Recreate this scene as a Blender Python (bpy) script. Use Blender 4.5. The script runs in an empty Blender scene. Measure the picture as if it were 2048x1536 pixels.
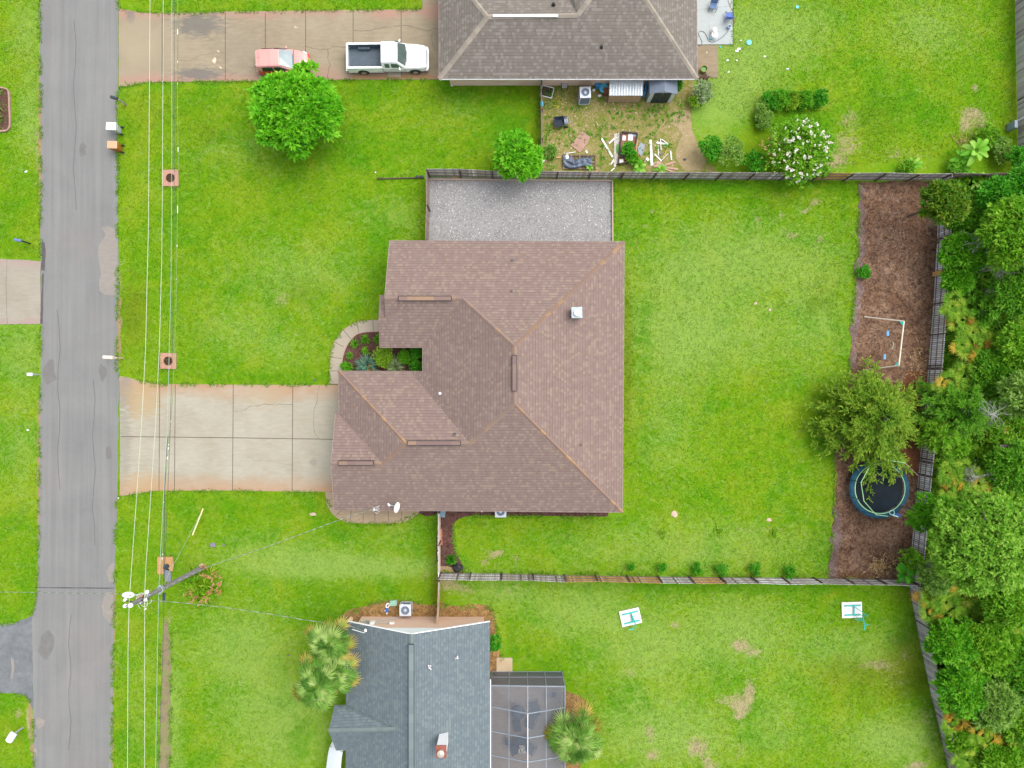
import bpy, math, random
import numpy as np
from mathutils import Vector, Matrix, noise as mnoise

R = math.radians
scene = bpy.context.scene
# ------------------------------------------------------------------ camera, light, exposure
H = 54.0            # camera height above the lawn (m)
S = 25.83           # photograph pixels per metre on the lawn
cam_data = bpy.data.cameras.new('camera')
cam = bpy.data.objects.new('camera', cam_data)
scene.collection.objects.link(cam)
cam.location = (0, 0, H)
cam.rotation_euler = (0, 0, 0)
cam_data.sensor_width = 36
cam_data.lens = 36 * (H * S) / 2048.0
cam_data.clip_start = 0.5
cam_data.clip_end = 2000
scene.camera = cam

SUN_EL, SUN_AZ = R(62), R(55)      # azimuth measured from +Y towards +X
world = bpy.data.worlds.new('World'); scene.world = world
world.use_nodes = True
wn = world.node_tree.nodes; wl = world.node_tree.links
bg = wn['Background']
sky = wn.new('ShaderNodeTexSky'); sky.sky_type = 'NISHITA'; sky.sun_disc = False
sky.sun_elevation = SUN_EL; sky.sun_rotation = SUN_AZ
sky.air_density = 1.0; sky.dust_density = 4.0; sky.ozone_density = 1.0
hs = wn.new('ShaderNodeHueSaturation'); hs.inputs['Saturation'].default_value = 0.35
wl.new(sky.outputs[0], hs.inputs['Color']); wl.new(hs.outputs[0], bg.inputs['Color'])
bg.inputs['Strength'].default_value = 0.15
sun_data = bpy.data.lights.new('sun', 'SUN'); sun_data.energy = 0.7; sun_data.angle = R(70)
sun_data.color = (1.0, 0.95, 0.88)
sun = bpy.data.objects.new('sun', sun_data); scene.collection.objects.link(sun)
sd = Vector((math.sin(SUN_AZ) * math.cos(SUN_EL), math.cos(SUN_AZ) * math.cos(SUN_EL), math.sin(SUN_EL)))
sun.rotation_euler = sd.to_track_quat('Z', 'Y').to_euler()
scene.view_settings.view_transform = 'Standard'
scene.view_settings.look = 'None'
scene.view_settings.gamma = 1.0
scene.view_settings.use_curve_mapping = False
scene.view_settings.exposure = 1.06

rnd = random.Random(7)
rng = np.random.default_rng(11)
COL = scene.collection

# ------------------------------------------------------------------ helpers
def P(px, py, z=0.0):
    k = (H - z) / H / S
    return Vector(((px - 1024) * k, (768 - py) * k, z))

def tag(o, label=None, cat=None, group=None, kind=None):
    if label: o['label'] = label
    if cat: o['category'] = cat
    if group: o['group'] = group
    if kind: o['kind'] = kind
    return o

def thing(name, label, cat, loc=(0, 0, 0), rotz=0.0, group=None, kind=None):
    o = bpy.data.objects.new(name, None); COL.objects.link(o)
    o.location = loc; o.rotation_euler = (0, 0, rotz); o.empty_display_size = 0.3
    return tag(o, label, cat, group, kind)

def dup(root, loc, rotz=None, label=None, scale=None):
    r = root.copy(); COL.objects.link(r); r.location = loc
    if rotz is not None: r.rotation_euler = (0, 0, rotz)
    if label: r['label'] = label
    if scale: r.scale = scale
    for ch in list(root.children):
        c = ch.copy(); COL.objects.link(c); c.parent = r
        for g in list(ch.children):
            d = g.copy(); COL.objects.link(d); d.parent = c
    return r

def jit(a): return rnd.uniform(-a, a)

class MB:
    def __init__(self):
        self.v = []; self.f = []; self.uv = []; self.t = []; self.hasuv = False
    def add(self, vs, fs, uvs=None, tint=None):
        b = len(self.v); self.v += [tuple(p) for p in vs]
        tt = tint if tint is not None else 0.5
        self.t += [tt] * len(vs)
        for i, f in enumerate(fs):
            self.f.append([b + k for k in f])
            if uvs: self.uv.append(uvs[i]); self.hasuv = True
            else: self.uv.append([(0, 0)] * len(f))
        return self
    def box(self, c, s, rz=0.0, tint=None, rx=0.0, ry=0.0, taper=1.0):
        m = Matrix.Rotation(rz, 3, 'Z') @ Matrix.Rotation(ry, 3, 'Y') @ Matrix.Rotation(rx, 3, 'X')
        c = Vector(c); vs = []
        for dz in (-.5, .5):
            k = taper if dz > 0 else 1.0
            for dx, dy in ((-.5, -.5), (.5, -.5), (.5, .5), (-.5, .5)):
                vs.append(c + m @ Vector((dx * s[0] * k, dy * s[1] * k, dz * s[2])))
        return self.add(vs, [(3, 2, 1, 0), (4, 5, 6, 7), (0, 1, 5, 4), (1, 2, 6, 5), (2, 3, 7, 6), (3, 0, 4, 7)], tint=tint)
    def beam(self, a, b, w, h, tint=None, up=(0, 0, 1)):
        a = Vector(a); b = Vector(b); d = (b - a).normalized(); u = Vector(up)
        s = d.cross(u)
        if s.length < 1e-4: s = Vector((1, 0, 0))
        s.normalize(); u = s.cross(d).normalized(); vs = []
        for p in (a, b):
            for i, j in ((-1, -1), (1, -1), (1, 1), (-1, 1)):
                vs.append(p + s * (i * w / 2) + u * (j * h / 2))
        return self.add(vs, [(3, 2, 1, 0), (4, 5, 6, 7), (0, 1, 5, 4), (1, 2, 6, 5), (2, 3, 7, 6), (3, 0, 4, 7)], tint=tint)
    def tube(self, pts, r, n=6, r2=None, tint=None, cap=True):
        pts = [Vector(p) for p in pts]; m = len(pts); vs = []; fs = []
        r2 = r if r2 is None else r2
        for i, p in enumerate(pts):
            d = (pts[min(i + 1, m - 1)] - pts[max(i - 1, 0)]).normalized()
            s = d.cross(Vector((0, 0, 1)))
            if s.length < 1e-3: s = d.cross(Vector((0, 1, 0)))
            s.normalize(); u = s.cross(d).normalized()
            rr = r + (r2 - r) * i / max(m - 1, 1)
            for k in range(n):
                a = 2 * math.pi * k / n
                vs.append(p + (s * math.cos(a) + u * math.sin(a)) * rr)
        for i in range(m - 1):
            for k in range(n):
                k2 = (k + 1) % n
                fs.append((i * n + k, i * n + k2, (i + 1) * n + k2, (i + 1) * n + k))
        if cap:
            fs.append(tuple(range(n))[::-1]); fs.append(tuple((m - 1) * n + k for k in range(n)))
        return self.add(vs, fs, tint=tint)
    def prism(self, pts, z0, z1, tint=None, bottom=False):
        n = len(pts); vs = [(p[0], p[1], z0) for p in pts] + [(p[0], p[1], z1) for p in pts]
        fs = [tuple(range(n, 2 * n))]
        if bottom: fs.append(tuple(range(n))[::-1])
        for i in range(n):
            j = (i + 1) % n; fs.append((i, j, n + j, n + i))
        return self.add(vs, fs, tint=tint)
    def lathe(self, c, prof, n=20, tint=None):
        c = Vector(c); vs = []; fs = []
        for r, z in prof:
            for k in range(n):
                a = 2 * math.pi * k / n; vs.append(c + Vector((r * math.cos(a), r * math.sin(a), z)))
        for i in range(len(prof) - 1):
            for k in range(n):
                k2 = (k + 1) % n; fs.append((i * n + k, i * n + k2, (i + 1) * n + k2, (i + 1) * n + k))
        fs.append(tuple((len(prof) - 1) * n + k for k in range(n)))
        return self.add(vs, fs, tint=tint)
    def blob(self, c, r, n=8, m=6, seed=0, amp=0.25, tint=None):
        c = Vector(c); vs = [c + Vector((0, 0, r[2]))]; fs = []
        for i in range(1, m):
            th = math.pi * i / m
            for k in range(n):
                ph = 2 * math.pi * k / n
                d = Vector((math.sin(th) * math.cos(ph), math.sin(th) * math.sin(ph), math.cos(th)))
                q = 1 + amp * mnoise.noise(d * 1.6 + Vector((seed * 3.1, 0, 0)))
                vs.append(c + Vector((d.x * r[0], d.y * r[1], d.z * r[2])) * q)
        vs.append(c - Vector((0, 0, r[2])))
        for k in range(n): fs.append((0, 1 + k, 1 + (k + 1) % n))
        for i in range(m - 2):
            for k in range(n):
                a = 1 + i * n; b = a + n; k2 = (k + 1) % n; fs.append((a + k, b + k, b + k2, a + k2))
        l = 1 + (m - 2) * n; e = len(vs) - 1
        for k in range(n): fs.append((l + k, e, l + (k + 1) % n))
        return self.add(vs, fs, tint=tint)
    def ring(self, c, R_, r, n=48, m=8, sq=(1, 1), tint=None, a0=0, a1=2 * math.pi):
        c = Vector(c); full = abs(a1 - a0 - 2 * math.pi) < 1e-4; nn = n if full else n + 1; vs = []; fs = []
        for i in range(nn):
            a = a0 + (a1 - a0) * i / n
            for k in range(m):
                b = 2 * math.pi * k / m; q = R_ + r * math.cos(b)
                vs.append(c + Vector((q * math.cos(a) * sq[0], q * math.sin(a) * sq[1], r * math.sin(b))))
        for i in range(n):
            j = (i + 1) % nn
            for k in range(m):
                k2 = (k + 1) % m; fs.append((i * m + k, j * m + k, j * m + k2, i * m + k2))
        return self.add(vs, fs, tint=tint)
    def plane(self, pts, e, tint=None):
        """roof plane with UVs in metres: u along direction e, v up the slope"""
        pts = [Vector(p) for p in pts]; n = Vector((0, 0, 0))
        for i in range(len(pts)):
            a, b = pts[i], pts[(i + 1) % len(pts)]
            n += Vector(((a.y - b.y) * (a.z + b.z), (a.z - b.z) * (a.x + b.x), (a.x - b.x) * (a.y + b.y)))
        n.normalize()
        if n.z < 0: pts = pts[::-1]; n = -n
        e = Vector(e); e = (e - n * e.dot(n)).normalized(); w = n.cross(e)
        if w.z < 0: w = -w
        uv = [(p.dot(e), p.dot(w)) for p in pts]
        return self.add(pts, [tuple(range(len(pts)))], [uv], tint=tint)
    def build(self, name, mat, parent=None, world=False, smooth=False, bevel=0, solid=0, kind=None, origin=True):
        v = self.v; loc = Vector((0, 0, 0))
        if parent is not None and world: v = [(p[0] - parent.location.x, p[1] - parent.location.y, p[2] - parent.location.z) for p in v]
        elif parent is None and origin and kind != 'structure':
            a = np.array(v); loc = Vector((float(a[:, 0].mean()), float(a[:, 1].mean()), float(a[:, 2].min())))
            v = [(p[0] - loc.x, p[1] - loc.y, p[2] - loc.z) for p in v]
        me = bpy.data.meshes.new(name); me.from_pydata(v, [], self.f); me.update()
        if self.hasuv:
            ul = me.uv_layers.new(name='UVMap'); k = 0
            for u in self.uv:
                for q in u: ul.data[k].uv = q; k += 1
        at = me.attributes.new('tint', 'FLOAT', 'POINT'); at.data.foreach_set('value', self.t)
        if smooth: me.polygons.foreach_set('use_smooth', [True] * len(me.polygons))
        me.materials.append(mat)
        o = bpy.data.objects.new(name, me); COL.objects.link(o); o.location = loc
        if parent is not None: o.parent = parent
        if kind: o['kind'] = kind
        if bevel:
            b = o.modifiers.new('bevel', 'BEVEL'); b.width = bevel; b.segments = 2; b.limit_method = 'ANGLE'; b.angle_limit = R(40)
        if solid:
            s = o.modifiers.new('solid', 'SOLIDIFY'); s.thickness = solid; s.offset = -1
        return o

def npmesh(name, V, F, T, mat, parent, base):
    """numpy mesh: V (n,3), F (m,k), T (n,) tint"""
    me = bpy.data.meshes.new(name)
    V = (V - np.array(base)).astype(np.float32)
    me.vertices.add(len(V)); me.vertices.foreach_set('co', V.ravel())
    k = F.shape[1]; me.loops.add(F.size); me.loops.foreach_set('vertex_index', F.ravel().astype(np.int32))
    me.polygons.add(len(F)); me.polygons.foreach_set('loop_start', (np.arange(len(F)) * k).astype(np.int32))
    me.polygons.foreach_set('loop_total', np.full(len(F), k, np.int32))
    at = me.attributes.new('tint', 'FLOAT', 'POINT'); at.data.foreach_set('value', T.astype(np.float32))
    me.update(calc_edges=True); me.materials.append(mat)
    o = bpy.data.objects.new(name, me); COL.objects.link(o)
    if parent is not None: o.parent = parent
    else: o.location = base
    return o

def unit(a): return a / np.maximum(np.linalg.norm(a, axis=1, keepdims=True), 1e-6)

def leaf_arrays(C, D, L, W, T, droop=0.15, fold=0.12):
    """folded rhombic leaves, four vertices and two triangles each"""
    n = len(C); up = np.tile([0, 0, 1.0], (n, 1)) + rng.normal(0, .35, (n, 3))
    s = unit(np.cross(D, up)); L = L.reshape(-1, 1); W = W.reshape(-1, 1)
    tip = C + D * L - np.array([0, 0, 1.0]) * L * droop
    mid = C + D * L * .45; mz = np.array([0, 0, 1.0]) * L * fold
    V = np.stack([C, mid + s * W / 2 + mz * .3, tip, mid - s * W / 2 + mz * .3], 1).reshape(-1, 3)
    b = np.arange(n)[:, None] * 4
    F = np.concatenate([b + np.array([[0, 1, 2]]), b + np.array([[0, 2, 3]])], 0)
    return V, F, np.repeat(T, 4)

def merge(parts):
    Vs, Fs, Ts, o = [], [], [], 0
    for V, F, T in parts:
        Vs.append(V); Fs.append(F + o); Ts.append(T); o += len(V)
    return np.concatenate(Vs), np.concatenate(Fs), np.concatenate(Ts)

# ------------------------------------------------------------------ materials
MATS = {}
def _nt(name):
    m = bpy.data.materials.new(name); m.use_nodes = True; nt = m.node_tree
    return m, nt, nt.nodes, nt.links, nt.nodes['Principled BSDF']

def rgb(c): return (c[0], c[1], c[2], 1)

def noise_node(nt, vec, scale, detail=4, rough=.55, dist=0.0):
    n = nt.nodes.new('ShaderNodeTexNoise'); n.inputs['Scale'].default_value = scale
    n.inputs['Detail'].default_value = detail; n.inputs['Roughness'].default_value = rough
    n.inputs['Distortion'].default_value = dist
    if vec is not None: nt.links.new(vec, n.inputs['Vector'])
    return n.outputs['Fac']

def ramp(nt, fac, stops, interp='LINEAR'):
    r = nt.nodes.new('ShaderNodeValToRGB'); r.color_ramp.interpolation = interp
    e = r.color_ramp.elements
    while len(e) < len(stops): e.new(0.5)
    for i, (p, c) in enumerate(stops):
        e[i].position = p; e[i].color = rgb(c) if len(c) == 3 else c
    nt.links.new(fac, r.inputs['Fac']); return r.outputs['Color']

def mixc(nt, fac, a, b, mode='MIX'):
    m = nt.nodes.new('ShaderNodeMix'); m.data_type = 'RGBA'; m.blend_type = mode
    for inp, val in ((m.inputs['Factor'], fac), (m.inputs[6], a), (m.inputs[7], b)):
        if isinstance(val, (int, float)): inp.default_value = val
        elif isinstance(val, tuple): inp.default_value = rgb(val)
        else: nt.links.new(val, inp)
    return m.outputs[2]

def mth(nt, op, a, b=None, c=None, clamp=False):
    m = nt.nodes.new('ShaderNodeMath'); m.operation = op; m.use_clamp = clamp
    for i, val in enumerate((a, b, c)):
        if val is None: continue
        if isinstance(val, (int, float)): m.inputs[i].default_value = val
        else: nt.links.new(val, m.inputs[i])
    return m.outputs[0]

def pos(nt): return nt.nodes.new('ShaderNodeNewGeometry').outputs['Position']
def objc(nt): return nt.nodes.new('ShaderNodeTexCoord').outputs['Object']
def attr(nt, n):
    a = nt.nodes.new('ShaderNodeAttribute'); a.attribute_name = n; return a.outputs['Fac']
def scaled(nt, v, s):
    m = nt.nodes.new('ShaderNodeMapping'); m.inputs['Scale'].default_value = s
    nt.links.new(v, m.inputs['Vector']); return m.outputs['Vector']

def mat(name, c, c2=None, sc=3.0, rough=.7, metal=0, coat=0, bump=0, bsc=30, spec=.5, stretch=None, world=False, detail=5):
    if name in MATS: return MATS[name]
    m, nt, N, Lk, b = _nt(name)
    c2 = c2 or tuple(x * .72 for x in c)
    v = pos(nt) if world else objc(nt)
    if stretch: v = scaled(nt, v, stretch)
    f = noise_node(nt, v, sc, detail, .6)
    Lk.new(ramp(nt, f, [(.3, c2), (.68, c)]), b.inputs['Base Color'])
    b.inputs['Roughness'].default_value = rough; b.inputs['Metallic'].default_value = metal
    b.inputs['Specular IOR Level'].default_value = spec
    if coat: b.inputs['Coat Weight'].default_value = coat; b.inputs['Coat Roughness'].default_value = .06
    if bump:
        bn = N.new('ShaderNodeBump'); bn.inputs['Strength'].default_value = bump; bn.inputs['Distance'].default_value = .02
        Lk.new(noise_node(nt, v, bsc, 4), bn.inputs['Height']); Lk.new(bn.outputs[0], b.inputs['Normal'])
    MATS[name] = m; return m

def tintmat(name, stops, rough=.75, noise=.25, nsc=6, spec=.25, transl=0.0, stretch=None):
    """colour picked along a ramp by the per-leaf / per-board 'tint' attribute"""
    if name in MATS: return MATS[name]
    m, nt, N, Lk, b = _nt(name)
    v = pos(nt)
    if stretch: v = scaled(nt, v, stretch)
    n = noise_node(nt, v, nsc, 3)
    f = mth(nt, 'ADD', attr(nt, 'tint'), mth(nt, 'MULTIPLY', mth(nt, 'SUBTRACT', n, .5), noise * 2), clamp=True)
    col = ramp(nt, f, stops); Lk.new(col, b.inputs['Base Color'])
    b.inputs['Roughness'].default_value = rough; b.inputs['Specular IOR Level'].default_value = spec
    if transl:
        t = N.new('ShaderNodeBsdfTranslucent'); Lk.new(col, t.inputs['Color'])
        mx = N.new('ShaderNodeMixShader'); mx.inputs[0].default_value = transl
        out = N['Material Output']; Lk.new(b.outputs[0], mx.inputs[1]); Lk.new(t.outputs[0], mx.inputs[2]); Lk.new(mx.outputs[0], out.inputs['Surface'])
    MATS[name] = m; return m

def shingles(name, stops, line=(.03, .02, .02), row=.2, tab=.34, hi=None, hiamt=.1, hik=.6, lk=.4):
    m, nt, N, Lk, b = _nt(name)
    uv = N.new('ShaderNodeUVMap').outputs[0]
    sp = N.new('ShaderNodeSeparateXYZ'); Lk.new(uv, sp.inputs[0])
    vr = mth(nt, 'DIVIDE', sp.outputs[1], row); ri = mth(nt, 'FLOOR', vr); rf = mth(nt, 'FRACT', vr)
    w1 = N.new('ShaderNodeTexWhiteNoise'); w1.noise_dimensions = '1D'; Lk.new(ri, w1.inputs['W'])
    ur = mth(nt, 'ADD', mth(nt, 'DIVIDE', sp.outputs[0], tab), mth(nt, 'MULTIPLY', w1.outputs['Value'], 7.3))
    cb = N.new('ShaderNodeCombineXYZ'); Lk.new(mth(nt, 'FLOOR', ur), cb.inputs[0]); Lk.new(ri, cb.inputs[1])
    w2 = N.new('ShaderNodeTexWhiteNoise'); w2.noise_dimensions = '3D'; Lk.new(cb.outputs[0], w2.inputs['Vector'])
    big = noise_node(nt, pos(nt), .35, 3)
    f = mth(nt, 'ADD', mth(nt, 'MULTIPLY', w2.outputs['Value'], .8), mth(nt, 'MULTIPLY', big, .2))
    col = ramp(nt, f, stops)
    if hi:
        cl = mth(nt, 'MULTIPLY', noise_node(nt, pos(nt), 1.1, 3), hiamt * 2)
        k = mth(nt, 'GREATER_THAN', w2.outputs['Value'], mth(nt, 'SUBTRACT', 1.0, cl))
        col = mixc(nt, mth(nt, 'MULTIPLY', k, hik), col, hi)
    dk = mth(nt, 'LESS_THAN', rf, .2)
    col = mixc(nt, mth(nt, 'MULTIPLY', dk, lk), col, line)
    mb = noise_node(nt, scaled(nt, pos(nt), (1, 1, 1)), 14, 3)
    col = mixc(nt, 1.0, col, ramp(nt, mb, [(.3, (.86,) * 3), (.7, (1, 1, 1))]), 'MULTIPLY')
    Lk.new(col, b.inputs['Base Color']); b.inputs['Roughness'].default_value = .9; b.inputs['Specular IOR Level'].default_value = .2
    bn = N.new('ShaderNodeBump'); bn.inputs['Strength'].default_value = .5; bn.inputs['Distance'].default_value = .02
    Lk.new(rf, bn.inputs['Height']); Lk.new(bn.outputs[0], b.inputs['Normal'])
    MATS[name] = m; return m

def lawn_mat():
    m, nt, N, Lk, b = _nt('lawn')
    p = pos(nt)
    n1 = noise_node(nt, p, .30, 5, .6, .6)
    n2 = noise_node(nt, scaled(nt, p, (1.0, 1.25, 1)), 1.1, 9, .68, 2.2)
    n3 = noise_node(nt, p, 4.5, 7, .72, 1.4)
    n4 = noise_node(nt, p, .9, 6, .62, 1.2)
    base = ramp(nt, mth(nt, 'ADD', n1, mth(nt, 'MULTIPLY', mth(nt, 'SUBTRACT', n3, .5), .8)),
                [(.26, (.056, .195, .002)), (.44, (.102, .232, .003)), (.60, (.148, .252, .006)), (.74, (.185, .262, .014))])
    # pale, thin turf
    pf = mth(nt, 'ADD', mth(nt, 'ADD', mth(nt, 'MULTIPLY', n2, 1.15), mth(nt, 'MULTIPLY', n3, .55)), mth(nt, 'MULTIPLY', attr(nt, 'pale'), .62))
    pfr = ramp(nt, pf, [(.92, (0, 0, 0)), (1.0, (.75,) * 3)]) if False else mth(nt, 'MULTIPLY', mth(nt, 'SUBTRACT', pf, .86), 2.8, clamp=True)
    col = mixc(nt, mth(nt, 'MULTIPLY', pfr, .8), base, (.205, .315, .06))
    # deep green tufts
    lf = mth(nt, 'MULTIPLY', mth(nt, 'SUBTRACT', mth(nt, 'ADD', n4, mth(nt, 'MULTIPLY', attr(nt, 'lush'), .5)), .58), 4.5, clamp=True)
    col = mixc(nt, mth(nt, 'MULTIPLY', lf, .6), col, (.058, .205, .002))
    # olive, weedy turf
    of = mth(nt, 'MULTIPLY', mth(nt, 'SUBTRACT', mth(nt, 'ADD', mth(nt, 'ADD', mth(nt, 'MULTIPLY', n4, .5), mth(nt, 'MULTIPLY', n3, .4)), mth(nt, 'MULTIPLY', attr(nt, 'olive'), .5)), .58), 3.0, clamp=True)
    col = mixc(nt, mth(nt, 'MULTIPLY', of, .6), col, (.125, .155, .008))
    # bare, sandy spots
    bf = mth(nt, 'MULTIPLY', mth(nt, 'SUBTRACT', mth(nt, 'ADD', mth(nt, 'ADD', mth(nt, 'MULTIPLY', n2, .9), mth(nt, 'MULTIPLY', n3, .9)), mth(nt, 'MULTIPLY', attr(nt, 'bare'), .76)), 1.10), 3.2, clamp=True)
    col = mixc(nt, mth(nt, 'MULTIPLY', bf, .85), col, (.33, .27, .15))
    # blades: fine light and dark grain
    n5 = noise_node(nt, p, 17, 4, .8, .4)
    col = mixc(nt, 1.0, col, ramp(nt, n5, [(.28, (.76, .80, .6)), (.5, (1, 1, 1)), (.72, (1.15, 1.09, 1.35))]), 'MULTIPLY')
    Lk.new(col, b.inputs['Base Color']); b.inputs['Roughness'].default_value = .95; b.inputs['Specular IOR Level'].default_value = .1
    bn = N.new('ShaderNodeBump'); bn.inputs['Strength'].default_value = .7; bn.inputs['Distance'].default_value = .08
    Lk.new(mth(nt, 'ADD', n3, mth(nt, 'MULTIPLY', n5, .5)), bn.inputs['Height']); Lk.new(bn.outputs[0], b.inputs['Normal'])
    MATS['lawn'] = m; return m

def concrete(name, c, c2, stain, ylo=None, yhi=None, dark=(.16, .15, .14), damt=.5, edge=.9, spots=()):
    m, nt, N, Lk, b = _nt(name); p = pos(nt)
    n1 = noise_node(nt, p, .45, 6, .6, .5); n2 = noise_node(nt, scaled(nt, p, (.6, 2.2, 1)), 2.2, 6, .65)
    col = ramp(nt, mth(nt, 'ADD', mth(nt, 'MULTIPLY', n1, .5), mth(nt, 'MULTIPLY', n2, .5)), [(.34, c2), (.62, c)])
    df = mth(nt, 'MULTIPLY', mth(nt, 'SUBTRACT', noise_node(nt, p, .22, 6, .65, 1.0), .56), 5.0, clamp=True)
    col = mixc(nt, mth(nt, 'MULTIPLY', df, damt), col, dark)
    if ylo is not None:
        sp = N.new('ShaderNodeSeparateXYZ'); Lk.new(p, sp.inputs[0])
        d = mth(nt, 'MINIMUM', mth(nt, 'ABSOLUTE', mth(nt, 'SUBTRACT', sp.outputs[1], ylo)), mth(nt, 'ABSOLUTE', mth(nt, 'SUBTRACT', yhi, sp.outputs[1])))
        e = mth(nt, 'SUBTRACT', 1.0, mth(nt, 'DIVIDE', mth(nt, 'ADD', d, mth(nt, 'MULTIPLY', mth(nt, 'SUBTRACT', n1, .5), 2.0)), edge), clamp=True)
        col = mixc(nt, mth(nt, 'MULTIPLY', e, .8), col, stain)
    for (sx, sy, rx, ry, amt, sc_) in spots:
        mp = N.new('ShaderNodeMapping'); mp.vector_type = 'POINT'; q = P(sx, sy); rx_, ry_ = rx / S, ry / S
        mp.inputs['Location'].default_value = (-q.x / rx_, -q.y / ry_, 0); mp.inputs['Scale'].default_value = (1 / rx_, 1 / ry_, 0); Lk.new(p, mp.inputs['Vector'])
        ln = N.new('ShaderNodeVectorMath'); ln.operation = 'LENGTH'; Lk.new(mp.outputs[0], ln.inputs[0])
        k = mth(nt, 'MULTIPLY', mth(nt, 'SUBTRACT', 1.15, mth(nt, 'ADD', ln.outputs['Value'], mth(nt, 'MULTIPLY', mth(nt, 'SUBTRACT', n2, .5), 2.4))), 1.6, clamp=True)
        col = mixc(nt, mth(nt, 'MULTIPLY', k, amt), col, sc_)
    g = noise_node(nt, p, 22, 4, .7)
    col = mixc(nt, 1.0, col, ramp(nt, g, [(.25, (.88,) * 3), (.7, (1.06,) * 3)]), 'MULTIPLY')
    Lk.new(col, b.inputs['Base Color']); b.inputs['Roughness'].default_value = .85; b.inputs['Specular IOR Level'].default_value = .25
    bn = N.new('ShaderNodeBump'); bn.inputs['Strength'].default_value = .25; bn.inputs['Distance'].default_value = .01
    Lk.new(g, bn.inputs['Height']); Lk.new(bn.outputs[0], b.inputs['Normal'])
    MATS[name] = m; return m

def speckle(name, stops, sc=9, detail=8, dist=.6, big=.25, spec_c=None, spec_sc=26, spec_th=.66, bump=.8, mid=0.0):
    """loose ground: mulch, dirt, gravel"""
    m, nt, N, Lk, b = _nt(name); p = pos(nt)
    f = mth(nt, 'ADD', mth(nt, 'MULTIPLY', noise_node(nt, p, sc, detail, .72, dist), 1 - big), mth(nt, 'MULTIPLY', noise_node(nt, p, .5, 4, .6, .8), big))
    col = ramp(nt, f, stops)
    md = noise_node(nt, p, 3.1, 8, .75, 1.2)
    col = mixc(nt, mid, col, ramp(nt, md, [(.40, (.42, .38, .38)), (.5, (1, 1, 1)), (.60, (1.6, 1.6, 1.5))]), 'MULTIPLY')
    if spec_c:
        k = mth(nt, 'MULTIPLY', mth(nt, 'SUBTRACT', noise_node(nt, scaled(nt, p, (1, .5, 1)), spec_sc, 3, .7, 1.5), spec_th), 9, clamp=True)
        col = mixc(nt, k, col, spec_c)
    Lk.new(col, b.inputs['Base Color']); b.inputs['Roughness'].default_value = .95; b.inputs['Specular IOR Level'].default_value = .15
    bn = N.new('ShaderNodeBump'); bn.inputs['Strength'].default_value = bump; bn.inputs['Distance'].default_value = .04
    Lk.new(f, bn.inputs['Height']); Lk.new(bn.outputs[0], b.inputs['Normal'])
    MATS[name] = m; return m
# ------------------------------------------------------------------ ground with lawn attributes
def blobs(X, Y, lst):
    px = X * S + 1024; py = 768 - Y * S; a = np.zeros_like(X)
    for x, y, rx, ry, w in lst:
        a += w * np.exp(-(((px - x) / rx) ** 2 + ((py - y) / ry) ** 2) * 1.2)
    return a
PALE = [(600, 545, 150, 70, .35), (1480, 520, 210, 90, .55), (1350, 640, 100, 120, .35), (1640, 620, 60, 120, .3), (1450, 680, 200, 80, .4),
        (1330, 850, 80, 120, .3), (1400, 1095, 330, 60, .4), (700, 1135, 190, 22, .9), (560, 1110, 160, 40, .45), (1440, 90, 150, 110, .5),
        (1450, 200, 90, 110, .6), (1580, 60, 120, 70, .4), (1850, 60, 90, 60, .45), (480, 1290, 110, 90, .5), (560, 1450, 130, 120, .55),
        (1150, 1220, 130, 60, .5), (1300, 1300, 120, 80, .55), (1480, 1260, 110, 80, .5), (1720, 1300, 160, 60, .4), (1340, 1470, 170, 80, .6),
        (1800, 1480, 120, 60, .65), (1560, 1440, 60, 90, .3), (60, 60, 50, 80, .4), (60, 240, 30, 90, .5), (40, 700, 60, 90, .4), (40, 900, 50, 120, .3),
        (480, 300, 110, 50, .2), (780, 430, 80, 40, .3), (930, 220, 60, 50, .2), (470, 660, 100, 50, .3), (570, 700, 80, 40, .25),
        (1000, 1180, 60, 30, .5), (280, 1400, 30, 140, .2), (345, 1440, 20, 150, .5), (800, 1060, 60, 60, .2), (1520, 300, 60, 60, -.6)]
LUSH = [(600, 200, 240, 30, .5), (330, 175, 60, 15, .5), (560, 755, 200, 14, .5), (1290, 760, 20, 300, .35), (1480, 372, 260, 16, .8), (1000, 1170, 60, 20, .2),
        (1500, 1175, 330, 14, .8), (1640, 620, 60, 200, .2), (450, 1010, 120, 25, .5), (340, 1120, 60, 60, .4), (700, 300, 150, 60, .4), (1000, 240, 80, 90, .6),
        (1600, 240, 110, 28, 1.0), (1700, 130, 60, 60, .3), (1830, 210, 60, 80, .45), (1500, 900, 60, 100, .3), (600, 1480, 40, 60, .5), (1150, 1480, 40, 60, .6),
        (760, 480, 30, 120, .6), (820, 1100, 40, 60, .4), (1060, 1240, 60, 20, .3), (1500, 1440, 30, 60, .5), (150, 1300, 50, 300, .1), (1700, 900, 60, 120, .3)]
OLIVE = [(265, 630, 40, 90, .9), (1640, 600, 60, 60, .5), (1760, 250, 90, 90, .5), (1830, 1330, 60, 80, .9), (1720, 1400, 100, 90, .35), (420, 260, 70, 60, .5), (300, 230, 60, 60, .5),
         (880, 1180, 20, 40, 1.0), (1680, 520, 40, 60, .3), (1380, 640, 40, 90, .3), (60, 330, 40, 60, .2), (1700, 1340, 120, 50, .6), (1560, 150, 60, 60, .3), (600, 590, 80, 60, .5),
         (250, 1400, 25, 200, .3), (1255, 700, 12, 250, .9), (1550, 1080, 120, 30, .3), (1180, 1150, 40, 12, .8), (680, 1180, 100, 25, .3)]
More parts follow.
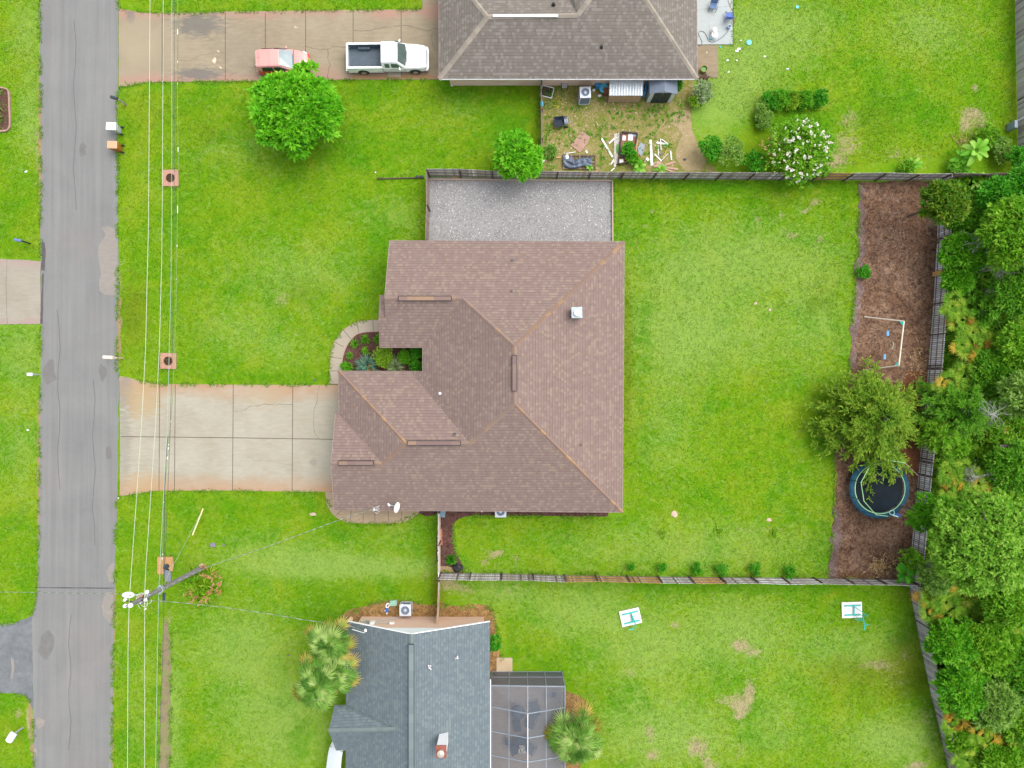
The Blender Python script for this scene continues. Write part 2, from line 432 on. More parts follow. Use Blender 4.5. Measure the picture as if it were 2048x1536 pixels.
BARE = [(1630, 405, 14, 9, .7), (1560, 430, 10, 8, .6), (1515, 440, 10, 8, .6), (1610, 421, 10, 7, .6), (1585, 472, 20, 8, .6), (1640, 480, 16, 9, .6), (1305, 422, 8, 8, .5), (1290, 450, 6, 8, .5),
        (1575, 607, 5, 5, .5), (985, 1110, 20, 10, .65), (965, 1124, 14, 7, .6), (1000, 1105, 10, 6, .6), (1032, 1118, 8, 12, .5), (1350, 1250, 12, 10, .7), (1480, 1290, 22, 18, .8), (1510, 1305, 18, 12, .6),
        (1500, 1385, 14, 30, .8), (1480, 1420, 18, 26, .85), (1450, 1400, 30, 16, .5), (1395, 1495, 26, 26, .8), (1420, 1530, 20, 16, .7), (1300, 1465, 14, 24, .6), (1305, 1510, 18, 14, .7), (1260, 1345, 20, 14, .4), (1480, 1500, 12, 20, .4),
        (1700, 235, 26, 22, .5), (1695, 290, 36, 36, .5), (1660, 325, 30, 18, .75), (1945, 225, 26, 14, .7), (1965, 250, 20, 24, .5), (1950, 175, 8, 8, .8), (1930, 250, 18, 20, .7), (1800, 310, 60, 30, .35),
        (895, 1165, 26, 16, .7), (930, 1180, 30, 20, .45), (1030, 1180, 30, 12, .35), (852, 1150, 10, 12, .5), (1080, 355, 10, 8, .2), (1700, 1160, 20, 8, .5), (85, 1400, 0.1, 0.1, 0),
        (1750, 1330, 40, 14, .55), (1810, 1310, 14, 14, .5), (1795, 1360, 40, 30, .3), (1850, 1430, 30, 40, .35), (1500, 1060, 50, 8, .3), (1550, 1060, 30, 6, .4), (1400, 1110, 30, 8, .3),
        (240, 560, 6, 60, .6), (235, 700, 6, 40, .5), (76, 1280, 6, 60, .3), (229, 1200, 5, 120, .5), (60, 1440, 8, 40, .9), (35, 1430, 12, 16, .5), (75, 300, 6, 80, .5), (1835, 1530, 26, 8, .9),
        (627, 1027, 0.1, 0.1, 0), (560, 600, 20, 14, .45), (580, 640, 14, 8, .3), (620, 690, 10, 10, .3), (505, 720, 12, 8, .25), (340, 1240, 8, 20, .5)]

def make_ground():
    xs = np.concatenate([[-700, -300, -120, -60], np.arange(-44, 44.01, .3), [60, 120, 300, 700]])
    ys = np.concatenate([[-700, -300, -120, -50], np.arange(-34, 34.01, .3), [50, 120, 300, 700]])
    X, Y = np.meshgrid(xs, ys); nx, ny = len(xs), len(ys)
    Z = np.zeros_like(X)
    V = np.stack([X.ravel(), Y.ravel(), Z.ravel()], 1)
    i = (np.arange(ny - 1)[:, None] * nx + np.arange(nx - 1)[None, :]).ravel()
    F = np.stack([i, i + 1, i + nx + 1, i + nx], 1)
    o = npmesh('ground', V, F, np.zeros(len(V)), MATS['lawn'], None, (0, 0, 0)); o['kind'] = 'structure'
    for nm, l in (('pale', PALE), ('lush', LUSH), ('olive', OLIVE), ('bare', BARE)):
        at = o.data.attributes.new(nm, 'FLOAT', 'POINT'); at.data.foreach_set('value', blobs(X, Y, l).ravel().astype(np.float32))
lawn_mat(); make_ground()

def rough_poly(pts, step=.35, amp=.06, z=0, closed=True, skip=()):
    """world outline from pixels, subdivided and made slightly ragged"""
    w = [P(a[0], a[1]) for a in pts]; out = []
    for i in range(len(w)):
        a, b = w[i], w[(i + 1) % len(w)]; n = max(1, int((b - a).length / step))
        d = (b - a).normalized(); q = Vector((-d.y, d.x, 0)); am = 0 if i in skip else amp
        for k in range(n):
            p = a + (b - a) * k / n
            out.append(p + q * (mnoise.noise(p * 1.3) * am * 2 + rnd.uniform(-am, am) * .6))
    return out

def flat(name, pts, z, m, amp=.05, kind='structure', step=.35, skip=(), label=None, cat=None, z0=-.02):
    mb = MB(); mb.prism(rough_poly(pts, step, amp, skip=skip)[::-1], z0, z)
    o = mb.build(name, m, kind=kind, origin=False)
    return o

# fix winding: prism wants counter-clockwise seen from above
def area(p): return sum(p[i][0] * p[(i + 1) % len(p)][1] - p[(i + 1) % len(p)][0] * p[i][1] for i in range(len(p)))
_old = MB.prism
def _pr(self, pts, z0, z1, tint=None, bottom=False):
    pts = list(pts)
    if area(pts) < 0: pts = pts[::-1]
    return _old(self, pts, z0, z1, tint, bottom)
MB.prism = _pr

# ---- road
def road_mat():
    m, nt, N, Lk, b = _nt('asphalt'); p = pos(nt)
    st = noise_node(nt, scaled(nt, p, (2.2, .06, 1)), 1.0, 4, .6)
    bl = noise_node(nt, p, .35, 6, .65, .5)
    col = ramp(nt, mth(nt, 'ADD', mth(nt, 'MULTIPLY', st, .6), mth(nt, 'MULTIPLY', bl, .4)), [(.36, (.150, .151, .147)), (.5, (.172, .173, .168)), (.64, (.195, .195, .187))])
    cl = mth(nt, 'MULTIPLY', mth(nt, 'SUBTRACT', noise_node(nt, p, .16, 4, .6), .5), 4, clamp=True)
    col = mixc(nt, mth(nt, 'MULTIPLY', cl, .4), col, (.205, .178, .155))
    g = noise_node(nt, p, 30, 4, .75)
    col = mixc(nt, 1.0, col, ramp(nt, g, [(.25, (.84,) * 3), (.75, (1.14,) * 3)]), 'MULTIPLY')
    Lk.new(col, b.inputs['Base Color']); b.inputs['Roughness'].default_value = .85; b.inputs['Specular IOR Level'].default_value = .3
    bn = N.new('ShaderNodeBump'); bn.inputs['Strength'].default_value = .3; bn.inputs['Distance'].default_value = .01
    Lk.new(g, bn.inputs['Height']); Lk.new(bn.outputs[0], b.inputs['Normal'])
    MATS['asphalt'] = m
road_mat()
flat('road', [(78, -900), (78, 0), (80, 120), (83, 300), (81, 470), (83, 650), (81, 800), (79, 960), (77, 1100), (74, 1190), (66, 1225), (64, 1250), (67, 1400), (68, 1536), (66, 2500),
              (222, 2500), (224, 1536), (226, 1400), (228, 1240), (231, 1100), (235, 1000), (238, 760), (234, 700), (237, 560), (236, 400), (236, 200), (237, 0), (237, -900)], .02, MATS['asphalt'], .035, step=.3)
flat('road_shoulder_patch', [(84, 482), (90, 486), (92, 500), (91, 530), (90, 541), (82, 541), (84, 520)], .024, mat('dark_asphalt', (.09, .08, .085), (.06, .055, .058), 4, .9, world=True), .03)
flat('road_shoulder_patch', [(84, 548), (88, 545), (87, 600), (86, 648), (81, 648), (82, 600)], .024, MATS['dark_asphalt'], .03)
pm = concrete('patch_concrete', (.25, .225, .195), (.20, .185, .165), (.3, .25, .2), damt=.15)
flat('road_patch', [(203, 455), (216, 453), (229, 458), (231, 476), (236, 480), (236, 530), (235, 589), (212, 590), (199, 582), (198, 560), (203, 548), (199, 530), (197, 505), (198, 490), (205, 480), (212, 470)], .026, pm, .03)
flat('road_patch', [(212, 1143), (221, 1128), (229, 1125), (228, 1162), (219, 1165)], .026, pm, .04)
flat('road_patch', [(211, 1186), (222, 1184), (227, 1190), (227, 1247), (216, 1243), (209, 1232), (206, 1232), (203, 1212)], .026, pm, .04)
flat('road_patch', [(69, 1440), (78, 1434), (90, 1440), (88, 1452), (78, 1457)], .026, pm, .03)
flat('road_patch', [(68, 1498), (73, 1496), (75, 1510), (68, 1513)], .026, pm, .02)
flat('road_seam', [(70, 1174.2), (229, 1175.4), (229, 1177), (70, 1175.8)], .028, mat('seam', (.06, .06, .06), world=True), .008, step=.6)
for x, y0, y1 in ((150, 40, 420), (118, 620, 980), (188, 760, 1090), (140, 1230, 1500)):
    line_pts = [(x + 3 * math.sin(k * 1.7 + x), y0 + (y1 - y0) * k / 9) for k in range(10)]
    mb_ = MB(); ww = [P(*q) for q in line_pts]
    for k in range(9): mb_.beam(ww[k] + Vector((0, 0, .0225)), ww[k + 1] + Vector((0, 0, .0225)), .035, .004)
    mb_.build('road_crack', mat('road_crack_fill', (.10, .098, .092), (.075, .073, .07), 3, .9, world=True), kind='structure')
for x, y, r in ((100, 745, .5), (206, 745, .35), (218, 905, .3), (92, 1290, .6), (165, 300, .3)):
    mb_ = MB(); q = P(x, y); mb_.prism([(q.x + r * math.cos(a) * (1 + jit(.3)), q.y + r * 1.8 * math.sin(a) * (1 + jit(.3))) for a in [k * .52 for k in range(12)]], 0, .0215); mb_.build('road_stain', mat('road_stain_m', (.125, .122, .117), (.15, .148, .14), 2, .9, world=True), kind='structure')
edge_mat = speckle('verge_dirt', [(.3, (.16, .12, .05)), (.55, (.26, .20, .10)), (.7, (.12, .18, .02))], 6)
flat('verge', [(238, 560), (243, 600), (241, 690), (236, 745), (233, 745), (233, 640), (236, 560)], .012, edge_mat, .09)
flat('verge', [(228, 1140), (232, 1160), (229, 1300), (227, 1536), (224, 1536), (224, 1140)], .012, edge_mat, .07)
flat('verge', [(76, 120), (80, 120), (83, 200), (83, 420), (80, 480), (78, 420), (78, 260)], .012, edge_mat, .06)
flat('verge', [(76, 800), (82, 800), (80, 1000), (77, 1150), (74, 1100)], .012, edge_mat, .07)
flat('verge', [(55, 1400), (62, 1410), (67, 1450), (69, 1536), (64, 1536), (58, 1450)], .012, edge_mat, .07)

# ---- driveways
def line_strip(name, pts, w, z, m, parent, amp=0.0, step=.5):
    mb = MB(); ww = [P(*a) for a in pts]; L_ = []
    for i in range(len(ww) - 1):
        n = max(1, int((ww[i + 1] - ww[i]).length / step))
        for k in range(n): L_.append(ww[i].lerp(ww[i + 1], k / n))
    L_.append(ww[-1]); vs = []
    for i, p in enumerate(L_):
        d = (L_[min(i + 1, len(L_) - 1)] - L_[max(i - 1, 0)]).normalized(); q = Vector((-d.y, d.x, 0)); o = jit(amp)
        hw = w / 2 * (1 + (rnd.uniform(-.5, .3) if amp else 0)); vs += [p + q * (o + hw) + Vector((0, 0, z)), p + q * (o - hw) + Vector((0, 0, z))]
    mb.add(vs, [(2 * i + 1, 2 * i + 3, 2 * i + 2, 2 * i) for i in range(len(L_) - 1)])
    return mb.build(name, m, parent, world=False)
joint = mat('joint', (.10, .065, .04), (.05, .04, .03), 2, .95, world=True)
crackm = mat('crack', (.13, .11, .09), (.09, .08, .065), 2, .95, world=True)
c1 = concrete('drive_concrete', (.335, .315, .25), (.275, .248, .185), (.34, .20, .11), ylo=0.0, yhi=-8.4, damt=.0, edge=1.5, spots=((252, 790, 22, 45, .6, (.18, .17, .15)), (250, 890, 14, 110, .45, (.19, .18, .15)), (285, 800, 40, 40, .7, (.33, .24, .12)), (290, 965, 50, 25, .6, (.34, .24, .13)), (628, 925, 8, 8, .5, (.2, .19, .17)), (530, 790, 40, 30, .35, (.33, .26, .16))))
c2 = concrete('old_concrete', (.285, .24, .165), (.22, .18, .12), (.33, .19, .145), ylo=28.9, yhi=23.5, damt=.3, edge=.7, spots=((400, 50, 55, 26, .75, (.12, .115, .105)), (400, 148, 55, 14, .8, (.13, .12, .11)), (262, 32, 10, 16, .7, (.14, .13, .12)), (480, 100, 70, 60, .4, (.2, .17, .125)), (650, 150, 40, 20, .6, (.30, .18, .13)), (280, 90, 50, 60, .5, (.31, .26, .17))))
c3 = concrete('left_concrete', (.30, .27, .22), (.24, .215, .17), (.30, .21, .19), ylo=9.5, yhi=4.75, damt=.1, edge=.5)
d1 = flat('driveway', [(239, 751), (262, 757), (290, 764), (320, 768), (500, 769.5), (677, 770), (720, 770), (720, 983), (586, 983), (467, 981), (320, 981), (300, 983), (275, 987), (240, 992), (241, 880)], .04, c1, .012)
for x in (320, 351, 467, 586): line_strip('joint', [(x, 769), (x - 1.5, 982)], .045, .0435, joint, d1)
line_strip('joint', [(242, 873), (470, 875.5), (700, 879)], .05, .0437, joint, d1)
line_strip('crack', [(469, 824), (490, 820), (500, 813), (515, 811), (530, 808), (546, 809), (585, 809)], .03, .044, crackm, d1, .05, .25)
line_strip('crack', [(640, 770), (634, 800), (628, 825), (627, 850), (631, 870), (640, 876)], .03, .044, crackm, d1, .04, .25)
line_strip('crack', [(496, 912), (512, 922), (540, 921), (585, 930)], .015, .044, crackm, d1, .05, .25)
d2 = flat('driveway', [(238, 17), (250, 19), (275, 25), (300, 27), (500, 23), (845, 19), (845, -400), (905, -400), (905, 160), (878, 159), (700, 159), (520, 162), (340, 164), (290, 165), (262, 171), (238, 175)], .04, c2, .012)
for x in (325, 356, 451, 531, 611.5, 706.5, 802.5): line_strip('joint', [(x, 26 - (x > 600) * 5), (x, 162)], .06 if x < 360 else .045, .0435, joint, d2)
line_strip('crack', [(708, 62), (730, 63), (762, 57), (790, 53), (802, 51), (820, 52), (838, 58), (858, 62), (870, 57), (880, 60)], .04, .044, crackm, d2, .05, .25)
line_strip('crack', [(612, 93), (632, 98), (655, 99), (668, 94), (690, 94), (708, 89)], .04, .044, crackm, d2, .05, .25)
line_strip('crack', [(657, 100), (656, 115), (660, 130), (656, 145), (654, 160)], .04, .044, crackm, d2, .05, .25)
line_strip('crack', [(660, 122), (680, 117), (700, 114)], .02, .044, crackm, d2, .05, .25)
line_strip('crack', [(866, 64), (862, 75), (868, 95), (872, 100)], .02, .044, crackm, d2, .04, .25)
line_strip('crack', [(356, 122), (380, 121), (405, 110), (430, 106), (450, 107)], .02, .044, crackm, d2, .05, .25)
pale_stain = mat('pale_stain', (.6, .5, .36), (.42, .33, .22), 6, .9, world=True)
for pts in ([(424, 122), (430, 114), (433, 120), (431, 127), (427, 126)], [(436, 132), (445, 136), (443, 138)], [(588, 52), (597, 56), (590, 57)], [(434, 100), (440, 103), (438, 105)]):
    mb = MB(); mb.prism(rough_poly(pts, .15, .04), .04, .0445); mb.build('stain', pale_stain, d2)
mb = MB(); mb.prism(rough_poly([(706, 148), (760, 152), (830, 148), (860, 150), (876, 157), (706, 158.5)], .4, .05), .04, .0443); mb.build('stain', concrete('rust_stain', (.32, .19, .09), (.24, .15, .08), (.3, .2, .1), damt=0), d2)
mb = MB(); mb.prism(rough_poly([(776, 143), (802, 143), (802, 154), (776, 153.5)], .4, .02), .04, .0447); mb.build('repair_patch', mat('pale_conc', (.38, .32, .24), (.3, .26, .2), 3, world=True), d2)
d3 = flat('driveway', [(-120, 517), (0, 518), (50, 520), (82, 523), (81, 560), (82, 600), (81, 648), (0, 648.5), (-120, 648)], .04, c3, .012)
line_strip('joint', [(15, 519), (13, 560), (15, 648)], .025, .0435, crackm, d3, .03)
d4 = flat('driveway', [(-200, 1262), (0, 1248), (30, 1245), (55, 1236), (66, 1228), (66, 1420), (60, 1402), (50, 1391), (30, 1386), (0, 1386), (-200, 1388)], .016, speckle('blue_asphalt', [(.35, (.105, .115, .125)), (.6, (.165, .175, .18)), (.72, (.2, .19, .18))], 3, 7, .4, .5, bump=.2), .03)
mb = MB(); mb.prism(rough_poly([(22, 1316), (28, 1318), (29, 1335), (25, 1357), (22, 1357), (24, 1335)], .3, .04), .016, .0195); mb.build('stain', pm, d4)

# ---- walkways
wk = concrete('walk_concrete', (.34, .30, .23), (.29, .25, .19), (.34, .19, .11), damt=0)
wk2 = concrete('walk_tan', (.33, .26, .17), (.28, .21, .14), (.34, .19, .11), damt=0)
pink = mat('pink_edge', (.34, .20, .15), (.28, .19, .14), 1, .9, world=True)
outer = [(775, 638), (755, 640), (735, 641), (718, 643), (702, 650), (690, 658), (680, 668), (670, 682), (664, 697), (661, 712), (660, 730), (660, 750), (660.5, 769)]
inner = [(700, 769), (684, 769), (684, 742), (685, 722), (688, 707), (694, 692), (702, 680), (712, 670), (722, 666), (735, 664), (757, 663), (775, 663)]
def sm(pts, n=4):
    out = []
    for i in range(len(pts) - 1):
        p0 = pts[max(i - 1, 0)]; p1 = pts[i]; p2 = pts[i + 1]; p3 = pts[min(i + 2, len(pts) - 1)]
        for k in range(n):
            t = k / n
            out.append(tuple(.5 * (2 * p1[a] + (p2[a] - p0[a]) * t + (2 * p0[a] - 5 * p1[a] + 4 * p2[a] - p3[a]) * t * t + (3 * p1[a] - p0[a] - 3 * p2[a] + p3[a]) * t ** 3) for a in (0, 1)))
    return out + [pts[-1]]
w1 = flat('walkway', sm(outer) + [(700, 769), (700, 744)] + sm(inner[2:]), .05, wk, .004)
for a, b in (((746, 640), (747, 663)), ((714, 643), (718, 665)), ((687, 660), (702, 678)), ((669, 684), (688, 694)), ((661, 714), (684, 717)), ((660, 742), (684, 741.5)), ((660, 768), (700, 769))):
    line_strip('joint', [a, b], .035, .0535, joint, w1)
line_strip('edge', sm(outer), .05, .0533, pink, w1, step=2)
line_strip('edge', sm(inner[1:-1]), .05, .0533, pink, w1, step=2)
o2 = [(652, 983), (653, 1000), (656, 1012), (663, 1024), (672, 1033), (684, 1040), (700, 1044.5), (740, 1046), (785, 1046), (805, 1044), (822, 1037), (832, 1030), (839, 1022), (842, 1010)]
w2 = flat('walkway', sm(o2) + [(800, 1000), (700, 985)], .05, wk2, .004)
for a, b in (((652, 1003), (672, 995)), ((658, 1016), (680, 1005)), ((671, 1032), (692, 1010)), ((700, 1046), (704, 1010)), ((726, 1046), (728, 1010)), ((750, 1046), (750, 1010)), ((777, 1046), (777, 1010)), ((804, 1044), (803, 1010))):
    line_strip('joint', [a, b], .03, .0535, joint, w2)
line_strip('edge', sm(o2), .05, .0533, pink, w2, step=2)

# ---- beds and yards
mul = speckle('mulch', [(.3, (.035, .016, .014)), (.5, (.085, .042, .034)), (.7, (.15, .085, .07))], 9, mid=.5, spec_c=(.26, .17, .13), spec_th=.68)
flat('mulch_bed', sm(inner[1:-1]) + [(860, 660), (860, 745), (700, 760), (686, 760)], .035, mul, 0)
flat('mulch_bed', [(820, 1005), (838, 1026), (850, 1032), (866, 1031), (874, 1027), (876, 1015)], .02, mul, .02)
flat('mulch_bed', sm([(876, 1010), (876.5, 1143), (929, 1145), (924, 1128), (917, 1112), (909, 1092), (907, 1070), (907, 1050), (914, 1040), (928, 1034), (950, 1031), (1000, 1031), (1100, 1032), (1200, 1033), (1216, 1030), (1217, 1010)], 4), .02, mul, .02)
soil = speckle('sandy_corner', [(.3, (.2, .13, .07)), (.6, (.33, .23, .13))], 7)
flat('dirt', [(878, 1132), (895, 1131), (910, 1136), (912, 1144), (878, 1144)], .024, soil, .05)
grav = speckle('gravel', [(.28, (.17, .17, .175)), (.5, (.265, .262, .26)), (.66, (.35, .345, .33)), (.8, (.5, .49, .46))], 13, 6, .3, .2, spec_c=(.62, .61, .57), spec_sc=19, spec_th=.67, bump=1)
dk_ = speckle('bed_edge', [(.32, (.05, .032, .028)), (.5, (.14, .095, .082)), (.66, (.27, .21, .19))], 2.6, 10, 2, .4)
flat('gravel_pad', [(858, 354), (980, 356), (1100, 357.5), (1224, 359), (1224.5, 420), (1225, 500), (852, 500), (856, 420)], .03, grav, .02)
bark = speckle('dirt_bed', [(.28, (.042, .022, .013)), (.42, (.098, .054, .033)), (.52, (.142, .084, .054)), (.62, (.185, .125, .088)), (.74, (.29, .23, .17))], 2.6, 12, 2.2, .45, spec_c=(.36, .26, .18), spec_sc=9, spec_th=.64, mid=.9)
flat('dirt_bed', [(1717, 362), (1778, 362), (1878, 362), (1878, 480), (1868, 600), (1860, 700), (1846, 880), (1832, 1010), (1822, 1110), (1814, 1160), (1760, 1159), (1657, 1156), (1660, 1120), (1663, 1080), (1668, 1000),
                  (1672, 950), (1668, 900), (1690, 820), (1697, 740), (1701, 690), (1706, 620), (1712, 560), (1716, 500), (1717, 430)], .016, bark, .09)
flat('dirt_bed_edge', [(1717, 365), (1726, 380), (1728, 430), (1726, 480), (1732, 510), (1724, 540), (1722, 600), (1714, 660), (1708, 740), (1700, 740), (1705, 620), (1711, 560), (1715, 500), (1716, 430)], .018, dk_, .17)
flat('dirt_bed_edge', [(1668, 1010), (1680, 1030), (1682, 1080), (1672, 1155), (1657, 1155), (1660, 1110), (1664, 1070)], .018, dk_, .17)
red = speckle('red_mulch', [(.3, (.05, .020, .010)), (.5, (.125, .050, .025)), (.7, (.20, .09, .045))], 8, 9, 1.2, .2)
flat('dirt_bed_strip', [(1812, 745), (1838, 742), (1852, 740), (1848, 800), (1838, 920), (1830, 960), (1812, 930), (1790, 880), (1800, 800)], .02, red, .14)
dy = speckle('yard_dirt', [(.26, (.07, .17, .006)), (.40, (.11, .165, .015)), (.50, (.19, .175, .05)), (.60, (.30, .235, .12)), (.74, (.40, .31, .21))], 2.4, 9, 1.6, .25, spec_c=(.44, .34, .26), spec_sc=7, spec_th=.63)
flat('dirt_yard', [(1083, 150), (1385, 150), (1392, 190), (1384, 215), (1382, 250), (1392, 275), (1402, 300), (1415, 320), (1440, 350), (1083, 350)], .012, dy, .12)
sand = speckle('sand', [(.3, (.22, .17, .08)), (.6, (.32, .25, .14))], 3)
flat('sand_path', [(1345, 232), (1365, 222), (1378, 222), (1382, 250), (1392, 275), (1402, 300), (1412, 325), (1400, 345), (1370, 340), (1352, 315), (1352, 290), (1366, 270), (1352, 255), (1335, 245)], .016, sand, .12)
leafbed = speckle('leaf_bed', [(.3, (.10, .05, .015)), (.5, (.22, .13, .05)), (.66, (.34, .23, .10))], 8, 9, 1.2, .2, mid=.6, spec_c=(.5, .38, .2), spec_sc=16, spec_th=.64)
flat('leaf_bed', sm([(672, 1262), (680, 1240), (686, 1228), (700, 1219), (725, 1214), (745, 1206), (765, 1201), (790, 1199), (812, 1200), (835, 1206), (855, 1210), (874, 1209)], 4) + [(875, 1260), (760, 1262), (700, 1330)], .02, leafbed, .03)
flat('leaf_bed', sm([(879, 1203), (905, 1212), (940, 1210), (970, 1210), (983, 1216), (991, 1228), (993, 1245), (991, 1280), (999, 1305), (1004, 1320), (1000, 1342)], 4) + [(972, 1345), (940, 1262), (879, 1250)], .02, leafbed, .05)
flat('leaf_bed', sm([(1126, 1380), (1146, 1387), (1168, 1398), (1178, 1412), (1176, 1440), (1168, 1480), (1160, 1560)], 4) + [(1120, 1560), (1120, 1400)], .02, leafbed, .06)
flat('swale', [(330, 1232), (338, 1262), (343, 1290), (343, 1340), (342, 1400), (341, 1470), (338, 1600), (318, 1600), (320, 1480), (322, 1400), (324, 1320), (326, 1262)], .014,
     speckle('swale_mud', [(.3, (.10, .08, .05)), (.5, (.20, .16, .10)), (.62, (.15, .22, .03)), (.8, (.24, .19, .14))], 2.5, 8, 1.0, .3), .07)
pat = concrete('patio_paint', (.37, .405, .40), (.33, .36, .355), (.5, .5, .5), damt=0)
sl = flat('patio', [(1390, -330), (1464.5, -330), (1464.5, 89.5), (1390, 90)], .08, pat, 0)
line_strip('joint', [(1391, 21), (1463, 13)], .03, .0835, mat('pale_joint', (.3, .32, .31), world=True), sl)
line_strip('joint', [(1417, 22), (1417, 48), (1421, 88)], .02, .0835, MATS['pale_joint'], sl)
flat('patio_slab', [(1390, 91), (1436, 91), (1436, 155.5), (1390, 156)], .05, concrete('tan_slab', (.27, .215, .14), (.20, .155, .10), (.3, .2, .1), damt=.5), 0)
flat('doorstep', [(993, 1315), (1025, 1315), (1024.5, 1348), (993, 1348)], .07, mat('step_stone', (.42, .34, .22), (.36, .26, .15), 1.2, .8, world=True), 0)
lf = flat('lanai_floor', [(975, 1349), (1126, 1349), (1126, 1700), (975, 1700)], .05, concrete('paver', (.30, .245, .195), (.235, .19, .15), (.3, .2, .15), damt=.2), 0)
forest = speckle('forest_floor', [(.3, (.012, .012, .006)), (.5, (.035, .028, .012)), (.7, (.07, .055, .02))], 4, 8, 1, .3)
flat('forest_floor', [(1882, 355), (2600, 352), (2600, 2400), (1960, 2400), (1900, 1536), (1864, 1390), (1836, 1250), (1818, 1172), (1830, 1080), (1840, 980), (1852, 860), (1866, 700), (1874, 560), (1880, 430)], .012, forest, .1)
flat('leaf_bed', [(-60, 176), (0, 177), (15, 180), (20, 186), (21, 210), (22, 250), (18, 258), (8, 262), (-60, 266)], .03, mul, .0)
eb = MB(); ep = [P(*a) for a in sm([(-60, 174), (0, 176), (14, 179), (19.5, 186), (21, 215), (22, 250), (18, 259), (8, 263), (-60, 267)], 3)]
for i in range(len(ep) - 1): eb.beam(ep[i] + Vector((0, 0, .08)), ep[i + 1] + Vector((0, 0, .08)), .12, .16)
tag(eb.build('bed_edging', mat('edging', (.33, .22, .16), (.26, .17, .12), 4)), 'pinkish scalloped concrete edging around the mulch bed across the road', 'edging')
fl = thing('leafy_plant', 'low leafy plant growing in the edged mulch bed across the road', 'plant', P(-2, 235))
C0 = []; D0 = []
for i in range(26):
    a = rnd.uniform(-.9, 1.0); C0.append(P(rnd.uniform(-14, 2), rnd.choice([190, 215, 236, 240])) + Vector((0, 0, .1))); D0.append((math.cos(a), math.sin(a) * .8 - .2, .35))
LAZY_PLANT = (C0, D0, fl)
# ------------------------------------------------------------------ houses
V3 = lambda a: P(a[0], a[1], a[2])
def roof(parent, planes, m, thick=.14):
    mb = MB()
    for pts, e in planes: mb.plane([V3(p) for p in pts], e)
    return mb.build('roof', m, parent, world=True, solid=thick)
def cap(parent, segs, m, w=.30, lift=.05, drop=.10):
    mb = MB()
    for a, b in segs:
        a = V3(a); b = V3(b); L = (b - a).length; n = max(1, int(L / .45)); d = (b - a).normalized()
        s = d.cross(Vector((0, 0, 1))).normalized()
        for i in range(n):
            p = a.lerp(b, i / n); q = a.lerp(b, (i + 1.06) / n); t = rnd.random(); z = Vector((0, 0, lift + .012)); z2 = Vector((0, 0, lift))
            e = Vector((0, 0, -drop)); vs = [p + z, q + z2, q + z2 + s * w / 2 + e, p + z + s * w / 2 + e, q + z2 - s * w / 2 + e, p + z - s * w / 2 + e]
            mb.add(vs, [(0, 3, 2, 1), (0, 1, 4, 5)], tint=t)
        mb.build('ridge_cap', m, parent, world=True); mb = MB()
def vent_strip(parent, a, b, m, dark, w=.28, h=.06):
    a = V3(a); b = V3(b); d = (b - a).normalized(); s = Vector((-d.y, d.x, 0)).normalized(); n = max(2, int((b - a).length / .6))
    mb = MB()
    for i in range(n):
        p = a.lerp(b, i / n); q = a.lerp(b, (i + 1) / n); mb.beam(p + Vector((0, 0, h)), q + Vector((0, 0, h)), w, .05, tint=rnd.random())
    o = mb.build('ridge_vent', m, parent, world=True)
    mb = MB(); bl = parent.location
    for k in (-1, 1): mb.beam(a + s * k * (w / 2 + .02) + Vector((0, 0, h - .02)) - bl, b + s * k * (w / 2 + .02) + Vector((0, 0, h - .02)) - bl, .05, .09)
    for p in (a, b): mb.beam(p + s * w / 2 + Vector((0, 0, h - .02)) - bl, p - s * w / 2 + Vector((0, 0, h - .02)) - bl, .04, .09)
    mb.build('vent_edge', dark, o)
def pipe_vent(parent, p, m, hgt=.28, r=.05, base=None):
    q = V3(p); mb = MB(); mb.lathe(q - Vector((0, 0, .15)), [(r * 2.2, 0), (r * 2.0, .14), (r, .2), (r, .15 + hgt), (r * .6, .15 + hgt)], 10)
    return mb.build('vent_pipe', m, parent, world=True, smooth=True)
def walls(parent, pts, z, m, ztop=2.5):
    mb = MB(); mb.prism([P(a, b, z) for a, b in pts], 0, ztop); return mb.build('wall', m, parent, world=True)
def fascia(parent, segs, m, w=.04, h=.16, nm='fascia'):
    mb = MB()
    for a, b in segs: mb = MB(); mb.beam(V3(a) - Vector((0, 0, h / 2)), V3(b) - Vector((0, 0, h / 2)), w, h); mb.build(nm, m, parent, world=True)
X_, Y_ = (1, 0, 0), (0, 1, 0)

brick = mat('brick', (.36, .20, .14), (.26, .13, .09), 9, .9, world=True)
sid = mat('siding', (.78, .83, .85), (.72, .77, .8), .6, .7, world=True, stretch=(.2, .2, 14))
whitetrim = mat('white_trim', (.8, .8, .8), (.74, .74, .75), 2, .5, world=True)
glassd = mat('window_glass', (.02, .025, .03), (.015, .02, .02), 1, .08, spec=.8, world=True)

def window(parent, c, w, h, rz):
    """window frame with a dark pane on a wall, facing local -Y rotated by rz"""
    mb = MB(); M = Matrix.Rotation(rz, 4, 'Z'); c = Vector(c) - parent.location
    for dx, dz, sx, sz in ((0, h / 2, w + .1, .07), (0, -h / 2, w + .1, .07), (-w / 2, 0, .07, h), (w / 2, 0, .07, h), (0, 0, .04, h), (0, 0, w, .04)):
        mb.box(c + M @ Vector((dx, -.04, dz)), (sx, .07, sz), rz)
    o = mb.build('window', whitetrim, parent)
    mb = MB(); mb.box(c + M @ Vector((0, -.02, 0)), (w, .03, h), rz); mb.build('pane', glassd, o)

